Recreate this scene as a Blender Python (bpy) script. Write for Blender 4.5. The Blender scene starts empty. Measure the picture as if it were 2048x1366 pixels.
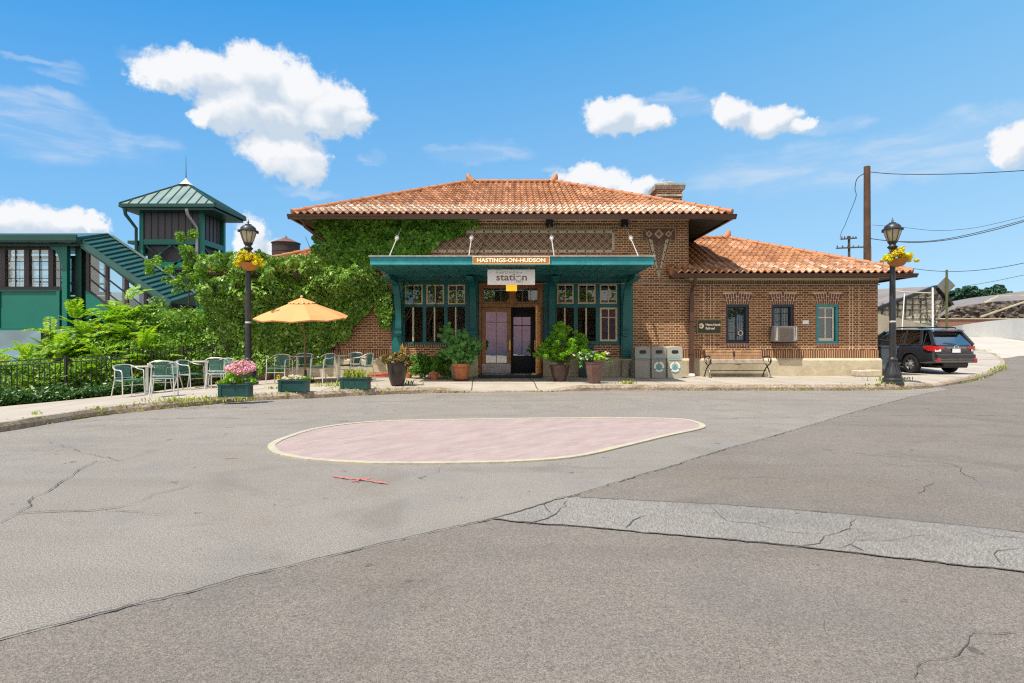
import bpy, bmesh, math, random
import numpy as np
from mathutils import Vector, Matrix, geometry
R = math.radians
PI = math.pi
S = 1138.0            # focal length in photo pixels (20 mm on a 36 mm wide frame, 2048 px)
EYE = 1.25
scene = bpy.context.scene
COL = scene.collection

# ------------------------------------------------------------------ camera
cam = bpy.data.cameras.new("camera")
camo = bpy.data.objects.new("camera", cam)
COL.objects.link(camo)
camo.location = (0, 0, EYE)
camo.rotation_euler = (R(90), 0, 0)
cam.sensor_width = 36.0
cam.lens = 36.0 * S / 2048.0
cam.clip_start = 0.05
cam.clip_end = 6000
scene.camera = camo

# ------------------------------------------------------------------ light
SUNV = Vector((-0.35, -0.33, 1.0)).normalized()      # towards the sun
sd = bpy.data.lights.new("sun", 'SUN')
sd.energy = 4.6
sd.angle = R(0.55)
sd.color = (1.0, 0.93, 0.82)
so = bpy.data.objects.new("sun", sd)
COL.objects.link(so)
so.rotation_euler = SUNV.to_track_quat('Z', 'Y').to_euler()
so.location = (-20, -20, 60)

scene.view_settings.view_transform = 'Standard'
scene.view_settings.look = 'None'
scene.view_settings.gamma = 1
scene.view_settings.exposure = 0.55
scene.cycles.use_denoising = False
scene.cycles.denoiser = 'OPENIMAGEDENOISE'
scene.cycles.denoising_input_passes = 'RGB_ALBEDO_NORMAL'
scene.cycles.denoising_prefilter = 'ACCURATE'
scene.cycles.pixel_filter_type = 'BLACKMAN_HARRIS'
scene.cycles.filter_width = 1.2
scene.cycles.adaptive_threshold = 0.004
scene.cycles.max_bounces = 8
scene.cycles.transparent_max_bounces = 16
scene.cycles.sample_clamp_indirect = 6.0

class N:
    """small node-graph helper"""
    def __init__(s, nt):
        s.nt = nt
    def new(s, t, **kw):
        n = s.nt.nodes.new(t)
        for k, v in kw.items():
            setattr(n, k, v)
        return n
    def link(s, a, b):
        s.nt.links.new(a, b)
    def put(s, sock, v):
        if hasattr(v, 'is_output') or isinstance(v, bpy.types.NodeSocket):
            s.nt.links.new(v, sock)
        else:
            sock.default_value = v
    def math(s, op, a, b=None, c=None, clamp=False):
        n = s.new('ShaderNodeMath', operation=op)
        n.use_clamp = clamp
        s.put(n.inputs[0], a)
        if b is not None: s.put(n.inputs[1], b)
        if c is not None: s.put(n.inputs[2], c)
        return n.outputs[0]
    def mix(s, f, a, b, blend='MIX'):
        n = s.new('ShaderNodeMix', data_type='RGBA', blend_type=blend)
        s.put(n.inputs[0], f)
        s.put(n.inputs[6], a if not isinstance(a, tuple) else (*a[:3], 1))
        s.put(n.inputs[7], b if not isinstance(b, tuple) else (*b[:3], 1))
        return n.outputs[2]
    def noise(s, vec, scale, detail=4, rough=0.55, dist=0.0):
        n = s.new('ShaderNodeTexNoise')
        s.put(n.inputs['Vector'], vec)
        n.inputs['Scale'].default_value = scale
        n.inputs['Detail'].default_value = detail
        n.inputs['Roughness'].default_value = rough
        n.inputs['Distortion'].default_value = dist
        return n.outputs[0]
    def rng(s, v, a, b, c=0.0, d=1.0, smooth=False):
        n = s.new('ShaderNodeMapRange')
        if smooth: n.interpolation_type = 'SMOOTHSTEP'
        s.put(n.inputs[0], v)
        n.inputs[1].default_value = a; n.inputs[2].default_value = b
        n.inputs[3].default_value = c; n.inputs[4].default_value = d
        return n.outputs[0]
    def sep(s, v):
        n = s.new('ShaderNodeSeparateXYZ'); s.put(n.inputs[0], v); return n.outputs
    def comb(s, x, y, z):
        n = s.new('ShaderNodeCombineXYZ')
        s.put(n.inputs[0], x); s.put(n.inputs[1], y); s.put(n.inputs[2], z)
        return n.outputs[0]
    def pos(s):
        return s.new('ShaderNodeNewGeometry').outputs['Position']
    def bump(s, h, strength=0.3, dist=0.02):
        n = s.new('ShaderNodeBump')
        n.inputs['Strength'].default_value = strength
        n.inputs['Distance'].default_value = dist
        s.put(n.inputs['Height'], h)
        return n.outputs[0]

# ------------------------------------------------------------------ sky: Nishita with cumulus clouds laid out by azimuth and elevation
world = bpy.data.worlds.new("World")
scene.world = world
world.use_nodes = True
wn = N(world.node_tree)
world.node_tree.nodes.clear()
wout = wn.new('ShaderNodeOutputWorld')
bg = wn.new('ShaderNodeBackground')
wn.link(bg.outputs[0], wout.inputs[0])
sky = wn.new('ShaderNodeTexSky')
sky.sky_type = 'NISHITA'
sky.sun_disc = False
sky.sun_elevation = math.asin(SUNV.z)
sky.sun_rotation = math.atan2(SUNV.x, SUNV.y) % (2 * PI)
sky.altitude = 50
sky.air_density = 1.0
sky.dust_density = 0.35
sky.ozone_density = 3.0
tc = wn.new('ShaderNodeTexCoord').outputs['Generated']
dx, dy, dz = wn.sep(tc)
az = wn.math('ARCTAN2', dx, dy)
hyp = wn.math('SQRT', wn.math('ADD', wn.math('MULTIPLY', dx, dx), wn.math('MULTIPLY', dy, dy)))
el = wn.math('ARCTAN2', dz, hyp)
uv = wn.comb(az, el, 0.0)
warp = wn.new('ShaderNodeTexNoise')
wn.link(uv, warp.inputs['Vector'])
warp.inputs['Scale'].default_value = 14.0
warp.inputs['Detail'].default_value = 8
warp.inputs['Roughness'].default_value = 0.6
wx, wy, wz = wn.sep(warp.outputs['Color'])
azw = wn.math('ADD', az, wn.math('MULTIPLY', wn.math('SUBTRACT', wx, 0.5), 0.085))
elw = wn.math('ADD', el, wn.math('MULTIPLY', wn.math('SUBTRACT', wy, 0.5), 0.06))
def field(blobs, a, e):
    acc = None
    for (px, py, rx, ry) in blobs:
        t = (px - 1024) / S
        a0 = math.atan(t)
        k = math.sqrt(1 + t * t)
        e0 = math.atan((683 - py) / S / k)
        ra = rx / S * math.cos(a0) ** 2
        re = ry / S / k
        u = wn.math('DIVIDE', wn.math('SUBTRACT', a, a0), ra)
        v = wn.math('DIVIDE', wn.math('SUBTRACT', e, e0), re)
        r2 = wn.math('ADD', wn.math('MULTIPLY', u, u), wn.math('MULTIPLY', v, v))
        f = wn.math('SUBTRACT', 1.0, r2)
        acc = f if acc is None else wn.math('SMOOTH_MAX', acc, f, 0.25)
    return acc
CUM = [(560,232,95,40),(450,228,60,36),(640,240,60,30),(400,148,95,42),(330,152,60,26),(520,150,95,52),(590,185,80,52),(655,215,80,42),(705,243,46,30),(480,215,85,50),(405,236,34,18),
       (572,306,84,42),(605,330,52,34),
       (30,442,120,46),(130,450,80,30),(195,455,30,24),
       (1225,228,58,34),(1290,238,60,24),(1470,226,50,30),(1540,240,62,30),(1600,252,30,16),
       (1180,358,70,30),(1245,376,76,22),(2040,290,50,46),(500,492,34,60),(545,500,44,26),]
cf = field(CUM, azw, elw)
fine = wn.noise(uv, 36.0, 8, 0.68)
cf2 = wn.math('ADD', cf, wn.math('MULTIPLY', wn.math('SUBTRACT', fine, 0.5), 2.3))
cmask = wn.rng(cf2, -0.42, 0.42, 0, 1, True)
# thin veils
wf = field([(1395,212,60,24),(1693,243,48,22),(1960,240,90,18),(1640,256,60,20),(570,262,120,18),(90,262,270,66),(60,205,160,34),(240,272,140,22),(960,305,130,26),(60,110,80,8),(135,138,52,24),(120,150,60,16),(748,313,26,16),(735,316,40,12),(300,120,60,22),(430,240,60,20),(1330,200,120,20),(1650,250,120,16),(620,380,90,14),(1120,340,50,14),(1960,250,150,50),(1700,330,500,60)], azw, elw)
wns = wn.noise(wn.comb(az, wn.math('MULTIPLY', el, 4.5), 2.0), 9.0, 6, 0.6, 0.4)
wmask = wn.math('MULTIPLY', wn.rng(wf, 0.0, 0.9, 0, 1, True), wn.rng(wns, 0.38, 0.72, 0.1, 0.5, True))
bodyn = wn.noise(uv, 16.0, 5, 0.55)
cfl = field(CUM, wn.math('SUBTRACT', azw, 0.010), wn.math('ADD', elw, 0.020))
lit = wn.rng(wn.math('SUBTRACT', cf, cfl), -0.45, 0.75, 0, 1)
shade = wn.math('ADD', wn.math('MULTIPLY', bodyn, 0.55), wn.math('MULTIPLY', lit, 0.45))
ccol = wn.mix(wn.rng(shade, 0.34, 0.58), (3.9, 4.55, 5.3), (6.05, 6.15, 6.3))
hs = wn.new('ShaderNodeHueSaturation')
hs.inputs['Saturation'].default_value = 1.42
hs.inputs['Value'].default_value = 1.0
hs.inputs['Hue'].default_value = 0.487
wn.link(sky.outputs[0], hs.inputs['Color'])
elc = wn.rng(el, 0.0, 0.62)
tint = wn.mix(wn.rng(az, -0.8, 0.8), (0.62, 1.12, 1.42), (1.10, 1.28, 1.36))
skyc = wn.mix(1.0, hs.outputs[0], tint, 'MULTIPLY')
grad_h = wn.mix(wn.rng(az, -0.8, 0.8), (2.2, 4.1, 5.85), (3.3, 4.75, 6.05))
grad_t = wn.mix(wn.rng(az, -0.8, 0.8), (0.05, 1.95, 5.2), (0.95, 3.2, 5.75))
grad = wn.mix(wn.rng(el, 0.04, 0.55), grad_h, grad_t)
skyc = wn.mix(0.85, skyc, grad)
skyc = wn.mix(wmask, skyc, (5.0, 5.3, 5.8))
# unseen bright cloud added behind the camera to lift and warm the shade
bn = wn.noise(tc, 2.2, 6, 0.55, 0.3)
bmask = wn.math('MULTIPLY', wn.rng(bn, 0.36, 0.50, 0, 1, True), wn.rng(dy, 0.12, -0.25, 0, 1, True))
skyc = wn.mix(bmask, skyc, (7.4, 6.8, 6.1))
skyc = wn.mix(cmask, skyc, ccol)
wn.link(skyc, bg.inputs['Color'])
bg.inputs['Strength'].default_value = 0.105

# ------------------------------------------------------------------ mesh helpers
class MB:
    def __init__(s):
        s.v = []; s.f = []; s.m = []
    def add(s, vs, fs, m=0):
        b = len(s.v)
        s.v.extend([tuple(p) for p in vs])
        for f in fs:
            s.f.append(tuple(b + i for i in f)); s.m.append(m)
        return s
    def box(s, x0, x1, y0, y1, z0, z1, m=0):
        vs = [(x0,y0,z0),(x1,y0,z0),(x1,y1,z0),(x0,y1,z0),(x0,y0,z1),(x1,y0,z1),(x1,y1,z1),(x0,y1,z1)]
        return s.add(vs, [(0,3,2,1),(4,5,6,7),(0,1,5,4),(1,2,6,5),(2,3,7,6),(3,0,4,7)], m)
    def bar(s, a, b, w, h=None, m=0, up=(0,0,1)):
        """rectangular bar from a to b, w across, h along up"""
        h = w if h is None else h
        a = Vector(a); b = Vector(b); d = (b - a).normalized()
        u = Vector(up)
        if abs(d.dot(u)) > 0.98: u = Vector((0,1,0))
        r = d.cross(u).normalized(); u = r.cross(d).normalized()
        vs = []
        for p in (a, b):
            for sx, sz in ((-1,-1),(1,-1),(1,1),(-1,1)):
                vs.append(p + r*sx*w/2 + u*sz*h/2)
        return s.add(vs, [(0,1,2,3)[::-1],(4,5,6,7),(0,1,5,4),(1,2,6,5),(2,3,7,6),(3,0,4,7)], m)
    def tube(s, pts, r, n=8, m=0, closed=False, cap=True):
        pts = [Vector(p) for p in pts]
        k = len(pts)
        rr = r if isinstance(r, (list, tuple)) else [r]*k
        rings = []
        prev = None
        for i, p in enumerate(pts):
            if closed: d = pts[(i+1) % k] - pts[i-1]
            elif i == 0: d = pts[1]-pts[0]
            elif i == k-1: d = pts[-1]-pts[-2]
            else: d = pts[i+1]-pts[i-1]
            d = d.normalized() if d.length > 1e-9 else Vector((0,0,1))
            if prev is None:
                u = Vector((0,0,1)) if abs(d.z) < 0.9 else Vector((1,0,0))
                u = (u - d*u.dot(d)).normalized()
            else:
                u = prev - d*prev.dot(d)
                u = u.normalized() if u.length > 1e-6 else Vector((1,0,0))
            prev = u
            w = d.cross(u)
            rings.append([p + (u*math.cos(2*PI*j/n) + w*math.sin(2*PI*j/n))*rr[i] for j in range(n)])
        vs = [q for ring in rings for q in ring]
        fs = []
        segs = k if closed else k-1
        for i in range(segs):
            a = i*n; b = ((i+1) % k)*n
            for j in range(n):
                j2 = (j+1) % n
                fs.append((a+j, a+j2, b+j2, b+j))
        if not closed and cap:
            fs.append(tuple(range(n))[::-1]); fs.append(tuple((k-1)*n + j for j in range(n)))
        return s.add(vs, fs, m)
    def lathe(s, prof, c=(0,0,0), n=24, m=0, sq=None):
        """prof: (radius, z) from bottom to top"""
        vs = []
        for (r, z) in prof:
            for j in range(n):
                a = 2*PI*j/n + (PI/n if n <= 8 else 0)
                vs.append((c[0]+r*math.cos(a), c[1]+r*math.sin(a), c[2]+z))
        fs = []
        for i in range(len(prof)-1):
            for j in range(n):
                j2 = (j+1) % n
                fs.append((i*n+j, i*n+j2, (i+1)*n+j2, (i+1)*n+j))
        fs.append(tuple(range(n))[::-1]); fs.append(tuple((len(prof)-1)*n+j for j in range(n)))
        return s.add(vs, fs, m)
    def prism_y(s, poly, y0, y1, m=0):
        """poly: list of (x, z), counter-clockwise seen from -Y; extruded along Y"""
        n = len(poly)
        vs = [(x, y0, z) for x, z in poly] + [(x, y1, z) for x, z in poly]
        fs = [tuple(range(n)), tuple(range(n, 2*n))[::-1]] + [(i, n+i, n+(i+1)%n, (i+1)%n) for i in range(n)]
        return s.add(vs, fs, m)
    def prism_x(s, poly, x0, x1, m=0):
        n = len(poly)
        vs = [(x0, y, z) for y, z in poly] + [(x1, y, z) for y, z in poly]
        fs = [tuple(range(n))[::-1], tuple(range(n, 2*n))] + [(i, (i+1)%n, n+(i+1)%n, n+i) for i in range(n)]
        return s.add(vs, fs, m)
    def prism_z(s, poly, z0, z1, m=0):
        n = len(poly)
        vs = [(x, y, z0) for x, y in poly] + [(x, y, z1) for x, y in poly]
        fs = [tuple(range(n))[::-1], tuple(range(n, 2*n))] + [(i, (i+1)%n, n+(i+1)%n, n+i) for i in range(n)]
        return s.add(vs, fs, m)
    def xform(s, mat, start=0):
        for i in range(start, len(s.v)):
            s.v[i] = tuple(mat @ Vector(s.v[i]))
        return s

def build(name, mb, mats, parent=None, world=True, smooth=False, bevel=0.0, subsurf=0):
    """link mb as ONE mesh object; under a parent, world coordinates are moved into the root's frame"""
    me = bpy.data.meshes.new(name)
    vs = mb.v
    if parent is not None and world:
        r = parent
        while r.parent: r = r.parent
        o = r.location
        vs = [(p[0]-o.x, p[1]-o.y, p[2]-o.z) for p in vs]
    me.from_pydata(vs, [], mb.f)
    if not isinstance(mats, (list, tuple)): mats = [mats]
    for q in mats: me.materials.append(q)
    if len(mats) > 1: me.polygons.foreach_set('material_index', mb.m)
    if smooth:
        me.polygons.foreach_set('use_smooth', [True]*len(me.polygons))
        me.update()
        if smooth != 'all':
            me.set_sharp_from_angle(angle=R(38))
    me.update()
    o = bpy.data.objects.new(name, me)
    COL.objects.link(o)
    if parent is not None: o.parent = parent
    if bevel:
        b = o.modifiers.new('bevel', 'BEVEL'); b.width = bevel; b.segments = 2; b.limit_method = 'ANGLE'; b.angle_limit = R(40)
    if subsurf:
        b = o.modifiers.new('sub', 'SUBSURF'); b.levels = subsurf; b.render_levels = subsurf
    return o
def tag(o, label=None, cat=None, group=None, kind=None):
    if label: o['label'] = label
    if cat: o['category'] = cat
    if group: o['group'] = group
    if kind: o['kind'] = kind
    return o
def thing(name, label, cat, loc=(0,0,0), rz=0.0, group=None):
    o = bpy.data.objects.new(name, None)
    COL.objects.link(o)
    o.location = loc; o.rotation_euler = (0, 0, rz)
    o.empty_display_size = 0.2
    return tag(o, label, cat, group)
def dup(root, loc, rz, label=None):
    r = root.copy(); COL.objects.link(r); r.location = loc; r.rotation_euler = (0,0,rz)
    if label: r['label'] = label
    for ch in root.children:
        c = ch.copy(); COL.objects.link(c); c.parent = r
        for g in ch.children:
            d = g.copy(); COL.objects.link(d); d.parent = c
    return r
def text_mb(txt, size, x, y, z, depth=0.004, align='CENTER', bold=0.0, m=0, mb=None, spacing=1.0, rz=0.0, rot=None):
    """lettering as mesh, standing upright and facing -Y"""
    cu = bpy.data.curves.new('t', 'FONT')
    cu.body = txt; cu.size = size; cu.extrude = depth/2; cu.align_x = align; cu.align_y = 'CENTER'
    cu.offset = bold; cu.space_character = spacing; cu.resolution_u = 3
    o = bpy.data.objects.new('t', cu); COL.objects.link(o)
    dg = bpy.context.evaluated_depsgraph_get(); dg.update()
    me = bpy.data.meshes.new_from_object(o.evaluated_get(dg))
    mb = mb or MB()
    M = Matrix.Translation((x, y, z)) @ Matrix.Rotation(rz, 4, 'Z') @ Matrix.Rotation(R(90), 4, 'X')
    if rot is not None: M = Matrix.Translation((x, y, z)) @ rot
    mb.add([M @ v.co for v in me.vertices], [tuple(p.vertices) for p in me.polygons], m)
    bpy.data.objects.remove(o); bpy.data.curves.remove(cu); bpy.data.meshes.remove(me)
    return mb
def at(px, py, Y):
    return Vector(((px-1024)*Y/S, Y, EYE-(py-683)*Y/S))
def X_(px, Y): return (px-1024)*Y/S
def Z_(py, Y): return EYE-(py-683)*Y/S
def sstep(a, b, x):
    t = min(1.0, max(0.0, (x-a)/(b-a))); return t*t*(3-2*t)
def interp(x, xs, ys):
    return float(np.interp(x, xs, ys))
FX = [-40, -13.5, -11.1, -9.8, -9.15, -8.6]
FYS = [12.0, 15.0, 16.5, 17.5, 18.3, 27.0]
def gz(x, y):
    z = 0.0
    if x < -5: z -= interp(-x, [5,6.5,8,10,12,14,16,25,40], [0,.03,.12,.30,.47,.6,.7,1.0,1.2])
    z += interp(y, [20.5,28,38,60], [0,.5,1.55,1.7]) * sstep(12.5, 15.5, x)
    d = y - (interp(x, FX, FYS) if x < -8.6 else 27.0)
    z -= 4*sstep(.4, 5.5, d)*(1-sstep(11, 13, x))
    z -= 7*sstep(90, 120, y)*(1-sstep(60, 110, x))
    return z
def GH(px, py, off=0.0):
    """world point where the ray of a photo pixel meets the ground raised by off"""
    y = 1.2
    while y < 80:
        p = at(px, py, y)
        if p.z <= gz(p.x, y) + off: return p
        y += 0.02
    return at(px, py, 80)
rnd = random.Random(7)
nrng = np.random.default_rng(11)
# ------------------------------------------------------------------ materials
def newmat(name):
    m = bpy.data.materials.new(name); m.use_nodes = True
    nt = m.node_tree
    b = nt.nodes['Principled BSDF']
    return m, N(nt), b
def mat(name, col, rough=0.6, metal=0.0, var=0.18, scale=6.0, bump=0.0, bscale=60.0, dirt=None, spec=0.5, coat=0.0):
    m, n, b = newmat(name)
    tcn = n.new('ShaderNodeTexCoord').outputs['Object']
    nz = n.noise(tcn, scale, 5, 0.6)
    dark = tuple(c*(1-var) for c in col); lite = tuple(min(1, c*(1+var)) for c in col)
    c = n.mix(n.rng(nz, 0.3, 0.7), dark, lite)
    if dirt:
        dn = n.noise(tcn, dirt[1], 6, 0.7)
        c = n.mix(n.rng(dn, dirt[2], dirt[2]+0.14, 0, dirt[3] if len(dirt) > 3 else 0.8), c, dirt[0])
    n.link(c, b.inputs['Base Color'])
    rn = n.rng(nz, 0.3, 0.7, max(0.02, rough*0.85), min(1, rough*1.15))
    n.link(rn, b.inputs['Roughness'])
    b.inputs['Metallic'].default_value = metal
    b.inputs['Specular IOR Level'].default_value = spec
    b.inputs['Coat Weight'].default_value = coat
    if bump:
        n.link(n.bump(n.noise(tcn, bscale, 4, 0.6), bump, 0.01), b.inputs['Normal'])
    return m
M = {}
M['teal'] = mat('teal_paint', (0.005, 0.115, 0.118), 0.45, var=0.22, scale=3, dirt=((0.10,0.22,0.24), 30, 0.66, .5))
M['teal_light'] = mat('teal_fascia', (0.014, 0.23, 0.265), 0.45, var=0.2, scale=4, dirt=((0.45,0.52,0.52), 22, 0.60, .8))
M['bridge_green'] = mat('bridge_green_paint', (0.003, 0.150, 0.115), 0.42, var=0.10, scale=0.8)
M['bridge_dark'] = mat('bridge_dark_green', (0.006, 0.055, 0.045), 0.4, var=0.12, scale=1)
M['bridge_roof'] = mat('bridge_roof_metal', (0.05, 0.13, 0.12), 0.32, metal=0.35, var=0.1, scale=1)
M['tower_roof'] = mat('tower_roof_metal', (0.17, 0.235, 0.22), 0.4, metal=0.3, var=0.08, scale=1)
M['mauve'] = mat('brown_metal', (0.045, 0.033, 0.036), 0.45, var=0.1, scale=1)
M['panelgrey'] = mat('grey_metal_panel', (0.060, 0.055, 0.070), 0.5, var=0.15, scale=1.5)
M['cream'] = mat('cream_paint', (0.62, 0.50, 0.31), 0.5, var=0.07)
M['cream_w'] = mat('pale_cream_paint', (0.68, 0.62, 0.48), 0.5, var=0.06)
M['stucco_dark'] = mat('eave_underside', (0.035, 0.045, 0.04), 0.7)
M['gutter'] = mat('brown_gutter', (0.075, 0.035, 0.026), 0.38, var=0.15, scale=3)
M['wood'] = mat('varnished_wood', (0.30, 0.125, 0.035), 0.35, var=0.35, scale=7, bump=0.1)
M['wood_lit'] = mat('sunlit_wood_tone', (0.62, 0.30, 0.09), 0.35, var=0.3, scale=9)  # brighter copy of the door wood, sunlit look put into the colour
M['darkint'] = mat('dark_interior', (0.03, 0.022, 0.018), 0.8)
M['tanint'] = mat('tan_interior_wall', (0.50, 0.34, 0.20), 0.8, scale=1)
M['black'] = mat('black_metal', (0.012, 0.012, 0.013), 0.4)
M['iron'] = mat('lamp_iron', (0.022, 0.024, 0.028), 0.42, var=0.3, scale=10, bump=0.15)
M['fence_iron'] = mat('fence_iron', (0.018, 0.020, 0.020), 0.5)
M['alu'] = mat('brushed_aluminium', (0.72, 0.72, 0.70), 0.32, metal=0.6, var=0.06)
M['steel'] = mat('grey_steel', (0.35, 0.35, 0.36), 0.35, metal=0.6)
M['white'] = mat('white_paint', (0.75, 0.75, 0.73), 0.5, var=0.06)
M['brass'] = mat('brass', (0.75, 0.50, 0.12), 0.25, metal=0.8)
M['brown_plastic'] = mat('brown_glazed_pot', (0.060, 0.034, 0.027), 0.28, var=0.25, scale=5)
M['plum_pot'] = mat('plum_glazed_pot', (0.115, 0.062, 0.055), 0.35, var=0.25, scale=9, dirt=((0.5,0.42,0.38), 14, 0.68, .5))
M['vase'] = mat('dark_tall_pot', (0.038, 0.026, 0.024), 0.25, var=0.2, scale=5)
M['terracotta'] = mat('terracotta', (0.42, 0.145, 0.060), 0.75, var=0.25, scale=12, dirt=((0.6,0.45,0.34), 9, 0.6, .5), bump=0.2)
M['soil'] = mat('soil', (0.03, 0.02, 0.012), 0.95, bump=0.5)
M['trough'] = mat('green_planter_plastic', (0.008, 0.060, 0.055), 0.4, var=0.2)
M['bin'] = mat('greige_bin_plastic', (0.36, 0.35, 0.30), 0.5, var=0.07, scale=4)
M['bin_dark'] = mat('greige_bin_plastic_darker', (0.26, 0.255, 0.23), 0.5, var=0.07, scale=4)
M['bin_green'] = mat('dark_green_bin', (0.005, 0.03, 0.028), 0.4)
M['bluebin'] = mat('slate_blue_plastic', (0.095, 0.125, 0.165), 0.45, var=0.1, scale=3)
M['hose'] = mat('red_hose', (0.42, 0.08, 0.05), 0.5)
M['sign_orange'] = mat('orange_sign_paint', (0.42, 0.18, 0.022), 0.4, var=0.12)
M['sign_white'] = mat('white_sign_face', (0.90, 0.87, 0.85), 0.4, var=0.02)
M['sign_cream'] = mat('sign_lettering_cream', (0.90, 0.80, 0.62), 0.5, var=0.03)
M['sign_brown'] = mat('sign_lettering_brown', (0.19, 0.12, 0.10), 0.5, var=0.05)
M['sign_grey'] = mat('sign_lettering_grey', (0.33, 0.31, 0.29), 0.5, var=0.05)
M['sign_olive'] = mat('olive_sign_face', (0.035, 0.034, 0.018), 0.35)
M['cyan'] = mat('cyan_sticker', (0.10, 0.42, 0.50), 0.5, var=0.05)
M['umbrella'] = mat('apricot_canvas', (0.60, 0.285, 0.105), 0.8, var=0.06, scale=2)
M['umb_pole'] = mat('umbrella_wood', (0.20, 0.10, 0.05), 0.5)
M['chair_green'] = mat('green_woven_plastic', (0.055, 0.165, 0.135), 0.55, var=0.15, scale=30)
M['marble'] = mat('table_top', (0.42, 0.36, 0.31), 0.4, var=0.25, scale=10)
M['stone_block'] = mat('stone_block', (0.42, 0.37, 0.30), 0.85, var=0.3, bump=0.5, bscale=25)
M['pole_wood'] = mat('utility_pole_wood', (0.085, 0.045, 0.026), 0.85, var=0.45, scale=2.5, bump=0.6, bscale=20)
M['rust'] = mat('rusted_tank', (0.035, 0.022, 0.020), 0.7, var=0.5, scale=1.2, dirt=((0.16,0.05,0.025), 0.8, 0.58, .7))
M['rustroof'] = mat('rusted_roof', (0.13, 0.065, 0.05), 0.7, var=0.3, scale=1)
M['wire'] = mat('cable_rubber', (0.02, 0.02, 0.022), 0.6)
M['ac'] = mat('air_conditioner_case', (0.12, 0.112, 0.108), 0.5, var=0.15, dirt=((0.09,0.055,0.035), 10, 0.6, .6))
M['ac_l'] = mat('air_conditioner_side', (0.33, 0.33, 0.32), 0.5)
M['grille'] = mat('air_conditioner_grille', (0.15, 0.115, 0.09), 0.7)
M['benchwood'] = mat('bench_slat_wood', (0.27, 0.150, 0.075), 0.55, var=0.4, scale=5, bump=0.25)
M['benchgrey'] = mat('weathered_bench_slat', (0.30, 0.25, 0.20), 0.6, var=0.3, scale=5, bump=0.25)
M['clothdark'] = mat('curtain', (0.23, 0.17, 0.085), 0.9, var=0.3, scale=12)
M['navy'] = mat('navy_window_paint', (0.012, 0.022, 0.045), 0.4)
M['carpaint'] = mat('charcoal_car_paint', (0.030, 0.032, 0.042), 0.26, metal=0.35, var=0.02, coat=1.0)
M['cladding'] = mat('grey_car_cladding', (0.11, 0.105, 0.10), 0.45, metal=0.2)
M['tyre'] = mat('tyre_rubber', (0.014, 0.014, 0.014), 0.8)
M['chrome'] = mat('chrome', (0.8, 0.8, 0.82), 0.12, metal=1.0, var=0.02)
M['plate'] = mat('number_plate', (0.75, 0.78, 0.82), 0.4, var=0.04)
M['asph_shingle'] = mat('weathered_roof_sheet', (0.17, 0.155, 0.150), 0.85, var=0.2, scale=0.5)
M['pinkwall'] = mat('pink_stucco', (0.88, 0.36, 0.30), 0.8, scale=0.7)
M['peach'] = mat('peach_band', (0.72, 0.42, 0.22), 0.7, scale=0.7)
M['beigewall'] = mat('beige_concrete', (0.48, 0.42, 0.31), 0.85, var=0.15, scale=0.8)
M['parapet'] = mat('pale_bridge_concrete', (0.52, 0.52, 0.49), 0.75, var=0.09, scale=0.35, dirt=((0.45,0.42,0.36), 0.8, 0.6, .35))
M['redpaint'] = mat('red_marking_paint', (0.58, 0.10, 0.075), 0.9, var=0.35, scale=40)
M['seam'] = mat('seam_tar', (0.065, 0.058, 0.052), 0.8, var=0.3, scale=20)
M['clay_dark'] = mat('clay_underlay', (0.13, 0.05, 0.028), 0.85)
M['petunia'] = mat('yellow_petals', (0.85, 0.62, 0.02), 0.6, var=0.2, scale=30)
M['coir'] = mat('coir_basket', (0.40, 0.17, 0.04), 0.9, var=0.3, scale=40, bump=0.6)

def emis(name, col, e):
    m, n, b = newmat(name)
    b.inputs['Base Color'].default_value = (*col, 1)
    b.inputs['Emission Color'].default_value = (*col, 1)
    b.inputs['Emission Strength'].default_value = e
    return m
M['lantern_glow'] = emis('lit_amber_shade', (1.0, 0.52, 0.03), 0.55)
M['taillight'] = mat('red_tail_lens', (0.45, 0.015, 0.015), 0.12, coat=1.0, var=0.1)
M['lamp_glass'] = mat('frosted_lamp_glass', (0.40, 0.36, 0.24), 0.2, var=0.25, scale=8, coat=0.5)

def glassmat(name, refl=0.3, tint=(0.75, 0.8, 0.8), rough=0.01):
    m = bpy.data.materials.new(name); m.use_nodes = True
    nt = m.node_tree; n = N(nt)
    out = nt.nodes['Material Output']; nt.nodes.remove(nt.nodes['Principled BSDF'])
    tr = n.new('ShaderNodeBsdfTransparent'); tr.inputs[0].default_value = (*tint, 1)
    gl = n.new('ShaderNodeBsdfGlossy'); gl.inputs['Roughness'].default_value = rough
    gl.inputs[0].default_value = (0.95, 0.97, 1.0, 1)
    fr = n.new('ShaderNodeFresnel'); fr.inputs[0].default_value = 1.5
    f = n.math('ADD', n.math('MULTIPLY', fr.outputs[0], 1.0 - refl), refl, clamp=True)
    mx = n.new('ShaderNodeMixShader')
    n.link(f, mx.inputs[0]); n.link(tr.outputs[0], mx.inputs[1]); n.link(gl.outputs[0], mx.inputs[2])
    nz = n.noise(n.new('ShaderNodeTexCoord').outputs['Object'], 2.0, 2)
    n.link(n.bump(nz, 0.04, 0.02), gl.inputs['Normal'])
    n.link(mx.outputs[0], out.inputs[0])
    return m
M['glass'] = glassmat('window_glass', 0.05)
M['doorglass'] = glassmat('door_glass', 0.55)
M['bridgeglass'] = glassmat('walkway_glass', 0.06, (0.85, 0.92, 0.92))
M['carglass'] = glassmat('car_glass', 0.35, (0.12, 0.14, 0.15))

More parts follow.
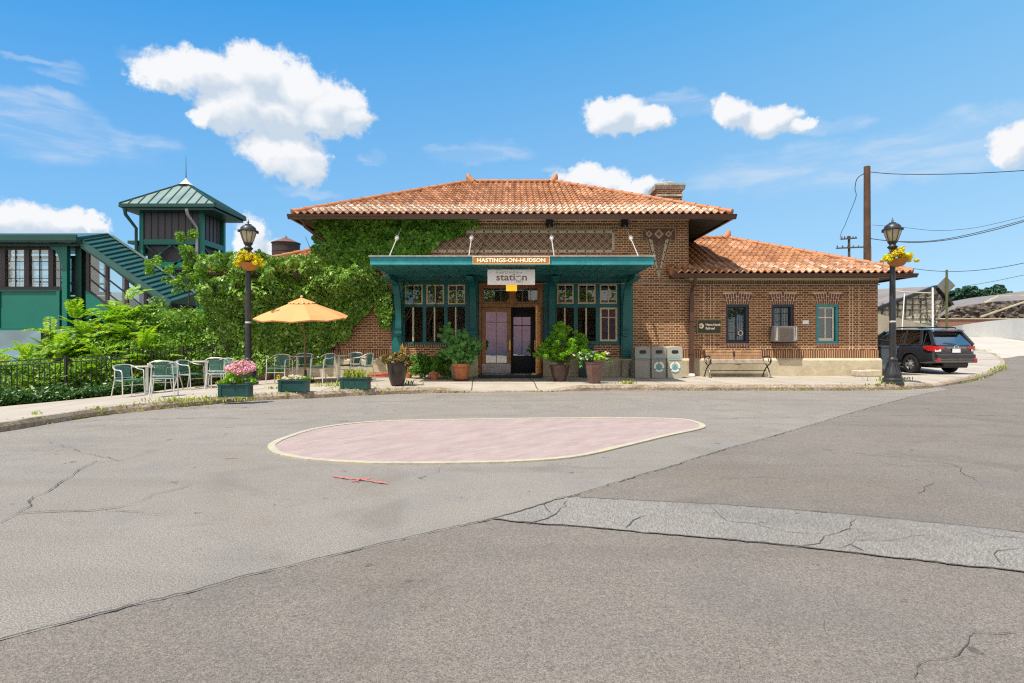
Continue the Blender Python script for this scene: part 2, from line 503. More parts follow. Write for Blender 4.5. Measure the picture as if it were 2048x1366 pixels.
def brickmat(name, vertical=False, h=0.0735, P=0.335, a=(0.075,0.026,0.011), b_=(0.235,0.086,0.034), mort=(0.62,0.42,0.235), mw=0.0098, stretch=0.70, glow=0):
    m, n, b = newmat(name)
    g = n.new('ShaderNodeNewGeometry')
    x, y, z = n.sep(g.outputs['Position'])
    nx, ny, nz_ = n.sep(g.outputs['Normal'])
    side = n.math('GREATER_THAN', n.math('ABSOLUTE', nx), 0.6)
    u = n.math('ADD', n.math('MULTIPLY', x, n.math('SUBTRACT', 1.0, side)), n.math('MULTIPLY', y, side))
    v = z
    if vertical: u, v = v, u
    vr = n.math('DIVIDE', v, h)
    row = n.math('FLOOR', vr); fv = n.math('FRACT', vr)
    wob = n.math('MULTIPLY', n.noise(n.comb(u, v, 0.0), 5.0, 2), 0.02)
    ur = n.math('ADD', n.math('DIVIDE', u, P), n.math('ADD', n.math('MULTIPLY', row, 0.5 if not vertical else 0.0), wob))
    cell = n.math('FLOOR', ur); fu = n.math('FRACT', ur)
    if stretch < 1:
        e = n.math('MINIMUM', n.math('MINIMUM', fu, n.math('SUBTRACT', 1.0, fu)), n.math('ABSOLUTE', n.math('SUBTRACT', fu, stretch)))
        hd = n.math('GREATER_THAN', fu, stretch)
    else:
        e = n.math('MINIMUM', fu, n.math('SUBTRACT', 1.0, fu)); hd = 0.0
    du = n.math('MULTIPLY', e, P)
    dv = n.math('MULTIPLY', n.math('MINIMUM', fv, n.math('SUBTRACT', 1.0, fv)), h)
    d = n.math('MINIMUM', du, dv)
    mo = n.rng(d, mw*0.75, mw*1.35, 1, 0)
    wn_ = n.new('ShaderNodeTexWhiteNoise', noise_dimensions='3D')
    n.put(wn_.inputs[0], n.comb(cell, row, hd))
    rv = wn_.outputs[0]
    c = n.mix(rv, a, b_)
    c = n.mix(n.math('MULTIPLY', n.math('GREATER_THAN', rv, 0.86), 0.55), c, (0.26, 0.095, 0.048))
    big = n.noise(g.outputs['Position'], 0.9, 5, 0.6)
    c = n.mix(n.rng(big, 0.35, 0.75, 0.0, 0.35), c, (0.16, 0.085, 0.055))
    mc = n.mix(n.rng(n.noise(g.outputs['Position'], 1.7, 5, 0.65), 0.35, 0.7), tuple(q*0.74 for q in mort), mort)
    c = n.mix(mo, c, mc)
    n.link(c, b.inputs['Base Color'])
    b.inputs['Roughness'].default_value = 0.82
    fn = n.noise(g.outputs['Position'], 90, 3, 0.6)
    n.link(n.bump(n.math('ADD', n.math('MULTIPLY', n.math('SUBTRACT', 1.0, mo), 1.0), n.math('MULTIPLY', fn, 0.5)), 0.5, 0.006), b.inputs['Normal'])
    return m
M['brick'] = brickmat('brown_brick')
M['soldier'] = brickmat('soldier_brick', vertical=True, h=0.074, P=5.0, stretch=1.0)
M['soldier_y'] = brickmat('soldier_brick_yellow', vertical=True, h=0.074, P=5.0, stretch=1.0, a=(0.075,0.045,0.02), b_=(0.19,0.12,0.05), mort=(0.40,0.30,0.16))
M['redbrick'] = brickmat('red_brick', a=(0.17,0.05,0.03), b_=(0.30,0.10,0.055), mort=(0.36,0.25,0.19))

def tilemat(name, snow=True):
    m, n, b = newmat(name)
    at_ = n.new('ShaderNodeAttribute', attribute_name='tile')
    r, g, bb = n.sep(at_.outputs['Vector'])
    c = n.mix(r, (0.23, 0.090, 0.030), (0.44, 0.205, 0.080))
    c = n.mix(n.math('MULTIPLY', n.math('GREATER_THAN', r, 0.90), 0.6), c, (0.55, 0.30, 0.19))
    p = n.pos()
    c = n.mix(n.rng(n.noise(p, 1.1, 5, 0.65), 0.45, 0.75, 0, 0.4), c, (0.30, 0.16, 0.10))
    c = n.mix(n.rng(n.noise(p, 22, 4, 0.65), 0.44, 0.52, 0, 1), c, n.mix(g, c, (0.70, 0.66, 0.55)))
    c = n.mix(n.rng(n.noise(p, 9, 3), 0.60, 0.70, 0, 0.35), c, (0.20, 0.085, 0.045))
    n.link(c, b.inputs['Base Color'])
    b.inputs['Roughness'].default_value = 0.62
    n.link(n.bump(n.noise(p, 120, 3), 0.3, 0.005), b.inputs['Normal'])
    return m
M['tile'] = tilemat('clay_roof_tile')
M['clay'] = mat('clay_ridge_cap', (0.36, 0.145, 0.060), 0.6, var=0.22, scale=5, dirt=((0.25,0.10,0.06), 14, 0.62, .6))

def leafmat(name, a, b_, trans=0.35, rough=0.42, hi=None):
    m, n, b = newmat(name)
    g = n.new('ShaderNodeNewGeometry')
    r = g.outputs['Random Per Island']
    big = n.noise(g.outputs['Position'], 1.6, 3)
    f = n.math('ADD', n.math('MULTIPLY', r, 0.75), n.math('MULTIPLY', n.rng(big, 0.35, 0.65), 0.3), clamp=True)
    c = n.mix(f, a, b_)
    if hi: c = n.mix(n.math('GREATER_THAN', r, 1-hi[1]), c, hi[0])
    n.link(c, b.inputs['Base Color'])
    b.inputs['Roughness'].default_value = rough
    b.inputs['Specular IOR Level'].default_value = 0.35
    tr = n.new('ShaderNodeBsdfTranslucent')
    n.link(n.mix(1.0, c, (1.5, 1.6, 0.6), 'MULTIPLY'), tr.inputs[0])
    mx = n.new('ShaderNodeMixShader'); mx.inputs[0].default_value = trans
    out = m.node_tree.nodes['Material Output']
    n.link(b.outputs[0], mx.inputs[1]); n.link(tr.outputs[0], mx.inputs[2]); n.link(mx.outputs[0], out.inputs[0])
    return m
M['ivy'] = leafmat('ivy_leaf', (0.035, 0.13, 0.014), (0.17, 0.36, 0.032), 0.28, 0.38)
M['ivy_light'] = leafmat('climber_leaf', (0.035, 0.12, 0.012), (0.24, 0.42, 0.050), 0.28, 0.33, hi=((0.42,0.50,0.20), 0.07))
M['bush'] = leafmat('shrub_leaf', (0.040, 0.13, 0.012), (0.23, 0.41, 0.04), 0.32, 0.42, hi=((0.36,0.42,0.06), 0.05))
M['sumac'] = leafmat('sumac_leaflet', (0.11, 0.26, 0.018), (0.36, 0.54, 0.04), 0.4, 0.45, hi=((0.48,0.42,0.06), 0.06))
M['ground_ivy'] = leafmat('ground_ivy_leaf', (0.010, 0.045, 0.008), (0.060, 0.14, 0.018), 0.2, 0.35)
M['herb'] = leafmat('herb_leaf', (0.04, 0.15, 0.018), (0.15, 0.34, 0.04), 0.3, 0.5)
M['fig'] = leafmat('fig_leaf', (0.035, 0.13, 0.03), (0.12, 0.30, 0.06), 0.25, 0.4)
M['mint'] = leafmat('bright_bush_leaf', (0.07, 0.22, 0.010), (0.26, 0.50, 0.025), 0.35, 0.45)
M['coleus'] = leafmat('coleus_leaf', (0.09, 0.085, 0.018), (0.42, 0.36, 0.13), 0.25, 0.5, hi=((0.10,0.03,0.02), 0.25))
M['weed'] = leafmat('weed_blade', (0.12, 0.17, 0.02), (0.38, 0.42, 0.07), 0.3, 0.6)
M['dry'] = leafmat('dry_leaf', (0.22, 0.11, 0.03), (0.50, 0.33, 0.10), 0.25, 0.7)
M['pinkfl'] = leafmat('pink_petal', (0.50, 0.20, 0.36), (0.80, 0.50, 0.64), 0.3, 0.6)
M['whitefl'] = leafmat('white_petal', (0.60, 0.55, 0.45), (0.85, 0.80, 0.72), 0.3, 0.6)
M['yellowfl'] = leafmat('yellow_petal', (0.50, 0.50, 0.01), (0.90, 0.80, 0.02), 0.35, 0.6, hi=((0.42,0.07,0.03), 0.16))
M['lime'] = leafmat('lime_leaf', (0.22, 0.38, 0.02), (0.46, 0.62, 0.06), 0.35, 0.5)
M['farleaf'] = leafmat('far_tree_leaf', (0.018, 0.060, 0.035), (0.045, 0.12, 0.075), 0.1, 0.7)
M['stem'] = mat('plant_stem', (0.10, 0.08, 0.04), 0.8)
M['bark'] = mat('bark', (0.07, 0.055, 0.042), 0.9, bump=0.5)

def groundmat(name, ca, cb, speck=0.5, fine=290.0, tint=None):
    """asphalt: aggregate speckle, mottling, tyre-worn and stained patches"""
    m, n, b = newmat(name)
    p = n.pos()
    f1 = n.noise(p, fine, 3, 0.7)
    f2 = n.noise(p, fine*0.45, 3, 0.7)
    vo = n.new('ShaderNodeTexVoronoi'); n.put(vo.inputs['Vector'], p); vo.inputs['Scale'].default_value = fine*0.55
    big = n.noise(p, 0.33, 6, 0.6, 0.5)
    mid = n.noise(p, 1.9, 6, 0.65)
    c = n.mix(n.rng(big, 0.32, 0.68), ca, cb)
    c = n.mix(n.rng(mid, 0.35, 0.7, 0, 0.35), c, tuple(q*0.80 for q in ca))
    sp = n.math('ADD', n.math('MULTIPLY', f1, 0.6), n.math('MULTIPLY', f2, 0.4))
    c = n.mix(n.rng(sp, 0.50, 0.60, 0, speck), c, tuple(min(1, q*1.9) for q in cb))
    c = n.mix(n.rng(sp, 0.40, 0.49, speck*1.1, 0), c, tuple(q*0.30 for q in ca))
    c = n.mix(n.rng(vo.outputs['Distance'], 0.0, 0.35, 0.32*speck, 0), c, tuple(min(1, q*1.7) for q in cb))
    st = n.noise(p, 0.75, 4, 0.55, 1.2)
    c = n.mix(n.rng(st, 0.56, 0.70, 0, 0.42), c, tuple(q*0.60 for q in ca))
    ds = n.noise(n.comb(n.math('MULTIPLY', n.sep(p)[0], 1.0), n.math('MULTIPLY', n.sep(p)[1], 1.0), 4.0), 4.5, 3, 0.5)
    c = n.mix(n.rng(ds, 0.70, 0.715, 0, 0.7), c, (0.05, 0.045, 0.04))
    wv = n.noise(p, 1.15, 5, 0.6, 0.8)
    c = n.mix(n.rng(wv, 0.50, 0.68, 0, 0.45), c, (ca[0]*0.86, ca[1]*0.90, ca[2]*1.06))
    w2 = n.noise(p, 0.62, 5, 0.62, 1.0)
    c = n.mix(n.rng(w2, 0.52, 0.70, 0, 0.40), c, (ca[0]*1.02, ca[1]*0.90, ca[2]*0.74))
    tr_ = n.noise(n.comb(n.math('MULTIPLY', n.sep(p)[0], 0.30), n.math('MULTIPLY', n.sep(p)[1], 1.7), 8.0), 1.0, 4, 0.55)
    c = n.mix(n.rng(tr_, 0.52, 0.66, 0, 0.30), c, tuple(q*0.72 for q in ca))
    g2 = n.noise(p, 26, 4, 0.7)
    c = n.mix(n.rng(g2, 0.46, 0.62, 0, 0.22), c, tuple(q*0.62 for q in ca))
    g3 = n.noise(p, 95, 3, 0.75)
    c = n.mix(n.rng(g3, 0.50, 0.60, 0, 0.35*speck), c, tuple(q*1.6 for q in cb))
    c = n.mix(n.rng(g3, 0.40, 0.48, 0.55*speck, 0), c, tuple(q*0.42 for q in ca))
    fl = n.new('ShaderNodeTexVoronoi'); n.put(fl.inputs['Vector'], p); fl.inputs['Scale'].default_value = 13.0
    c = n.mix(n.math('MULTIPLY', n.math('LESS_THAN', fl.outputs['Distance'], 0.042), 0.5), c, (0.50, 0.46, 0.40))
    if tint: c = n.mix(n.rng(n.noise(p, 0.22, 3), 0.45, 0.7, 0, 0.6), c, tint)
    n.link(c, b.inputs['Base Color'])
    b.inputs['Roughness'].default_value = 0.9
    b.inputs['Specular IOR Level'].default_value = 0.3
    hh = n.math('ADD', n.math('MULTIPLY', f1, 0.7), n.math('MULTIPLY', vo.outputs['Distance'], 0.6))
    n.link(n.bump(hh, 0.55, 0.008), b.inputs['Normal'])
    return m
M['asph_old'] = groundmat('old_pale_asphalt', (0.190, 0.172, 0.153), (0.250, 0.228, 0.204), 0.8)
M['asph_new'] = groundmat('darker_resurfaced_asphalt', (0.148, 0.130, 0.112), (0.196, 0.173, 0.152), 0.68)
M['asph_strip'] = groundmat('trench_patch_asphalt', (0.185, 0.172, 0.156), (0.235, 0.220, 0.202), 0.8, 210)

def sidewalkmat():
    m, n, b = newmat('pavement_concrete')
    p = n.pos(); x, y, z = n.sep(p)
    c = n.mix(n.rng(n.noise(p, 0.9, 5, 0.6), 0.3, 0.7), (0.32, 0.28, 0.235), (0.43, 0.385, 0.33))
    c = n.mix(n.rng(n.noise(p, 90, 3, 0.7), 0.35, 0.7, 0.22, 0), c, (0.20, 0.17, 0.14))
    c = n.mix(n.rng(n.noise(p, 3.5, 5, 0.7), 0.58, 0.72, 0, 0.35), c, (0.26, 0.20, 0.16))
    u = n.math('ADD', n.math('MULTIPLY', y, 0.05), x)
    fr = n.math('FRACT', n.math('DIVIDE', n.math('ADD', u, 0.3), 1.68))
    j = n.math('LESS_THAN', n.math('MINIMUM', fr, n.math('SUBTRACT', 1.0, fr)), 0.0075)
    fr2 = n.math('FRACT', n.math('DIVIDE', n.math('ADD', y, 0.35), 3.9))
    j2 = n.math('LESS_THAN', n.math('MINIMUM', fr2, n.math('SUBTRACT', 1.0, fr2)), 0.003)
    jj = n.math('MAXIMUM', j, j2)
    c = n.mix(jj, c, (0.05, 0.042, 0.035))
    n.link(c, b.inputs['Base Color'])
    b.inputs['Roughness'].default_value = 0.88
    n.link(n.bump(n.math('SUBTRACT', n.noise(p, 70, 4, 0.6), n.math('MULTIPLY', jj, 2.0)), 0.35, 0.006), b.inputs['Normal'])
    return m
M['sidewalk'] = sidewalkmat()
def stonemat(name, a, b_, dirt, sc=18.0, bs=0.7):
    m, n, b = newmat(name)
    p = n.pos()
    c = n.mix(n.rng(n.noise(p, sc, 6, 0.7), 0.35, 0.65), a, b_)
    c = n.mix(n.rng(n.noise(p, 2.2, 5, 0.7), 0.45, 0.7, 0, 0.75), c, dirt)
    n.link(c, b.inputs['Base Color']); b.inputs['Roughness'].default_value = 0.9
    n.link(n.bump(n.noise(p, sc*1.3, 6, 0.7), bs, 0.03), b.inputs['Normal'])
    return m
M['kerb'] = stonemat('granite_kerb', (0.20,0.155,0.115), (0.46,0.38,0.31), (0.17,0.12,0.05))
M['foundation'] = stonemat('limestone_base', (0.40,0.35,0.245), (0.52,0.46,0.335), (0.33,0.27,0.17), 5.0, 0.15)
M['island_border'] = stonemat('island_border_stone', (0.31,0.28,0.225), (0.42,0.385,0.32), (0.42,0.38,0.22), 12, 0.2)

def pavermat():
    m, n, b = newmat('pink_brick_paving')
    p = n.pos(); x, y, z = n.sep(p)
    u = n.math('ADD', n.math('MULTIPLY', x, 0.7071), n.math('MULTIPLY', y, 0.7071))
    v = n.math('SUBTRACT', n.math('MULTIPLY', y, 0.7071), n.math('MULTIPLY', x, 0.7071))
    bt = n.new('ShaderNodeTexBrick')
    n.put(bt.inputs['Vector'], n.comb(u, v, 0.0))
    bt.inputs['Scale'].default_value = 1.0
    bt.inputs['Brick Width'].default_value = 0.21; bt.inputs['Row Height'].default_value = 0.105
    bt.inputs['Mortar Size'].default_value = 0.006; bt.inputs['Mortar Smooth'].default_value = 0.3
    bt.inputs['Color1'].default_value = (0.290, 0.222, 0.212, 1); bt.inputs['Color2'].default_value = (0.335, 0.262, 0.250, 1)
    bt.inputs['Mortar'].default_value = (0.25, 0.195, 0.18, 1)
    c = n.mix(n.rng(n.noise(n.comb(n.math('MULTIPLY', u, 1.0), n.math('MULTIPLY', v, 3.0), 0.0), 1.6, 5, 0.65), 0.4, 0.7, 0, 0.55), bt.outputs[0], (0.40, 0.335, 0.31))
    c = n.mix(n.rng(n.noise(p, 2.6, 5, 0.65), 0.52, 0.75, 0, 0.5), c, (0.38, 0.24, 0.22))
    c = n.mix(n.rng(n.noise(p, 120, 3, 0.7), 0.35, 0.55, 0.3, 0), c, (0.20, 0.11, 0.10))
    n.link(c, b.inputs['Base Color']); b.inputs['Roughness'].default_value = 0.85
    n.link(n.bump(bt.outputs['Fac'], -0.3, 0.004), b.inputs['Normal'])
    return m
M['paver'] = pavermat()

def ruinmat(name='flaking_wall'):
    m, n, b = newmat(name)
    p = n.pos()
    st = n.new('ShaderNodeVectorMath', operation='MULTIPLY'); n.put(st.inputs[0], p); st.inputs[1].default_value = (1, 1, 0.55)
    a = n.noise(st.outputs[0], 1.15, 6, 0.62, 1.6)
    c = n.mix(n.rng(a, 0.42, 0.44), (0.10, 0.085, 0.07), (0.66, 0.61, 0.50))
    c = n.mix(n.rng(n.noise(p, 3.3, 5, 0.7), 0.50, 0.56, 0, 0.75), c, (0.20, 0.18, 0.15))
    n.link(c, b.inputs['Base Color']); b.inputs['Roughness'].default_value = 0.9
    return m
M['ruin'] = ruinmat()
M['ruin_dark'] = mat('collapsed_timber', (0.115, 0.095, 0.08), 0.9, var=0.55, scale=1.8, dirt=((0.33,0.28,0.22), 1.6, 0.58, .7), bump=0.5, bscale=4)
# ------------------------------------------------------------------ leaf machinery
def leaves_mesh(cent, nor, size, aspect=0.62, fold=0.22, droop=0.0, pointed=0.42, rng=nrng, updir=None):
    """numpy arrays of folded leaves, 5 vertices each"""
    n = len(cent)
    nor = nor / (np.linalg.norm(nor, axis=1, keepdims=True) + 1e-9)
    if updir is None:
        t = rng.normal(size=(n, 3))
        t[:, 2] -= droop
    else:
        t = updir + rng.normal(size=(n, 3))*0.15
    t = t - nor*np.sum(t*nor, axis=1, keepdims=True)
    t /= (np.linalg.norm(t, axis=1, keepdims=True) + 1e-9)
    s = np.cross(nor, t)
    L = size[:, None]
    w = L*aspect*0.5
    base = cent - t*L*0.5
    tip = cent + t*L*0.5 - nor*L*fold*0.4
    mid = cent - t*L*(0.5-pointed)
    l = mid + s*w + nor*L*fold*0.4
    r = mid - s*w + nor*L*fold*0.4
    V = np.stack([base, r, tip, l], axis=1).reshape(-1, 3)
    i = np.arange(n)*4
    F = np.stack([np.stack([i, i+1, i+2], 1), np.stack([i, i+2, i+3], 1)], 1).reshape(-1, 3)
    return V, F
def np_obj(name, V, F, mats, parent=None, world=True, mi=None):
    me = bpy.data.meshes.new(name)
    V = np.asarray(V, dtype=np.float32).copy()
    if parent is not None and world:
        r = parent
        while r.parent: r = r.parent
        V -= np.array(r.location, dtype=np.float32)
    nf = len(F); k = F.shape[1]
    me.vertices.add(len(V)); me.vertices.foreach_set('co', V.ravel())
    me.loops.add(nf*k); me.loops.foreach_set('vertex_index', F.ravel().astype(np.int32))
    me.polygons.add(nf); me.polygons.foreach_set('loop_start', np.arange(nf, dtype=np.int32)*k)
    try: me.polygons.foreach_set('loop_total', np.full(nf, k, dtype=np.int32))
    except Exception: pass
    if not isinstance(mats, (list, tuple)): mats = [mats]
    for m in mats: me.materials.append(m)
    if mi is not None: me.polygons.foreach_set('material_index', mi)
    me.update(calc_edges=True); me.validate()
    o = bpy.data.objects.new(name, me); COL.objects.link(o)
    if parent is not None: o.parent = parent
    return o
def clump_leaves(centres, radii, per, size, rng=nrng, flat=0.75, aspect=0.6, droop=0.4, shell=0.55, updraft=0.3):
    """leaves scattered over many small clumps"""
    C = []; Nn = []
    for c, r in zip(centres, radii):
        k = max(3, int(per * (r/np.mean(radii))**2)) if len(radii) else per
        d = rng.normal(size=(k, 3)); d /= np.linalg.norm(d, axis=1, keepdims=True)
        rr = r*(shell + (1-shell)*rng.random(k))[:, None]
        p = np.array(c) + d*rr*np.array([1, 1, flat])
        C.append(p)
        nn = d + rng.normal(size=(k, 3))*0.55 + np.array([0, 0, updraft]); Nn.append(nn)
    C = np.concatenate(C); Nn = np.concatenate(Nn)
    sz = size*(0.6 + 0.8*rng.random(len(C)))
    return leaves_mesh(C, Nn, sz, aspect=aspect, droop=droop, rng=rng)
def join_np(parts):
    Vs = []; Fs = []; b = 0
    for V, F in parts:
        Vs.append(V); Fs.append(F + b); b += len(V)
    return np.concatenate(Vs), np.concatenate(Fs)
def bushy(name, label, cat, c, rad, nclump, cr, per, size, m, group=None, trunk=0.03, base_z=None, aspect=0.55, stems=5, seed=1, kindname='crown', shell=0.5, sub_crown='leaves', low=0.0):
    """shrub or small tree: stems and a crown of many leaf clumps with an uneven outline"""
    rg = np.random.default_rng(seed)
    bz = c[2]-rad[2] if base_z is None else base_z
    root = thing(name, label, cat, (c[0], c[1], bz), 0, group)
    d = rg.normal(size=(nclump, 3)); d /= np.linalg.norm(d, axis=1, keepdims=True)
    rr = (0.45 + 0.6*rg.random(nclump))[:, None]
    P = np.array(c) + d*rr*np.array(rad)
    P[:, 2] = np.maximum(P[:, 2], bz + cr*0.5 + low)
    rads = cr*(0.55 + 0.9*rg.random(nclump))
    V, F = clump_leaves(P, rads, per, size, rg, aspect=aspect, shell=shell)
    np_obj(sub_crown, V, F, m, root)
    mb = MB()
    for i in range(stems):
        j = int(rg.integers(0, nclump))
        e = P[j]
        b0 = Vector((c[0]+rg.normal()*trunk*2, c[1]+rg.normal()*trunk*2, bz))
        mid = b0.lerp(Vector(e), 0.5) + Vector((rg.normal()*.05, rg.normal()*.05, abs(rg.normal())*.1))
        mb.tube([b0, mid, Vector(e)], [trunk, trunk*0.7, trunk*0.3], 6)
    build('trunk' if cat == 'tree' else 'stem', mb, M['bark'] if cat == 'tree' else M['stem'], root)
    return root

# ------------------------------------------------------------------ ground
def catmull(pts, n=8, closed=False):
    out = []
    k = len(pts)
    P = [Vector(p) for p in pts]
    rng_ = range(k) if closed else range(k-1)
    for i in rng_:
        p0 = P[(i-1) % k] if closed or i > 0 else P[0]
        p1 = P[i]; p2 = P[(i+1) % k]
        p3 = P[(i+2) % k] if closed or i+2 < k else P[-1]
        for j in range(n):
            t = j/n
            out.append(0.5*((2*p1) + (p2-p0)*t + (2*p0-5*p1+4*p2-p3)*t*t + (3*p1-p0-3*p2+p3)*t**3))
    if not closed: out.append(P[-1])
    return out
xs = sorted(set([round(v, 3) for v in list(np.arange(-18, 26, 0.5)) + list(np.arange(-44, -18, 2.0)) + list(np.arange(26, 80, 2.0)) + [-2500,-1200,-600,-300,-150,-90,-60,100,130,200,400,800,1600,2500]]))
ys = sorted(set([round(v, 3) for v in list(np.arange(-6, 30, 0.5)) + list(np.arange(30, 64, 2.0)) + [-800,-300,-120,-60,-35,-25,-18,-12,70,80,90,95,100,105,110,120,140,200,400,800,1600,3000]]))
mb = MB()
for y in ys:
    for x in xs: mb.v.append((x, y, gz(x, y)))
nx_ = len(xs)
for j in range(len(ys)-1):
    for i in range(nx_-1):
        a = j*nx_+i
        yc = (ys[j]+ys[j+1])/2; xc = (xs[i]+xs[i+1])/2
        d = yc - (interp(xc, FX, FYS) if xc < -8.6 else 27.0)
        mb.f.append((a, a+1, a+nx_+1, a+nx_)); mb.m.append(1 if (d > 0 and xc < 13) or yc > 62 else 0)
M['earth'] = stonemat('bare_earth_and_scrub', (0.05,0.06,0.025), (0.13,0.12,0.07), (0.04,0.055,0.02), 1.5, 0.4)
tag(build('ground', mb, [M['asph_old'], M['earth']], smooth='all'), kind='structure')

def sheet(name, poly, offs, mats, step=0.5, ring=None):
    """sheet lying on the ground, offs a number or function(x, y)"""
    f = offs if callable(offs) else (lambda x, y: offs)
    P = [Vector((p[0], p[1])) for p in poly]
    n = len(P)
    x0 = min(p.x for p in P); x1 = max(p.x for p in P); y0 = min(p.y for p in P); y1 = max(p.y for p in P)
    def inside(x, y):
        c = False; j = n-1
        for i in range(n):
            if (P[i].y > y) != (P[j].y > y) and x < (P[j].x-P[i].x)*(y-P[i].y)/(P[j].y-P[i].y)+P[i].x: c = not c
            j = i
        return c
    pts = list(P)
    if step:
        x = x0+step/2
        while x < x1:
            y = y0+step/2
            while y < y1:
                if inside(x, y) and min((Vector((x, y))-q).length for q in P) > step*0.3: pts.append(Vector((x, y)))
                y += step
            x += step
    r = geometry.delaunay_2d_cdt(pts, [(i, (i+1) % n) for i in range(n)], [], 1, 1e-5)
    m_ = MB()
    m_.v = [(p.x, p.y, gz(p.x, p.y)+f(p.x, p.y)) for p in r[0]]
    for t in r[2]:
        a, b, c = (Vector(m_.v[i]) for i in t)
        if (b-a).cross(c-a).z < 0: t = t[::-1]
        m_.f.append(tuple(t)); m_.m.append(0)
    return tag(build(name, m_, mats, smooth='all'), kind='structure')

# kerb line: road edge seen in the photograph, walked from left to right
K0 = [(-8.3, 3.0), (-8.15, 6.0)]
for px, py in [(0,865),(100,848),(200,832),(300,821),(400,811),(480,804),(560,799),(640,796),(720,791.5),(800,788),(900,785.5),(1000,784.5),(1100,783.5),(1200,781.5),(1300,781),(1450,781),(1600,781),(1720,781),(1800,779.5),(1860,776),(1924,767),(1960,759),(1988,749),(2008,738),(2010,727),(1995,716),(1976,708.5)]:
    p = GH(px, py, 0.0); K0.append((p.x, p.y))
last = Vector(K0[-1])
K0 += [(last.x+1.0, last.y+4.5), (last.x+2.5, last.y+10)]
KP = catmull([Vector((a, b, 0)) for a, b in K0], 6)
def resample(P, step):
    out = [P[0]]; acc = 0
    for a, b in zip(P[:-1], P[1:]):
        L = (b-a).length; t = step-acc
        while t < L:
            out.append(a.lerp(b, t/L)); t += step
        acc = (acc + L) % step
    return out
KP = resample(KP, 0.3)
def drop(x, y):
    """dropped kerb in front of the door and at the corner"""
    a = sstep(-1.9, -1.0, x)*(1-sstep(0.9, 1.7, x))*(1-sstep(14.6, 15.5, y))
    b = sstep(10.9, 11.7, x)*(1-sstep(15.5, 17.0, y))*0.7
    return max(a, b)
def walk(x, y): return 0.14 - 0.11*drop(x, y)
# pavement polygon: kerb inner line then back along building and fence
def offset_line(P, d):
    out = []
    for i, p in enumerate(P):
        t = (P[min(i+1, len(P)-1)] - P[max(i-1, 0)]).normalized()
        out.append(Vector((p.x - t.y*d, p.y + t.x*d, 0)))
    return out
KI = offset_line(KP, 0.17)
KM = offset_line(KP, 0.03)
back = [(KI[-1].x-0.2, KI[-1].y+0.1), (21, 38), (16.0, 38), (13.4, 32), (12.3, 26), (12.3, 19), (11.95, 18.6), (-8.4, 18.6), (-9.3, 18.3), (-9.8, 17.55), (-11.1, 16.55), (-13.5, 15.05), (-20, 13.6), (-24, 3.0)]
poly = [(p.x, p.y) for p in KI] + back
sheet('pavement', poly, walk, M['sidewalk'], 0.55)
# kerb
mb = MB()
kr = random.Random(3)
ring = []
for i, (a, b, c) in enumerate(zip(KP, KM, KI)):
    h = walk(c.x, c.y)
    za = gz(a.x, a.y)
    j = kr.uniform(-.012, .012)
    jj = kr.uniform(-.02, .02)*(h/0.14)
    ring += [(a.x, a.y, za-0.05), (a.x+jj*.6, a.y+jj, za+h*0.55), (b.x+jj*.5, b.y+jj*.6, za+h-0.004+j*.6), (c.x, c.y, gz(c.x, c.y)+h+0.003), (c.x, c.y, za-0.05)]
mb.v = ring
for i in range(len(KP)-1):
    for k in range(4):
        a = i*5+k
        mb.f.append((a, a+5, a+6, a+1)); mb.m.append(0)
tag(build('kerb', mb, M['kerb']), kind='structure')

# dark resurfaced carriageway, seam running from lower left to upper right
sp = [(0,1280),(300,1205),(640,1120),(980,1040),(1150,992),(1400,915),(1600,858),(1720,822),(1840,790),(1900,779)]
seam = [at(px, py, EYE*S/(py-683)) for px, py in sp]
seam = [Vector((seam[0].x-6*(seam[1].x-seam[0].x), seam[0].y-6*(seam[1].y-seam[0].y)-.0, 0))] + [Vector((p.x, p.y, 0)) for p in seam]
sm = catmull(seam, 5)
cr2 = random.Random(5)
sm = [Vector((p.x+cr2.uniform(-.012,.012), p.y+cr2.uniform(-.012,.012), 0)) for p in sm]
right_edge = []
i0 = min(range(len(KP)), key=lambda i: (KP[i]-sm[-1]).length)
for p in KP[i0+2:]: right_edge.append((p.x+0.02, p.y-0.0))
poly = [(p.x, p.y) for p in sm] + [(p[0]+0.03, p[1]) for p in right_edge[:-8]]
poly += [(26.5, right_edge[-9][1]), (60, right_edge[-9][1]), (60, -20), (sm[0].x, -20)]
sheet('resurfaced_road', poly, 0.004, M['asph_new'], 0)
# pale trench patch crossing it
tp = [(985,1040),(1050,1020),(1110,1000),(1150,996),(1300,1004),(1500,1015),(1700,1032),(1900,1051),(2048,1067),(2300,1098),(2300,1190),(2048,1146),(1900,1131),(1700,1108),(1500,1086),(1300,1068),(1150,1055),(1060,1049)]
trench = [at(px, py, EYE*S/(py-683)) for px, py in tp]
sheet('patched_road', [(p.x, p.y) for p in trench], 0.008, M['asph_strip'], 0)

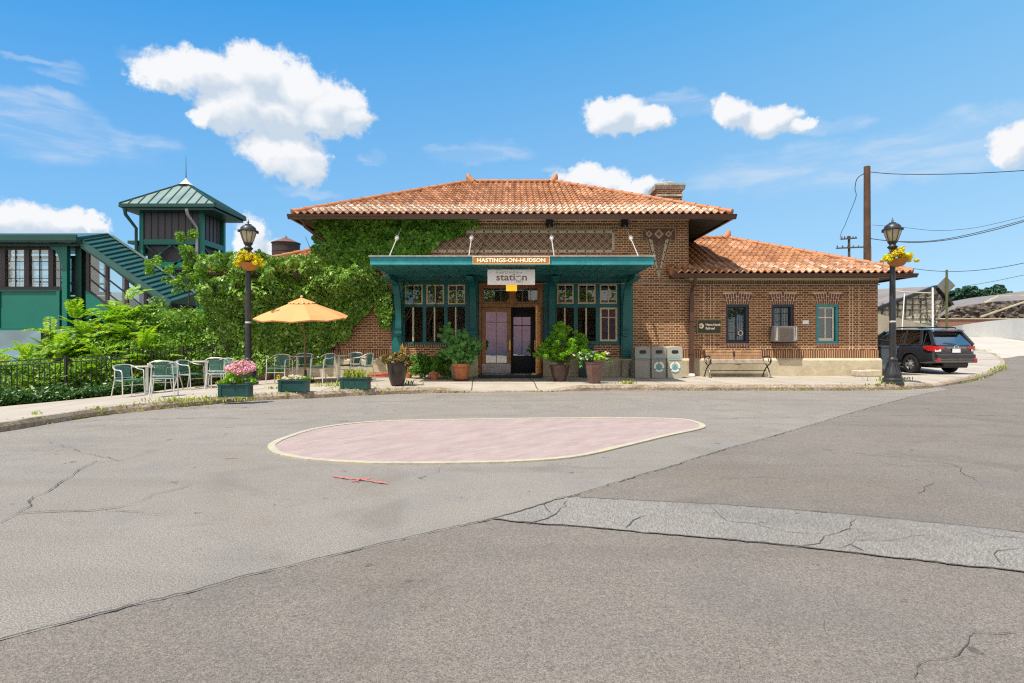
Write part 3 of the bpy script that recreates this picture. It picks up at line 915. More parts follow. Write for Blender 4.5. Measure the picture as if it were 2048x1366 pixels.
def crackline(mb, pts, w, jit=0.007, z=0.012, wander=False, rg=random.Random(9)):
    P = catmull([Vector((p.x, p.y, 0)) for p in pts], 5)
    P = resample(P, 0.05 if w < .03 else 0.12)
    ph = rg.uniform(0, 9)
    kk = [(rg.uniform(-1, 1), rg.uniform(-1, 1)) for _ in range(len(P)//3+3)]
    am = .032 if wander else .008
    P = [Vector((p.x+am*(kk[i//3][0]*(1-i%3/3)+kk[i//3+1][0]*(i%3/3)), p.y+am*(kk[i//3][1]*(1-i%3/3)+kk[i//3+1][1]*(i%3/3)), 0)) if w < .03 else p for i, p in enumerate(P)]
    wm = [rg.uniform(.0, 1.3) for _ in range(len(P)//4+3)]
    P = [Vector((p.x+rg.uniform(-jit, jit), p.y+rg.uniform(-jit, jit), gz(p.x, p.y)+z)) for p in P]
    b = len(mb.v)
    n = len(P)
    for i, p in enumerate(P):
        t = (P[min(i+1, n-1)]-P[max(0, i-1)]); t.z = 0
        t = t.normalized() if t.length > 0 else Vector((1,0,0))
        k = w*rg.uniform(0.55, 1.1)*(0.15 if i in (0, n-1) else 1)*(max(.12, wm[i//4]*(1-i%4/4)+wm[i//4+1]*(i%4/4)) if wander else 1)
        mb.v.append((p.x-t.y*k/2, p.y+t.x*k/2, p.z)); mb.v.append((p.x+t.y*k/2, p.y-t.x*k/2, p.z))
    for i in range(n-1):
        mb.f.append((b+2*i, b+2*i+1, b+2*i+3, b+2*i+2)[::-1]); mb.m.append(0)
def G0(px, py): return at(px, py, EYE*S/(py-683))
mb = MB()
crackline(mb, sm[3:], 0.016, 0.008)
crackline(mb, [G0(*q) for q in [(985,1040),(1060,1049),(1150,1055),(1300,1068),(1500,1086),(1700,1108),(1900,1131),(2048,1146),(2300,1190)]], 0.018, 0.008)
crackline(mb, [G0(*q) for q in [(1110,1000),(1150,996),(1300,1004),(1500,1015),(1700,1032),(1900,1051),(2048,1067),(2300,1098)]], 0.012, 0.008)
for L, w in [([(0,1050),(40,1022),(90,985),(140,955),(190,922)],.012), ([(30,1028),(120,1024),(200,1021),(260,1010),(330,985),(400,968)],.014), ([(200,1021),(260,1026),(340,1030)],.009), ([(0,1268),(120,1243),(240,1213),(330,1190)],.01),
             ([(1060,1049),(1090,1040),(1110,1030),(1135,1015),(1120,1008),(1150,1000)],.014), ([(1110,1030),(1085,1012),(1095,1003)],.01),
             ([(1430,1020),(1450,1040),(1500,1048),(1560,1062),(1615,1070)],.014), ([(1500,1048),(1560,1050)],.008),
             ([(1600,1097),(1650,1078),(1680,1062),(1710,1040)],.014), ([(1680,1100),(1700,1090),(1735,1066),(1700,1072)],.014), ([(1700,1080),(1780,1085),(1860,1072)],.01), ([(1700,1090),(1730,1110)],.012),
             ([(1250,1060),(1270,1045),(1300,1035)],.01), ([(1940,1060),(1990,1075),(2048,1080)],.012), ([(2048,1100),(2000,1105),(1990,1115),(2010,1138)],.012),
             ([(1760,927),(1830,935),(1880,950),(1900,956)],.012), ([(1700,905),(1740,912),(1800,915),(1850,925),(1900,930),(1960,975)],.012), ([(1830,990),(1850,975),(1870,968)],.012),
             ([(1840,1366),(1870,1325),(1960,1280),(2040,1260)],.012), ([(1620,1290),(1660,1240),(1680,1180)],.008), ([(1850,1340),(1900,1366)],.008), ([(1150,1210),(1190,1212)],.008), ([(1460,1366),(1485,1330),(1480,1300)],.006),
             ([(0,835),(300,836),(560,839),(750,846)],.022), ([(1410,838),(1600,835),(1800,832),(2048,832)],.018), ([(1090,928),(1150,935),(1230,938)],.008), ([(900,925),(860,950),(820,960)],.007),
             ([(90,880),(160,905),(260,925)],.008), ([(1450,960),(1520,955),(1600,965)],.006)]:
    crackline(mb, [G0(*q) for q in L], w*(.9 if L[0][1] < 1100 else .4), wander=True)
tag(build('road_surface', mb, M['seam']), kind='structure')

# paved island
ip = [(535,895),(541,904),(560,912),(620,922),(740,929),(900,929),(1050,925),(1160,915),(1250,895),(1340,873),(1400,860),(1411,853),(1395,845),(1360,839),(1250,836.5),(1120,837),(1000,838.5),(800,842),(700,848),(620,860),(560,879),(540,889)]
isl = catmull([Vector((p.x, p.y, 0)) for p in [G0(*q) for q in ip]], 5, True)
inner = []
for i, p in enumerate(isl):
    t = (isl[(i+1) % len(isl)]-isl[i-1]).normalized()
    inner.append(Vector((p.x-t.y*0.085, p.y+t.x*0.085, 0)))
cx = sum(p.x for p in isl)/len(isl); cy = sum(p.y for p in isl)/len(isl)
sgn = 1 if (inner[0]-Vector((cx,cy,0))).length < (isl[0]-Vector((cx,cy,0))).length else -1
if sgn < 0:
    inner = [isl[i]*2-inner[i] for i in range(len(isl))]
sheet('brick_pavement', [(p.x, p.y) for p in inner], 0.010, M['paver'], 0)
mb = MB(); n = len(isl)
for a, b in zip(isl, inner):
    mb.v += [(a.x, a.y, -0.01), (a.x, a.y, 0.018), (b.x, b.y, 0.018), (b.x, b.y, -0.005)]
for i in range(n):
    for k in range(3):
        a = i*4+k; c = ((i+1) % n)*4+k
        f = (a, c, c+1, a+1)
        mb.f.append(f if sgn < 0 else f[::-1]); mb.m.append(0)
ob = build('island_kerb', mb, M['island_border']); tag(ob, kind='structure')
bm = bmesh.new(); bm.from_mesh(ob.data); bmesh.ops.recalc_face_normals(bm, faces=bm.faces); bm.to_mesh(ob.data); bm.free()

# sprayed utility marks
mb = MB()
for L, w in [([(660,954),(700,959),(740,964),(778,969)],.026), ([(697,966),(720,962),(748,957)],.03), ([(700,962),(722,966)],.05), ([(792,947),(812,946)],.05), ([(624,987),(640,985)],.06), ([(1320,1028),(1346,1026)],.045), ([(174,1122),(181,1121)],.03)]:
    crackline(mb, [G0(*q) for q in L], w, 0.012, 0.014)
tag(build('road_marking', mb, M['redpaint']), kind='structure')

# river and far ridge to the west, wooded hill to the right
mb = MB(); mb.add([(-3000,115,-8.6),(60,115,-8.6),(60,1500,-8.6),(-3000,1500,-8.6)], [(0,1,2,3)])
mw, nw, bw = newmat('river_water'); bw.inputs['Base Color'].default_value = (0.10,0.14,0.16,1); bw.inputs['Roughness'].default_value = 0.25
tag(build('river', mb, mw), kind='structure')
mb = MB(); rg = random.Random(4)
hx = list(np.linspace(-2600, 300, 90))
for row, (yy, zz) in enumerate([(1250,-9),(1290,45),(1330,95),(1420,128),(1700,120)]):
    for i, x in enumerate(hx):
        mb.v.append((x, yy+rg.uniform(-15,15), zz*(0.85+0.15*math.sin(x*.004)+rg.uniform(-.03,.03)) if zz > 0 else zz))
for r_ in range(4):
    for i in range(len(hx)-1):
        a = r_*len(hx)+i; mb.f.append((a, a+1, a+1+len(hx), a+len(hx))); mb.m.append(0)
M['ridge'] = mat('hazy_wooded_ridge', (0.075, 0.115, 0.13), 0.95, var=0.3, scale=0.02)  # distance haze put into the bluish base colour
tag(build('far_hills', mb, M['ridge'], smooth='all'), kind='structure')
# ------------------------------------------------------------------ station building
FY = 18.3; WY = 18.42; ZS = 0.14
WX = 5.68
st = thing('station_building', 'brown brick railway station with clay tile hipped roofs, teal canopy and climbing plants', 'building', (0, FY, ZS))
def fx(px): return (px-1024)*FY/S
def fz(py): return EYE-(py-683)*FY/S
zf = fz(716.5)                       # top of the stone base
SX0, SX1 = fx(785), fx(1266); ZH = 3.27
# main block walls
mb = MB()
T = 0.3
mb.box(-WX, SX0, FY, FY+T, zf, 5.24); mb.box(SX1, WX, FY, FY+T, zf, 5.24); mb.box(SX0, SX1, FY, FY+T, ZH, 5.24)
mb.box(-WX, -WX+T, FY+T, 26.2, ZS, 5.24); mb.box(WX-T, WX, FY+T, 26.2, ZS, 5.24)
mb.box(-WX, WX, 26.2, 26.5, ZS, 5.02)
mb.box(SX0, fx(940), FY+.02, FY+.25, zf, fz(689)); mb.box(fx(1109), SX1, FY+.02, FY+.25, zf, fz(689))
wall = build('wall', mb, M['brick'], st)
# side wing walls (real openings for the windows on the right)
WR = 11.84
wins = [(1452,1498),(1543.5,1588),(1632.6,1677.5)]
wz0, wz1 = fz(687), fz(608)
mb = MB(); e = WX+.0
for a, b in wins:
    mb.box(e, X_(a, WY), WY, WY+.3, zf, 3.34); mb.box(X_(a, WY), X_(b, WY), WY, WY+.3, zf, wz0); mb.box(X_(a, WY), X_(b, WY), WY, WY+.3, wz1, 3.34)
    e = X_(b, WY)
mb.box(e, WR, WY, WY+.3, zf, 3.34)
mb.box(WR-.3, WR, WY+.3, 25.5, ZS, 3.34); mb.box(WX, WR, 25.5, 25.8, ZS, 3.34)
build('wing_wall', mb, M['brick'], st)
mb = MB(); mb.box(-9.05, -WX, WY, WY+.3, ZS+.3, 3.34); mb.box(-9.05, -8.75, WY+.3, 25.5, -.4, 3.34); mb.box(-9.05, -WX, 25.5, 25.8, -.4, 3.34)
build('wing_wall', mb, M['brick'], st)
# soldier bands just above the stone base
mb = MB()
mb.box(-9.05, SX0-.0, FY-.012+.0, FY, zf+.002, fz(700)); mb.box(SX1, WX, FY-.012, FY, zf+.002, fz(700)); mb.box(WX+.02, WR+.012, WY-.012, WY, zf+.002, fz(700)-.01)
mb.v[0:0] = []
mb.box(SX0, fx(940), FY+.008, FY+.02, fz(693.5), fz(689)); 
build('soldier_course', mb, M['soldier'], st)
# yellowish soldier course under the eaves and dentil band
mb = MB()
mb.box(WX+.02, WR+.014, WY-.014, WY, fz(569.5), fz(560)); mb.box(SX0-.2, 3.45, FY-.02, FY, fz(459), fz(449.5))
build('soldier_course', mb, M['soldier_y'], st)
# stone base with chamfered top
mb = MB()
def base_run(x0, x1, y, zb=ZS-.1):
    mb.prism_x([(y-.10, zb), (y+.2, zb), (y+.2, zf), (y-.02, zf), (y-.10, zf-.07)], x0, x1)
base_run(-9.1, fx(806), FY, -.5); base_run(fx(806)+.004, fx(957), FY+.005); base_run(fx(1086), fx(1240), FY+.005); base_run(fx(1240)+.004, WX+.1, FY)
mb.prism_x([(WY-.10, ZS-.1), (WY+.2, ZS-.1), (WY+.2, zf), (WY-.02, zf), (WY-.10, zf-.07)], WX+.104, WR+.08)
mb.box(WR+.0, WR+.08, WY+.2, 25.8, ZS-.1, zf)
build('stone_base', mb, M['foundation'], st)
mb = MB()
for px in (1249, 1271): mb.tube([(fx(px), FY-.16, ZS), (fx(px), FY-.16, zf-.05)], .13, 12)
build('stone_base', mb, M['foundation'], st, smooth=True)

# cream crown boards and eave soffits
mb = MB()
mb.box(-WX-.02, WX+.02, FY-.05, FY-.022, fz(440), fz(433.5)); mb.box(WX+.02, WR+.02, WY-.05, WY-.016, fz(560), fz(553))
build('crown_board', mb, M['cream'], st)
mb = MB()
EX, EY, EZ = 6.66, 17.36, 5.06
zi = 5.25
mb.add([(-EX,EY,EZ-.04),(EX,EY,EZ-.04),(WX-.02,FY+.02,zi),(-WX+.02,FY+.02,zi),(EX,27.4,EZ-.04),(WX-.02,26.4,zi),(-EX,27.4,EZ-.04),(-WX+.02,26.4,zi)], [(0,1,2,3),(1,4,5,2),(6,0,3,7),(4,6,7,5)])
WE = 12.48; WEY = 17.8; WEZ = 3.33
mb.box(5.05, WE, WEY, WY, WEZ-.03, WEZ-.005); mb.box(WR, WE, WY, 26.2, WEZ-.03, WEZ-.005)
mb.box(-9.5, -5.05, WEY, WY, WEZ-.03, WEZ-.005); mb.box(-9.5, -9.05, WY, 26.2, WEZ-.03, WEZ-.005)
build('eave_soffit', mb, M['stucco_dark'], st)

# ---- tiled roofs
def hip_roof(name, x0, x1, y0, y1, ze, pitch, faces, parent, tw=0.215, th=0.37, snow=True, cutx=None):
    """S-shaped clay tiles in lapped courses on each slope; faces: subset of 'FBLR'"""
    V = []; F = []; T_ = []
    def wave(u):
        f = (u/tw) % 1.0
        return 0.062*math.sin(PI*f/0.62) if f < 0.62 else -0.024*math.sin(PI*(f-0.62)/0.38)
    W = x1-x0; D = y1-y0
    half = min(W, D)/2
    rg = random.Random(12)
    for fc in faces:
        L = W if fc in 'FB' else D
        slope = half/math.cos(pitch)
        nc = int(slope/th)+1
        for c in range(nc):
            s0 = c*th; s1 = min(s0+th+0.05, slope)
            r0 = s0*math.cos(pitch); r1 = s1*math.cos(pitch)
            if L-2*r0 < tw*0.5: continue
            smp = np.arange(0, L+1e-6, tw/8)
            row0 = []; row1 = []; row2 = []
            js = {}
            for u in smp:
                k = int(u/tw)
                if k not in js: js[k] = rg.uniform(-.010, .010)
                for row, s, r, lift in ((row2, s0, r0, -0.012), (row0, s0, r0, 0.030), (row1, s1, r1, 0.0)):
                    uu = min(max(u, r-.03), L-r+.03)
                    ss = s + (js[k] if row is not row1 else 0)
                    h = wave(uu) + lift + 0.05
                    row.append((uu, ss, h))
            for i in range(len(smp)-1):
                if row0[i+1][0]-row0[i][0] < 1e-6 and row1[i+1][0]-row1[i][0] < 1e-6: continue
                b = len(V)
                for (u, s, h) in (row0[i], row0[i+1], row1[i+1], row1[i], row2[i], row2[i+1]):
                    hx = s*math.cos(pitch) - h*math.sin(pitch); hz = s*math.sin(pitch) + h*math.cos(pitch)
                    if fc == 'F': p = (x0+u, y0+hx, ze+hz)
                    elif fc == 'B': p = (x1-u, y1-hx, ze+hz)
                    elif fc == 'R': p = (x1-hx, y0+u, ze+hz)
                    else: p = (x0+hx, y1-u, ze+hz)
                    V.append(p)
                rr = random.Random(int(smp[i]/tw)*131 + c*7717 + ord(fc)).random()
                sn = 0.0
                if snow:
                    k = int(smp[i]/tw)
                    if c in (1, 2): sn = 0.95 if (k % 3 != 1) == (c == 1) or k % 3 == 2 else 0.5
                    if c == 3: sn = 0.45 if k % 3 == 0 else 0.1
                    if c == 0: sn = .25
                else:
                    if c in (0, 1, 2): sn = 0.5 if (int(smp[i]/tw)+c) % 4 == 0 else 0.1
                F.append((b, b+1, b+2, b+3)); T_.append((rr, sn, 0))
                F.append((b+4, b+5, b+1, b)); T_.append((rr, 0, 0))
    m_ = MB(); m_.v = V; m_.f = F; m_.m = [0]*len(F)
    if cutx is not None:
        keep = [i for i, f in enumerate(F) if all((V[j][0] > cutx[0] and V[j][0] < cutx[1]) for j in f)]
        m_.f = [F[i] for i in keep]; T_ = [T_[i] for i in keep]; m_.m = [0]*len(keep)
    o = build(name, m_, M['tile'], parent, smooth=True)
    a = o.data.attributes.new('tile', 'FLOAT_VECTOR', 'FACE')
    a.data.foreach_set('vector', [q for t in T_ for q in t])
    # underlay
    u = MB()
    hz = half*math.tan(pitch); 
    if W >= D: ra = (x0+half, (y0+y1)/2, ze+hz); rb = (x1-half, (y0+y1)/2, ze+hz)
    else: ra = ((x0+x1)/2, y0+half, ze+hz); rb = ((x0+x1)/2, y1-half, ze+hz)
    u.add([(x0,y0,ze),(x1,y0,ze),(x1,y1,ze),(x0,y1,ze),ra,rb], [(0,1,5,4),(1,2,5),(2,3,4,5),(3,0,4)] if W >= D else [(0,1,4),(1,2,5,4),(2,3,5),(3,0,4,5)])
    build('roof_deck', u, M['clay_dark'], o)
    return o, ra, rb
PM = math.atan2(2.34, 5.02)
roof, ra, rb = hip_roof('roof', -6.70, 6.70, 17.32, 27.4, EZ+.03, PM, 'FLRB', st)
def caps(name, segs, parent, r=0.085):
    """overlapping barrel caps along hips and ridges"""
    u = MB()
    for a, b in segs:
        a = Vector(a); b = Vector(b); L = (b-a).length; n = max(1, int(L/0.40))
        for i in range(n):
            p = a.lerp(b, i/n); q = a.lerp(b, (i+1.12)/n)
            u.tube([p, p.lerp(q, .08), q], [r*1.12, r*1.12, r*.86], 10)
    return build(name, u, M['clay'], parent, smooth=True)
up = Vector((0,0,.10))
c_ = [Vector((-6.70,17.32,EZ+.03)), Vector((6.70,17.32,EZ+.03)), Vector((6.70,27.4,EZ+.03)), Vector((-6.70,27.4,EZ+.03))]
ra = Vector(ra); rb = Vector(rb)
caps('ridge_cap', [(c_[0]+up, ra+up), (c_[1]+up, rb+up), (c_[2]+up, rb+up), (c_[3]+up, ra+up), (ra+up, rb+up)], roof)
def finial(p, lean, parent):
    u = MB()
    p = Vector(p)
    u.tube([p+Vector((-lean*.12,0,-.05)), p+Vector((0,0,.06)), p+Vector((lean*.05,0,.17)), p+Vector((lean*.06,0,.27)), p+Vector((lean*.06,0,.31))], [.17, .15, .105, .075, .03], 12)
    build('finial', u, M['clay'], parent, smooth=True)
finial(ra+up, -1, roof); finial(rb+up, 1, roof)
PW = math.atan2(1.80, 4.2)
roofw, wa, wb = hip_roof('roof', -1.0, 12.52, 17.77, 26.2, WEZ+.02, PW, 'FRB', st, snow=False, cutx=(5.05, 99))
# the part of the wing roof inside the main block is cut away
wb = Vector(wb); wa = Vector((5.7, wb.y, wb.z))
roofw.children[0].data.clear_geometry()
u = MB()
z0 = WEZ+.0
u.add([(5.72,18.5,z0+.3),(12.5,17.8,z0),(12.5,26.2,z0),(5.72,26.0,z0),(5.72,wb.y,wb.z-.02),(wb.x,wb.y,wb.z-.02),(5.05,17.8,z0),(5.05,18.25,z0+.17)], [(6,1,5,4,0),(1,2,5),(2,3,4,5)])
me = roofw.children[0].data
me.from_pydata([(p[0], p[1]-FY, p[2]-ZS) for p in u.v], [], u.f)
def drop_inside(o, xlim, ylim):
    bm = bmesh.new(); bm.from_mesh(o.data)
    dead = [f for f in bm.faces if xlim(f.calc_center_median().x) and f.calc_center_median().y+FY > ylim]
    bmesh.ops.delete(bm, geom=dead, context='FACES'); bm.to_mesh(o.data); bm.free()
drop_inside(roofw, lambda x: x < 5.66, 18.28)
caps('ridge_cap', [(Vector((12.52,17.77,WEZ+.02))+up, wb+up), (Vector((12.52,26.2,WEZ+.02))+up, wb+up), (wa+up, wb+up), (Vector((5.02,17.8,WEZ+.08)), Vector((5.02,18.28,WEZ+.30)))], roofw)
finial(wb+up, 1, roofw)
roofl, la, lb = hip_roof('roof', -9.54, 4.0, 17.77, 26.2, WEZ+.02, PW, 'FLB', st, snow=False, cutx=(-99, -5.05))
la = Vector(la)
me = roofl.children[0].data; me.clear_geometry()
me.from_pydata([(p[0], p[1]-FY, p[2]-ZS) for p in [(-9.5,17.8,z0),(-5.72,17.8,z0),(-5.72,26,z0),(-9.5,26.2,z0),(la.x,la.y,la.z-.02),(-5.72,la.y,la.z-.02)]], [], [(0,1,5,4),(5,2,3,4),(3,0,4)])
drop_inside(roofl, lambda x: x > -5.66, 18.28)
caps('ridge_cap', [(Vector((-9.54,17.77,WEZ+.02))+up, la+up), (Vector((-9.54,26.2,WEZ+.02))+up, la+up), (la+up, Vector((-5.7, la.y, la.z))+up)], roofl)

# gutters (ogee) and downpipes
def gutter(segs, parent, s=1.0):
    u = MB()
    for (a, b, nrm) in segs:
        a = Vector(a); b = Vector(b); n = Vector(nrm)
        prof = [(0.0,-.10),(.055,-.10),(.075,-.055),(.105,-.03),(.125,.02),(.11,.02),(.09,-.02),(.0,-.02)]
        k = len(prof)
        ea = 1
        vs = [a + n*(q*s) + Vector((0,0,z*s)) for q, z in prof] + [b + n*(q*s) + Vector((0,0,z*s)) for q, z in prof]
        fs = [tuple(range(k))[::-1], tuple(range(k, 2*k))] + [(i, (i+1) % k, k+(i+1) % k, k+i) for i in range(k)]
        u.add(vs, fs)
    o = build('gutter', u, M['gutter'], parent)
    bm = bmesh.new(); bm.from_mesh(o.data); bmesh.ops.recalc_face_normals(bm, faces=bm.faces); bm.to_mesh(o.data); bm.free()
    return o
g = EZ+.03
gutter([((-6.82,17.36,g),(6.82,17.36,g),(0,-1,0)), ((6.70,17.34,g),(6.70,27.5,g),(1,0,0)), ((-6.70,17.34,g),(-6.70,27.5,g),(-1,0,0))], st, 1.15)
g = WEZ+.02
gutter([((5.0,17.8,g),(12.64,17.8,g),(0,-1,0)), ((12.52,17.78,g),(12.52,26.3,g),(1,0,0))], st)
gutter([((-9.66,17.8,g),(-5.0,17.8,g),(0,-1,0)), ((-9.54,17.78,g),(-9.54,26.3,g),(-1,0,0))], st)
mb = MB()
dxp = X_(1382.5, 18.15)
mb.tube([(X_(1392,17.75), 17.76, 3.28), (X_(1390,17.8), 17.85, 3.05), (dxp, 18.12, 2.85), (dxp, 18.13, 2.6)], .055, 10)
mb.box(dxp-.06, dxp+.06, 18.07, 18.19, ZS+.06, 2.66); 
for z in (.85, 1.9): mb.box(dxp-.075, dxp+.075, 18.055, 18.2, z, z+.045)
build('downpipe', mb, M['gutter'], st)
mb = MB(); mb.lathe([(.09,0),(.11,.04),(.08,.09)], (dxp-.02, 18.04, ZS), 10)
build('downpipe_foot', mb, M['white'], st)
mb = MB(); mb.tube([(-6.45,17.5,5.0),(-6.40,17.6,4.80),(-6.1,17.95,4.55),(-5.8,18.2,4.35),(-5.75,18.24,3.6)], .05, 10)
build('downpipe', mb, M['gutter'], st, smooth=True)

# chimney
CX, CY = X_(1333, 20.9), 20.9
mb = MB(); w = .44
mb.box(CX-w, CX+w, CY-w, CY+w, 4.5, Z_(377, 20.5))
ch = build('chimney', mb, M['brick'], roof)
mb = MB()
zc = Z_(393, 20.5)
mb.box(CX-w-.035, CX+w+.035, CY-w-.035, CY+w+.035, zc, zc+.07)
z1 = Z_(379, 20.5)
mb.prism_x([(CY-w-.02,z1),(CY+w+.02,z1),(CY+w+.10,z1+.13),(CY+w+.10,z1+.18),(CY-w-.10,z1+.18),(CY-w-.10,z1+.13)], CX-w-.10, CX+w+.10)
mb.lathe([(.54,z1+.18),(.52,z1+.24),(.36,z1+.28),(.30,z1+.33),(.10,z1+.35)], (CX, CY, 0), 8)
build('chimney_cap', mb, stonemat('weathered_cap_stone', (0.26,0.25,0.22), (0.50,0.48,0.43), (0.14,0.12,0.10), 9, .5), ch)

# ---- frieze of lozenge tiles
mb = MB()
fx0, fx1, fz0, fz1 = -3.32, fx(1229), fz(505), fz(461)
yb = FY-.004
mb.box(fx0, fx1, yb-.002, yb, fz0, fz1, 0)
bw = .085
for a, b, c, d in ((fx0, fx1, fz0, fz0+bw), (fx0, fx1, fz1-bw, fz1), (fx0, fx0+bw, fz0+bw, fz1-bw), (fx1-bw, fx1, fz0+bw, fz1-bw)):
    mb.box(a, b, yb-.010, yb-.004, c, d, 1)
n = int((fx1-fx0)/.288)
for i in range(n+1):
    x = fx0+bw/2+i*(fx1-fx0-bw)/n
    for z in (fz0+bw/2, fz1-bw/2): mb.box(x-.026, x+.026, yb-.014, yb-.0105, z-.026, z+.026, 2)
ix0, ix1, iz0, iz1 = fx0+bw, fx1-bw, fz0+bw, fz1-bw
H = iz1-iz0
def diag(x, sgn, wd, m, yo):
    """line going up at 45 degrees, clipped to the panel"""
    a = [x, iz0]; b = [x+sgn*H, iz1]
    if sgn > 0:
        if a[0] < ix0: a = [ix0, iz0+(ix0-x)]
        if b[0] > ix1: b = [ix1, iz0+(ix1-x)]
    else:
        if a[0] > ix1: a = [ix1, iz0+(x-ix1)]
        if b[0] < ix0: b = [ix0, iz0+(x-ix0)]
    if a[1] >= iz1-.01 or b[1] <= iz0+.01 or b[1] <= a[1]+.02: return
    mb.bar((a[0], yo, a[1]), (b[0], yo, b[1]), wd, .003, m, up=(0,1,0))
k = 0
x = ix0-H
while x < ix1+H:
    for o_ in (0, .085):
        diag(x+o_, 1, .017, 3, yb-.0075); diag(x+o_+H*0.0, -1, .017, 3, yb-.0115)
    x += .288; k += 1
for i in range(int((ix1-ix0)/.288)+1):
    xx = ix0+.12+i*.288; zz = (iz0+iz1)/2 + (0.09 if i % 2 else -.09)
    if xx < ix1-.08: mb.prism_y([(xx-.055,zz),(xx,zz-.055),(xx+.055,zz),(xx,zz+.055)], yb-.0105, yb-.0095, 4)
for i in range(int((3.9+3.3)/.0635)):
    x = fx0+i*.0635+.01
    if x < fx1+.5: mb.box(x, x+.036, yb-.008, yb, fz(511), fz(507.5), 5)
M['tile_cream'] = mat('cream_glazed_tile', (0.40,0.34,0.22), 0.5, var=0.15, scale=12)
M['tile_line'] = mat('cream_tile_line', (0.36,0.27,0.17), 0.6, var=0.1)
M['tile_dark'] = mat('dark_tile', (0.03,0.03,0.02), 0.5)
M['tile_red'] = mat('red_tile', (0.27,0.075,0.04), 0.55, var=0.3, scale=14)
M['tile_brown'] = mat('brown_tile', (0.12,0.055,0.035), 0.7, var=0.35, scale=7)
build('frieze', mb, [M['tile_brown'], M['tile_cream'], M['tile_dark'], M['tile_line'], M['tile_red'], M['tile_red']], st)
# arrow-shaped tile ornament right of the canopy
mb = MB()
ox = fx(1317.5); ot = fz(458); ob_ = fz(561)
def o2(px, py): return (ox + (px-1317.5)*FY/S, fz(py))
def pl(pts, m, y): 
    P = [o2(*q) for q in pts]
    area = sum(P[i][0]*P[(i+1) % len(P)][1]-P[(i+1) % len(P)][0]*P[i][1] for i in range(len(P)))
    mb.prism_y(P if area > 0 else P[::-1], y, y+.002, m)
def ln(a, b, w, m, y):
    A = o2(*a); B = o2(*b); mb.bar((A[0], y, A[1]), (B[0], y, B[1]), w, .003, m, up=(0,1,0))
pl([(1295,476),(1340,476),(1317.5,562)], 0, yb-.004)
pl([(1284,456),(1351,456),(1351,482),(1284,482)], 0, yb-.0045)
for a, b in (((1284,456),(1351,456)),((1284,482),(1298,482)),((1337,482),(1351,482)),((1284,456),(1284,482)),((1351,456),(1351,482)),((1293,476),(1317.5,562)),((1342,476),(1317.5,562)),((1284,456),(1298,470)),((1351,456),(1337,470))):
    ln(a, b, .022, 3, yb-.009)
for s_ in (-1, 1):
    X0 = 1317.5
    pl([(X0+s_*20,478),(X0+s_*13,480),(X0+s_*0,548),(X0,558)], 1, yb-.012)
    for t in (.12, .35, .58, .8):
        x_ = X0+s_*(17.5*(1-t)+0); y_ = 478+t*76
        pl([(x_-1.3,y_-1.5),(x_+1.3,y_-1.5),(x_+1.3,y_+1.5),(x_-1.3,y_+1.5)], 2, yb-.0145)
for (x_, y_, r_) in ((1317.5,468,10),(1298,468,7),(1337,468,7)):
    pl([(x_-r_,y_),(x_,y_-r_),(x_+r_,y_),(x_,y_+r_)], 1, yb-.013)
    q = r_*0.55
    pl([(x_-q,y_),(x_,y_-q),(x_+q,y_),(x_,y_+q)], 4, yb-.0155)
for i in range(8):
    y_ = 488+i*7; hw = 11*(1-i/9)
    for s_ in (-1, 1): ln((1317.5, y_+hw*.9), (1317.5+s_*hw, y_), .014, 3, yb-.0085)
ln((1317.5, 482), (1317.5, 552), .012, 3, yb-.010)
for q in ((1308,477),(1327,477),(1317.5,481)): pl([(q[0]-1.3,q[1]-1.3),(q[0]+1.3,q[1]-1.3),(q[0]+1.3,q[1]+1.3),(q[0]-1.3,q[1]+1.3)], 2, yb-.016)
build('tile_ornament', mb, [M['tile_brown'], M['tile_cream'], M['tile_dark'], M['tile_line'], M['tile_red']], st)
# string course and conduit
mb = MB(); mb.tube([(SX1+.15, FY-.03, fz(567.5)), (WX+.05, FY-.03, fz(567.5))], .016, 6); mb.tube([(WX+.1, WY-.03, fz(568.5)), (WR+.05, WY-.03, fz(568.5))], .014, 6)
mb.tube([(fx(1034),FY-.35,fz(580)),(fx(1048),FY-.35,fz(580)),(fx(1062),FY-.3,fz(569)),(fx(1095),FY-.3,fz(569))], .014, 6)
mb.tube([(fx(1108),FY-.12,fz(568)),(fx(1252),FY-.12,fz(568))], .014, 6)
build('conduit', mb, M['steel'], st)

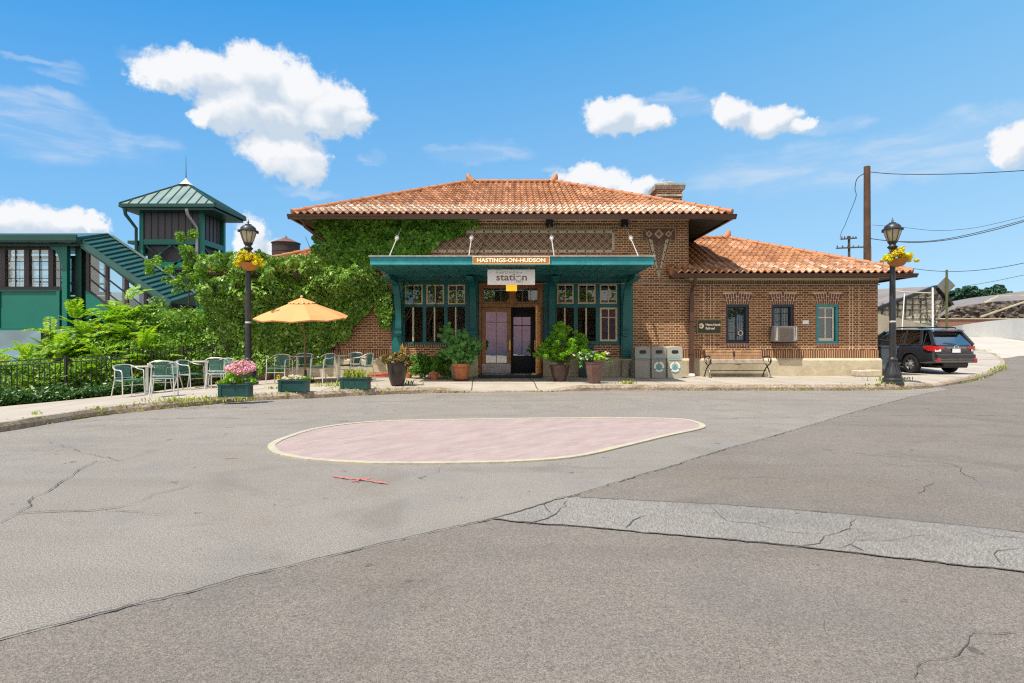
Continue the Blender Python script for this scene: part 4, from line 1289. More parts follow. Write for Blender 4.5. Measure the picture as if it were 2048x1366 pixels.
# ---- splayed brick heads over the wing windows
M['single_brick'] = mat('single_brick', (0.13,0.052,0.030), 0.8, var=0.45, scale=14)
M['mortar'] = mat('cream_mortar', (0.66,0.49,0.35), 0.9, var=0.15)
for a, b in wins:
    mb = MB()
    c = (a+b)/2; hw0 = (b-a)/2+1; hw1 = hw0+5.5
    zb, zt = wz1, fz(586)
    X0 = X_(c, WY)
    s_ = WY/S
    mb.prism_y([(X0-hw0*s_, zb), (X0+hw0*s_, zb), (X0+hw1*s_, zt+.03), (X0-hw1*s_, zt+.03)], WY-.004, WY-.002, 1)
    n = 11
    for i in range(n):
        t0 = (i+.15)/n*2-1; t1 = (i+.85)/n*2-1
        xa0, xb0 = X0+t0*hw0*s_, X0+t1*hw0*s_; xa1, xb1 = X0+t0*hw1*s_, X0+t1*hw1*s_
        zz = zt + (.05 if i == n//2 else 0.0) - abs(i-n//2)*.006
        j = .62 if i % 2 else .36
        for lo, hi in ((0.02, j-.03), (j+.03, 1.0)):
            f = lambda p, q, t: p+(q-p)*t
            mb.prism_y([(f(xa0,xa1,lo), f(zb,zz,lo)), (f(xb0,xb1,lo), f(zb,zz,lo)), (f(xb0,xb1,hi), f(zb,zz,hi)), (f(xa0,xa1,hi), f(zb,zz,hi))], WY-.010, WY-.004, 0)
    # sill bricks
    for i in range(9):
        x = X0-hw0*s_+i*(2*hw0*s_)/9
        mb.box(x+.008, x+2*hw0*s_/9-.008, WY-.02, WY-.004, wz0-.10, wz0-.012, 0)
    mb.box(X0-hw0*s_, X0+hw0*s_, WY-.012, WY-.003, wz0-.105, wz0-.002, 1)
    build('window_head', mb, [M['single_brick'], M['mortar']], st)
# vertical mortar ribs near the wing ends
mb = MB()
for px in (1408, 1421, 1428, 1699, 1705, 1718): mb.box(X_(px, WY)-.008, X_(px, WY)+.008, WY-.003, WY, fz(702), fz(571))
build('mortar_rib', mb, M['mortar'], st)

# ---- wing windows
def frame_box(mb, x0, x1, z0, z1, y0, y1, w, m=0):
    mb.box(x0, x0+w, y0, y1, z0, z1, m); mb.box(x1-w, x1, y0, y1, z0, z1, m)
    mb.box(x0+w, x1-w, y0, y1, z0, z0+w, m); mb.box(x0+w, x1-w, y0, y1, z1-w, z1, m)
def pane(x0, x1, z0, z1, y, parent, m='glass'):
    u = MB(); u.box(x0, x1, y-.003, y+.003, z0, z1)
    return build('pane', u, M[m], parent)
for i, (a, b) in enumerate(wins):
    x0, x1 = X_(a, WY)+.003, X_(b, WY)-.003
    mb = MB()
    if i < 2:
        frame_box(mb, x0, x1, wz0+.003, wz1-.003, WY+.04, WY+.16, .085)
        f = build('window', mb, M['navy'], st)
        u = MB(); frame_box(u, x0+.09, x1-.09, wz0+.09, wz1-.09, WY+.12, WY+.15, .03); u.box((x0+x1)/2-.012, (x0+x1)/2+.012, WY+.12, WY+.15, wz0+.12, wz1-.12)
        build('sash', u, M['black'], f)
        u = MB()
        for k in range(5):
            x = x0+.12+k*(x1-x0-.24)/4; u.tube([(x, WY+.06, wz0+.09), (x, WY+.06, wz1-.09)], .006, 5)
        for z in (wz0+.35, wz0+.7, wz1-.3): u.box(x0+.09, x1-.09, WY+.055, WY+.066, z, z+.012)
        build('window_bars', u, M['black'], f)
        pane(x0+.1, x1-.1, wz0+.1, wz1-.1, WY+.14, f)
        u = MB()
        cx0, cx1 = (x0+.10, x0+.42) if i == 0 else (x0+.1, x1-.1)
        N_ = 24
        for k in range(N_+1):
            x = cx0+(cx1-cx0)*k/N_; y = WY+.27+.02*math.sin(k*1.7)
            u.v += [(x, y, wz0+.05), (x, y, wz1-.05)]
        for k in range(N_): u.f.append((2*k, 2*k+2, 2*k+3, 2*k+1)); u.m.append(0)
        build('curtain', u, M['clothdark'] if i == 0 else M['rustroof'], f)
        if i == 0:
            u = MB(); c = Vector((X_(1482, WY), WY+.05, fz(666)))
            u.tube([c+Vector((math.cos(t)*.075, 0, math.sin(t)*.075)) for t in np.linspace(0, 2*PI, 20)[:-1]], .014, 6, closed=True)
            build('vent_ring', u, M['alu'], f, smooth=True)
    else:
        frame_box(mb, x0, x1, wz0+.003, wz1-.003, WY+.02, WY+.20, .075)
        f = build('window', mb, M['teal_light'], st)
        u = MB(); frame_box(u, x0+.06, x1-.10, wz0+.07, wz1-.08, WY+.10, WY+.14, .05)
        u.box((x0+x1)/2-.035, (x0+x1)/2-.005, WY+.105, WY+.135, wz0+.12, wz1-.13); u.box(x0+.11, x1-.15, WY+.1045, WY+.1355, wz1-.44, wz1-.41)
        u.box(x0+.11, x1-.15, WY+.1045, WY+.1355, wz0+.115, wz0+.17)
        build('sash', u, M['cream_w'], f)
        pane(x0+.1, x1-.14, wz0+.1, wz1-.12, WY+.125, f)
# dark room behind the wing windows
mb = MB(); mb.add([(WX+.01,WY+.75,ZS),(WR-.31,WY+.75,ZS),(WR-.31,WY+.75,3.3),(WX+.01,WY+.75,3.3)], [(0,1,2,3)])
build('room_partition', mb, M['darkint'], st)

# ---- storefront of teal timber
def grid_frame(mb, x0, x1, z0, z1, cols, rows, y0, y1, m=0):
    """timber grid leaving the openings cols x rows free"""
    e = x0
    for (a, b) in cols:
        mb.box(e, a, y0, y1, z0, z1, m)
        f = z0
        for (c, d) in rows:
            mb.box(a, b, y0, y1, f, c, m); f = d
        mb.box(a, b, y0, y1, f, z1, m)
        e = b
    mb.box(e, x1, y0, y1, z0, z1, m)
SFy = FY+.04
mb = MB()
L_cols = [(fx(809),fx(845)),(fx(852),fx(888)),(fx(895),fx(930))]
R_cols = [(fx(1114),fx(1148)),(fx(1156),fx(1192)),(fx(1200),fx(1235))]
zs = fz(689)+.002
rowsL = [(fz(684), fz(614)), (fz(608.5), fz(569))]
grid_frame(mb, fx(805), fx(941), zs, ZH-.002, L_cols, rowsL, SFy, SFy+.14)
grid_frame(mb, fx(1109), fx(1240), zs, ZH-.002, R_cols, [(fz(682.5), fz(615)), (fz(607.5), fz(568))], SFy, SFy+.14)
mb.box(fx(807), fx(939), SFy-.05, SFy, zs, zs+.06); mb.box(fx(1111), fx(1239), SFy-.05, SFy, zs, zs+.06)
mb.box(SX0+.05, SX1-.05, FY-.10, FY+.04-.002, fz(563.5), ZH+.0)
sf = build('shopfront_frame', mb, M['teal'], st)
# posts
def post(px0, px1):
    u = MB(); x0, x1 = fx(px0), fx(px1)
    u.box(x0, x1, FY-.06, FY+.2, zf-.0+.002, fz(564))
    u.box(x0+.04, x1-.04, FY-.085, FY-.06, fz(712), fz(640))
    build('post', u, M['teal'], st, bevel=.008)
post(784,806); post(941,957); post(1086.5,1108); post(1241,1265)
def upper(a, b, z0, z1):
    u = MB(); x0, x1 = a+.002, b-.002
    frame_box(u, x0, x1, z0+.002, z1-.002, SFy+.01, SFy+.07, .045)
    u.box((x0+x1)/2-.016, (x0+x1)/2+.016, SFy+.015, SFy+.065, z0+.047, z1-.047)
    w = build('window', u, M['cream'], st)
    pane(x0+.04, x1-.04, z0+.04, z1-.04, SFy+.04, w)
for a, b in L_cols: upper(a, b, *rowsL[1])
for a, b in R_cols: upper(a, b, fz(607.5), fz(568))
def open_sash(a, b, z0, z1, ang, off=0.0):
    """centre-pivoted casement standing open"""
    u = MB(); w = (b-a)/2-.02; h0, h1 = z0+.02, z1-.02
    u.box(-w, -w+.05, -.0, .04, h0, h1, 0); u.box(w-.05, w, 0, .04, h0, h1, 0)
    u.box(-w+.05, w-.05, 0, .04, h0, h0+.06, 0); u.box(-w+.05, w-.05, 0, .04, h1-.05, h1, 0); u.box(-w+.05, w-.05, .005, .035, h0+(h1-h0)*.68, h0+(h1-h0)*.68+.03, 0)
    u.box(-w, w, -.012, -.0, h0, h0+.05, 1); u.box(-w, -w+.045, -.012, 0, h0+.05, h1, 1); u.box(w-.045, w, -.012, 0, h0+.05, h1, 1)
    u.xform(Matrix.Translation(((a+b)/2+off, SFy+.07, 0)) @ Matrix.Rotation(R(ang), 4, 'Z'))
    s_ = build('window', u, [M['cream'], M['teal']], st)
    g_ = MB(); g_.box(-w+.045, w-.045, .017, .021, h0+.05, h1-.04); g_.xform(Matrix.Translation(((a+b)/2+off, SFy+.07, 0)) @ Matrix.Rotation(R(ang), 4, 'Z'))
    build('pane', g_, M['glass'], s_)
z0, z1 = rowsL[0]
open_sash(*L_cols[0], z0, z1, 97); open_sash(*L_cols[1], z0, z1, 95); open_sash(*L_cols[2], z0, z1, 93)
z0, z1 = fz(682.5), fz(615)
open_sash(*R_cols[0], z0, z1, 86); open_sash(*R_cols[1], z0, z1, 84)
u = MB(); a, b = R_cols[2]
frame_box(u, a+.002, b-.002, z0+.002, z1-.002, SFy-.01, SFy+.05, .055)
u.box((a+b)/2-.018, (a+b)/2+.018, SFy-.005, SFy+.045, z0+.057, z1-.057); u.box(a+.057, b-.057, SFy-.004, SFy+.044, z1-.33, z1-.305)
w = build('window', u, M['cream'], st); pane(a+.05, b-.05, z0+.05, z1-.05, SFy+.02, w)

# ---- door bay
DZ = fz(754)
u = MB()
dx0, dx1 = fx(957.5), fx(1086)
zt0 = fz(614); 
mc0, mc1 = fx(1021), fx(1028)
grid_frame(u, dx0, dx1, zt0, fz(565), [(fx(965),fx(1020)),(fx(1029),fx(1078))], [(fz(607), fz(573))], FY+.03, FY+.18)
u.box(dx0, fx(962.5), FY+.03, FY+.18, DZ, zt0); u.box(fx(1078.5), dx1, FY+.03, FY+.18, DZ, zt0)
df = build('door_frame', u, M['wood'], st, bevel=.006)
u = MB()
for a, b in ((fx(965),fx(1020)),(fx(1029),fx(1078))):
    frame_box(u, a+.002, b-.002, fz(607)+.002, fz(573)-.002, FY+.07, FY+.12, .045)
    for t in (1/3, 2/3): u.box(a+(b-a)*t-.011, a+(b-a)*t+.011, FY+.075, FY+.115, fz(607)+.047, fz(573)-.047)
tr_ = build('transom', u, M['wood'], st)
pane(fx(966), fx(1019), fz(606), fz(574), FY+.1, tr_); pane(fx(1030), fx(1077), fz(606), fz(574), FY+.1, tr_)
def door_leaf(W_, gw=.14):
    """leaf in its own frame: hinge edge at x=0, width W_, z from DZ"""
    h0, h1 = DZ+.01, zt0-.01
    k = fz(727.5)
    u = MB()
    u.box(0, gw, 0, .055, h0, h1); u.box(W_-gw, W_, 0, .055, h0, h1)
    u.box(gw, W_-gw, 0, .045, h1-.15, h1); u.box(gw, W_-gw, 0, .045, h0, k+.03)
    u.box(W_/2-.012, W_/2+.012, .005, .04, k+.03, h1-.15); u.box(gw, W_-gw, .006, .039, fz(645), fz(645)+.024)
    g_ = MB(); g_.box(gw-.01, W_-gw+.01, .02, .026, k+.02, h1-.14)
    kp = MB(); kp.box(.015, W_-.015, -.006, 0, h0+.02, k)
    hd = MB(); hd.box(W_-.055, W_-.015, -.035, -.02, fz(700), fz(681)); hd.box(W_-.045, W_-.025, -.02, 0, fz(698), fz(697)); hd.box(W_-.045, W_-.025, -.02, 0, fz(684), fz(683))
    return u, g_, kp, hd
for k_, (hx, hy, ang, W_) in enumerate([(fx(963), FY+.05, 0, fx(1022)-fx(963)), (fx(1078), FY+.05, 180+81, .93)]):
    parts_ = door_leaf(W_)
    Mx = Matrix.Translation((hx, hy, 0)) @ Matrix.Rotation(R(ang), 4, 'Z')
    for q in parts_: q.xform(Mx)
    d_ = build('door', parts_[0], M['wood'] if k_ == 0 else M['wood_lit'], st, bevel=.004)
    if k_ == 1: d_['label'] = 'right-hand door leaf standing open at a right angle'
    build('door_pane', parts_[1], M['doorglass'], d_); build('kick_plate', parts_[2], M['steel'] if k_ == 0 else M['wood'], d_); build('door_handle', parts_[3], M['brass'], d_)
# vestibule
u = MB()
u.box(fx(957), fx(1090), FY-.15, 20.2, ZS-.02, DZ-.0, 0)
M['floortile'] = mat('vestibule_tiles', (0.10,0.075,0.075), 0.35, var=0.3, scale=8)
build('door_step', u, M['floortile'], st)
u = MB()
VY = 19.9
gx0, gx1 = X_(1024, VY), X_(1062, VY)
grid_frame(u, dx0-.05, dx1+.1, DZ+.002, ZH, [(X_(966, VY), X_(1006, VY)), (X_(1027, VY), X_(1061, VY))], [(Z_(711, VY), Z_(634, VY))], VY, VY+.08)
u.box(X_(1044, VY)-.012, X_(1044, VY)+.012, VY+.01, VY+.06, Z_(711, VY), Z_(634, VY)); u.box(X_(1027, VY), X_(1044, VY)-.012, VY+.01, VY+.06, Z_(652, VY), Z_(652, VY)+.03); u.box(X_(1044, VY)+.012, X_(1061, VY), VY+.01, VY+.06, Z_(652, VY), Z_(652, VY)+.03)
vd = build('inner_door', u, M['black'], st)
pane(X_(1027, VY)-.01, X_(1061, VY)+.01, Z_(711, VY)-.01, Z_(634, VY)+.01, VY+.05, vd, 'doorglass'); pane(X_(966, VY)-.01, X_(1006, VY)+.01, Z_(711, VY)-.01, Z_(634, VY)+.01, VY+.05, vd, 'doorglass')
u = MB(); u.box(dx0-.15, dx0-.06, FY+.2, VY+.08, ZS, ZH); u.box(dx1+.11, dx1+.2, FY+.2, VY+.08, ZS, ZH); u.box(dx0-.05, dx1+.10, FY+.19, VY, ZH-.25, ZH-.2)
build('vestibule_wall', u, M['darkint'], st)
# interior seen through the open windows
u = MB()
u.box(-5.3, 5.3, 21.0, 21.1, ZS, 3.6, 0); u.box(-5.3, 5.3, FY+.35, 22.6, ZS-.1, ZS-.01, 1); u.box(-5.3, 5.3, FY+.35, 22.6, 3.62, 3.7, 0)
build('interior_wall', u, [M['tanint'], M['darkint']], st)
u = MB()
for x in (-4.3, -3.0, 2.6, 3.7): frame_box(u, x, x+.5, 1.45, 2.05, 20.96, 21.0-.002, .05, 0)
u.box(2.2, 4.6, 20.6, 20.95, ZS, 1.25, 0)
build('interior_fitting', u, M['darkint'], st)
u = MB(); u.box(-2.15, -1.55, 20.9, 20.995, .7, 2.6)
M['daylit_brick'] = brickmat('daylight_toned_brick', a=(0.55,0.5,0.45), b_=(0.75,0.7,0.64), mort=(0.35,0.30,0.26))  # daylight on brick beyond a far window, put into pale colours
build('daylit_brick_panel', u, M['daylit_brick'], st)

# ---- canopy: level, projecting almost to the kerb
CYF = 14.75; CXH = 3.68; CZB = Z_(530, CYF); CZT = Z_(512, CYF)
u = MB()
u.box(-CXH+.05, CXH-.05, CYF+.05, FY-.07, CZB+.03, CZT-.06)
cn = build('canopy', u, M['teal'], st)
u = MB()   # boards of the soffit and cross beams
nb = 17
for i in range(nb):
    x = -CXH+.06+i*(2*CXH-.12)/nb
    u.box(x+.01, x+(2*CXH-.12)/nb-.01, CYF+.06, FY-.12, CZB+.012, CZB+.029)
u.box(-CXH+.06, CXH-.06, 16.3, 16.42, CZB-.05, CZB+.012); u.box(-CXH+.06, CXH-.06, 17.85, 17.95, CZB-.05, CZB+.012)
build('soffit', u, M['teal'], cn)
u = MB()
u.box(-CXH, CXH, CYF, CYF+.05, CZB, CZT-.02); u.box(-CXH, -CXH+.05, CYF+.05, FY-.02, CZB, CZT-.02); u.box(CXH-.05, CXH, CYF+.05, FY-.02, CZB, CZT-.02)
u.box(-CXH, CXH, CYF-.02, CYF, CZB, CZB+.035)
build('fascia', u, M['teal_light'], cn, bevel=.006)
u = MB(); u.box(-CXH-.03, CXH+.03, CYF-.04, FY-.02, CZT-.018, CZT+.008)
build('canopy_roof', u, mat('weathered_lead', (0.36,0.38,0.37), 0.6, var=0.35, scale=7), cn)
# curved brackets
def bracket(x):
    u = MB(); w = .095
    outer = [(FY-.06, fz(664)), (FY-.16, fz(664)), (FY-.19, fz(655)), (FY-.20, fz(635)), (FY-.26, 2.35), (FY-.42, 2.75), (FY-.75, CZB-.22), (16.45, CZB-.16), (16.40, CZB-.05)]
    inner_ = [(16.60, CZB-.05), (FY-.80, CZB-.06), (FY-.5, CZB-.22), (FY-.28, CZB-.5), (FY-.12, 2.35), (FY-.065, fz(620))]
    O = outer + inner_
    n = len(outer)
    # strip of quads between two curves
    o_ = [Vector((0, a, b)) for a, b in outer]; i_ = [Vector((0, a, b)) for a, b in ([(FY-.06, fz(664))] + inner_[::-1])]
    oc = resample(catmull(o_, 6), .07); ic = catmull(i_, 6)
    def pick(P, t):
        L = [0]
        for a, b in zip(P[:-1], P[1:]): L.append(L[-1]+(b-a).length)
        d = t*L[-1]
        for k in range(len(P)-1):
            if L[k+1] >= d: return P[k].lerp(P[k+1], (d-L[k])/max(1e-6, L[k+1]-L[k]))
        return P[-1]
    m_ = 26
    for k in range(m_+1):
        a = pick(oc, k/m_); b = pick(ic, k/m_)
        u.v += [(x-w, a.y, a.z), (x+w, a.y, a.z), (x+w, b.y, b.z), (x-w, b.y, b.z)]
    for k in range(m_):
        a = 4*k
        for q in range(4): u.f.append((a+q, a+4+q, a+4+(q+1) % 4, a+(q+1) % 4)); u.m.append(0)
    u.f.append((0,1,2,3)); u.m.append(0); u.f.append((4*m_+3,4*m_+2,4*m_+1,4*m_)); u.m.append(0)
    u.box(x-w-.02, x+w+.02, FY-.22, FY-.062, fz(667), fz(664)+.02); u.box(x-w+.01, x+w-.01, FY-.18, FY-.062, fz(672), fz(667))
    o = build('bracket', u, M['teal'], st)
    bm = bmesh.new(); bm.from_mesh(o.data); bmesh.ops.recalc_face_normals(bm, faces=bm.faces); bm.to_mesh(o.data); bm.free()
for x in (-3.62, -1.23, 1.27, 3.62): bracket(x)
# tie rods with turnbuckles
M['galv'] = mat('galvanised_rod', (0.62,0.62,0.60), 0.35, metal=0.4)
for x in (-3.55, -1.25, 1.22, 3.66):
    a = Vector((x, 16.1, CZT)); b = Vector((x*.985, FY-.03, fz(447)))
    u = MB(); u.tube([a, b], .016, 8)
    rd = build('tie_rod', u, M['galv'], st)
    u = MB(); t = a.lerp(b, .60); d = (b-a).normalized()
    u.tube([t-d*.13, t-d*.12, t-d*.05, t+d*.05, t+d*.12, t+d*.13], [.02,.04,.045,.045,.04,.02], 8)
    u.tube([t+Vector((math.cos(q)*.05, -.02, math.sin(q)*.06)) for q in np.linspace(0, 2*PI, 12)[:-1]], .014, 6, closed=True)
    build('turnbuckle', u, M['galv'], rd, smooth=True)
    if x > 0:
        u = MB(); u.box(b.x-.11, b.x+.11, FY-.13, FY-.021, fz(455), fz(440)-.002)
        build('rod_anchor', u, M['black'], rd)
# station name board on the fascia
u = MB(); nb0, nb1 = X_(945.5, CYF), X_(1099.5, CYF)
u.box(nb0, nb1, CYF-.035, CYF-.021, Z_(529, CYF), Z_(513.5, CYF), 0)
frame_box(u, nb0, nb1, Z_(529, CYF), Z_(513.5, CYF), CYF-.045, CYF-.0355, .014, 1)
nbd = build('name_board', u, [M['sign_orange'], M['cream_w']], st)
t = text_mb('HASTINGS-ON-HUDSON', .137, (nb0+nb1)/2, CYF-.04, Z_(521.3, CYF), .004, bold=.006, spacing=1.04)
w_ = max(p[0] for p in t.v)-min(p[0] for p in t.v)
k = (X_(1091, CYF)-X_(954.5, CYF))/w_
c = (nb0+nb1)/2
t.v = [((p[0]-c)*k+c, p[1], p[2]) for p in t.v]
build('lettering', t, M['sign_cream'], nbd)
# ------------------------------------------------------------------ climbing plants on the building
def in_poly(px, py, P):
    c = np.zeros(len(px), bool); j = len(P)-1
    for i in range(len(P)):
        xi, yi = P[i]; xj, yj = P[j]
        t = ((yi > py) != (yj > py)) & (px < (xj-xi)*(py-yi)/((yj-yi)+1e-9)+xi)
        c ^= t; j = i
    return c
def vnoise(x, y, sc, seed=0):
    """smooth value noise with numpy"""
    r = np.random.default_rng(seed); G = r.random((64, 64))
    u = x*sc; v = y*sc
    i = np.floor(u).astype(int); j = np.floor(v).astype(int); fu = u-i; fv = v-j
    fu = fu*fu*(3-2*fu); fv = fv*fv*(3-2*fv)
    g = lambda a, b: G[a % 64, b % 64]
    return (g(i,j)*(1-fu)+g(i+1,j)*fu)*(1-fv)+(g(i,j+1)*(1-fu)+g(i+1,j+1)*fu)*fv
def ivy_cover(name, label, poly, n, depth, size, m, seed, Y0=FY, strag=5.0, runners=8):
    """leaves over a wall region; depth(px, py) gives how far the growth stands off the wall"""
    rg = np.random.default_rng(seed)
    xs_ = [p[0] for p in poly]; ys_ = [p[1] for p in poly]
    px = rg.uniform(min(xs_)-8, max(xs_)+8, n*3); py = rg.uniform(min(ys_)-8, max(ys_)+8, n*3)
    jx = (vnoise(px, py, .09, seed)-.5)*strag*3 + (vnoise(px, py, .3, seed+1)-.5)*strag; jy = (vnoise(px, py, .09, seed+2)-.5)*strag*3 + (vnoise(px, py, .3, seed+3)-.5)*strag
    k = in_poly(px+jx, py+jy, poly)
    px = px[k][:n]; py = py[k][:n]
    X = (px-1024)*Y0/S; Z = EYE-(py-683)*Y0/S
    dd = depth(px, py)
    lump = (vnoise(X, Z, 1.9, seed+5)*.6+vnoise(X, Z, 4.5, seed+6)*.4)
    dep = dd*(0.15+1.25*lump**1.3) + rg.random(len(X))*0.10*(.6+dd)
    inner = rg.random(len(X)) < 0.25
    dep = np.where(inner, dep*rg.random(len(X)), dep)
    Y = Y0 - 0.04 - dep
    C = np.stack([X, Y, Z], 1)
    # normals follow the lumpy surface
    e = 0.05
    L = lambda a, b: dd*0.9*(vnoise(a, b, 1.9, seed+5)*.6+vnoise(a, b, 4.5, seed+6)*.4)
    gx = (L(X+e, Z)-L(X-e, Z))/(2*e); gz_ = (L(X, Z+e)-L(X, Z-e))/(2*e)
    Nn = np.stack([-gx*1.2, -np.ones(len(X)), -gz_*1.2], 1)
    Nn = Nn + rg.normal(size=Nn.shape)*0.55 + np.array([0, 0, .45])
    sz = size*(.45+1.1*rg.random(len(X))**1.4)
    up_ = np.tile(np.array([0, -.25, -1.0]), (len(X), 1)) + rg.normal(size=(len(X), 3))*.45
    V, F = leaves_mesh(C, Nn, sz, aspect=.85, fold=.25, pointed=.35, rng=rg, updir=up_)
    root = thing(name, label, 'climber', (float(X.mean()), Y0, ZS))
    np_obj('leaves', V, F, m, root)
    mb = MB()
    for i in range(runners):
        a = rg.integers(0, len(X)); p = Vector((X[a], Y0-.03, max(zf, Z.min())))
        q = Vector((X[a]+rg.normal()*.5, Y0-.05, Z[a]))
        mb.tube([p, p.lerp(q, .5)+Vector((rg.normal()*.1, 0, 0)), q], [.02, .014, .006], 5)
    build('stem', mb, M['bark'], root)
    return root
upper_poly = [(634,438),(956,437),(950,452),(936,462),(931,474),(905,477),(893,484),(870,494),(855,508),(835,514),(745,516),(748,540),(640,560),(632,520),(628,480),(640,470)]
ivy_cover('climbing_ivy', 'dark green climber covering the upper brick wall under the main eave', upper_poly, 9000, lambda x, y: 0.16+0.28*np.clip((y-450)/60, 0, 1), .115, M['ivy'], 21)
low_poly = [(424,520),(470,512),(520,510),(545,518),(590,520),(640,512),(700,514),(744,522),(765,545),(778,580),(786,610),(790,640),(772,655),(757,640),(744,606),(737,632),(722,642),(708,660),(698,680),(680,684),(664,700),(655,720),(640,728),(560,742),(520,752),(470,756),(440,740),(420,640),(418,560)]
ivy_cover('climbing_vine', 'thick sunlit vine bulging over the wing wall behind the apricot umbrella', low_poly, 26000,
          lambda x, y: 0.14+0.80*np.exp(-((y-560)/52.0)**2)*np.clip((772-x)/60, 0.15, 1)+0.25*np.clip((620-x)/80, 0, 1), .10, M['ivy_light'], 33, strag=6)
can_poly = [(806,556),(850,558),(905,560),(930,566),(880,566),(852,570),(846,590),(812,600),(806,640),(797,660),(795,600)]
ivy_cover('climbing_tendrils', 'few dark climber tendrils hanging under the vine end of the canopy', can_poly, 260, lambda x, y: 0.10+0*x, .085, M['ivy'], 44, runners=3)

# ------------------------------------------------------------------ street lamps with flower baskets
def lamp(name, label, x, y, zb, H=4.32):
    r = thing(name, label, 'street lamp', (x, y, zb), 0, 'twin lantern street lamps before the station')
    mb = MB()
    mb.lathe([(.26,0),(.26,.05),(.23,.07),(.235,.13),(.20,.16)], (x, y, zb), 24)
    mb.lathe([(.19,.155),(.205,.22),(.19,.30),(.15,.40),(.118,.52),(.105,.60),(.115,.62),(.115,.66),(.085,.70)], (x, y, zb), 24)
    for k in range(12):
        a = k*PI/6; mb.bar((x+.20*math.cos(a), y+.20*math.sin(a), zb+.24), (x+.11*math.cos(a), y+.11*math.sin(a), zb+.58), .02, .02)
    build('base', mb, M['iron'], r, smooth=True)
    mb = MB(); mb.lathe([(.082,.69),(.075,1.8),(.062,H-.82),(.06,H-.80)], (x, y, zb), 20)
    build('post', mb, M['iron'], r, smooth=True)
    for z in (1.62,): 
        mb = MB(); mb.lathe([(.080,z+.0),(.084,z+.01),(.084,z+.035),(.080,z+.045)], (x, y, zb), 20); build('band', mb, M['alu'], r, smooth=True)
    mb = MB(); mb.lathe([(.06,H-.82),(.085,H-.80),(.06,H-.76),(.055,H-.70),(.10,H-.66),(.125,H-.62),(.085,H-.585),(.075,H-.55),(.11,H-.51),(.12,H-.48)], (x, y, zb), 20)
    build('collar', mb, M['iron'], r, smooth=True)
    mb = MB(); mb.lathe([(.10,H-.48),(.13,H-.42),(.185,H-.25),(.205,H-.17)], (x, y, zb), 16)
    gl = build('lamp_globe', mb, M['lamp_glass'], r, smooth=True)
    mb = MB()
    for k in range(8):
        a = k*PI/4+.2
        mb.tube([(x+q*math.cos(a), y+q*math.sin(a), zb+z) for q, z in ((.105,H-.48),(.137,H-.42),(.192,H-.25),(.212,H-.17))], .007, 5)
    build('glass_rib', mb, M['iron'], gl)
    mb = MB(); mb.lathe([(.22,H-.185),(.245,H-.175),(.245,H-.15),(.20,H-.135),(.19,H-.08),(.14,H-.03),(.085,H-.005),(.085,H+.015),(.03,H+.03),(.018,H+.05),(.03,H+.07),(.012,H+.10),(.006,H+.15)], (x, y, zb), 24)
    for k in range(4):
        a = k*PI/2+.6; mb.box(x+.235*math.cos(a)-.02, x+.235*math.cos(a)+.02, y+.235*math.sin(a)-.02, y+.235*math.sin(a)+.02, zb+H-.21, zb+H-.145)
    build('lantern_cap', mb, M['iron'], r, smooth=True)
    return r
lx1, ly1 = X_(496.5, 15.2), 15.2
lz1 = Z_(768, 15.2)
lamp('street_lamp', 'black street lamp beside the pink hydrangea and cafe chairs', lx1, ly1, max(lz1, gz(lx1,ly1)+.13), Z_(450, ly1)-lz1)
lx2, ly2 = X_(1785, 15.0), 15.0
lamp('street_lamp', 'black street lamp standing at the kerb in front of the parked car', lx2, ly2, gz(lx2,ly2)+.13, Z_(446, ly2)-.14)
def basket(label, x, y, z, seed, w=.40):
    rg = np.random.default_rng(seed)
    r = thing('flower_basket', label, 'hanging basket', (x, y, z), 0, 'flower baskets on the street lamps')
    mb = MB(); mb.lathe([(.05,-.02),(.15,.01),(.21,.08),(.235,.17),(.24,.18)], (x, y, z), 18)
    build('basket', mb, M['coir'], r, smooth=True)
    n = 44
    P = np.stack([rg.uniform(-1, 1, size=n)*w*.92, rg.normal(size=n)*.15, .19+np.abs(rg.normal(size=n))*.075], 1)
    P[0, 0] = 0; P[:, 2] -= np.abs(P[:, 0])*.30; P[:, 2] += .10*(1-(P[:, 0]/w)**2)
    V, F = clump_leaves(P+np.array([x, y-.04, z]), np.full(n, .07), 42, .055, rg, aspect=.6)
    np_obj('flowers', V, F, M['yellowfl'], r)
    P2 = np.stack([rg.normal(size=8)*.16, -.06+rg.normal(size=8)*.08, .36+rg.random(8)*.08], 1)
    V, F = clump_leaves(P2+np.array([x, y-.04, z]), np.full(8, .06), 22, .045, rg, aspect=.6)
    np_obj('blossom', V, F, M['dry'], r)
    mb = MB(); mb.bar((x, y, z+.1), (x, y+.10, z+.1), .03); build('hook', mb, M['iron'], r)
basket('yellow flower basket on the lamp beside the cafe tables', X_(499, 15.1), 15.08, Z_(540, 15.1), 3, .36)
basket('yellow and red flower basket on the lamp by the parked car', X_(1794, 14.9), 14.9, Z_(532, 14.9), 5, .40)

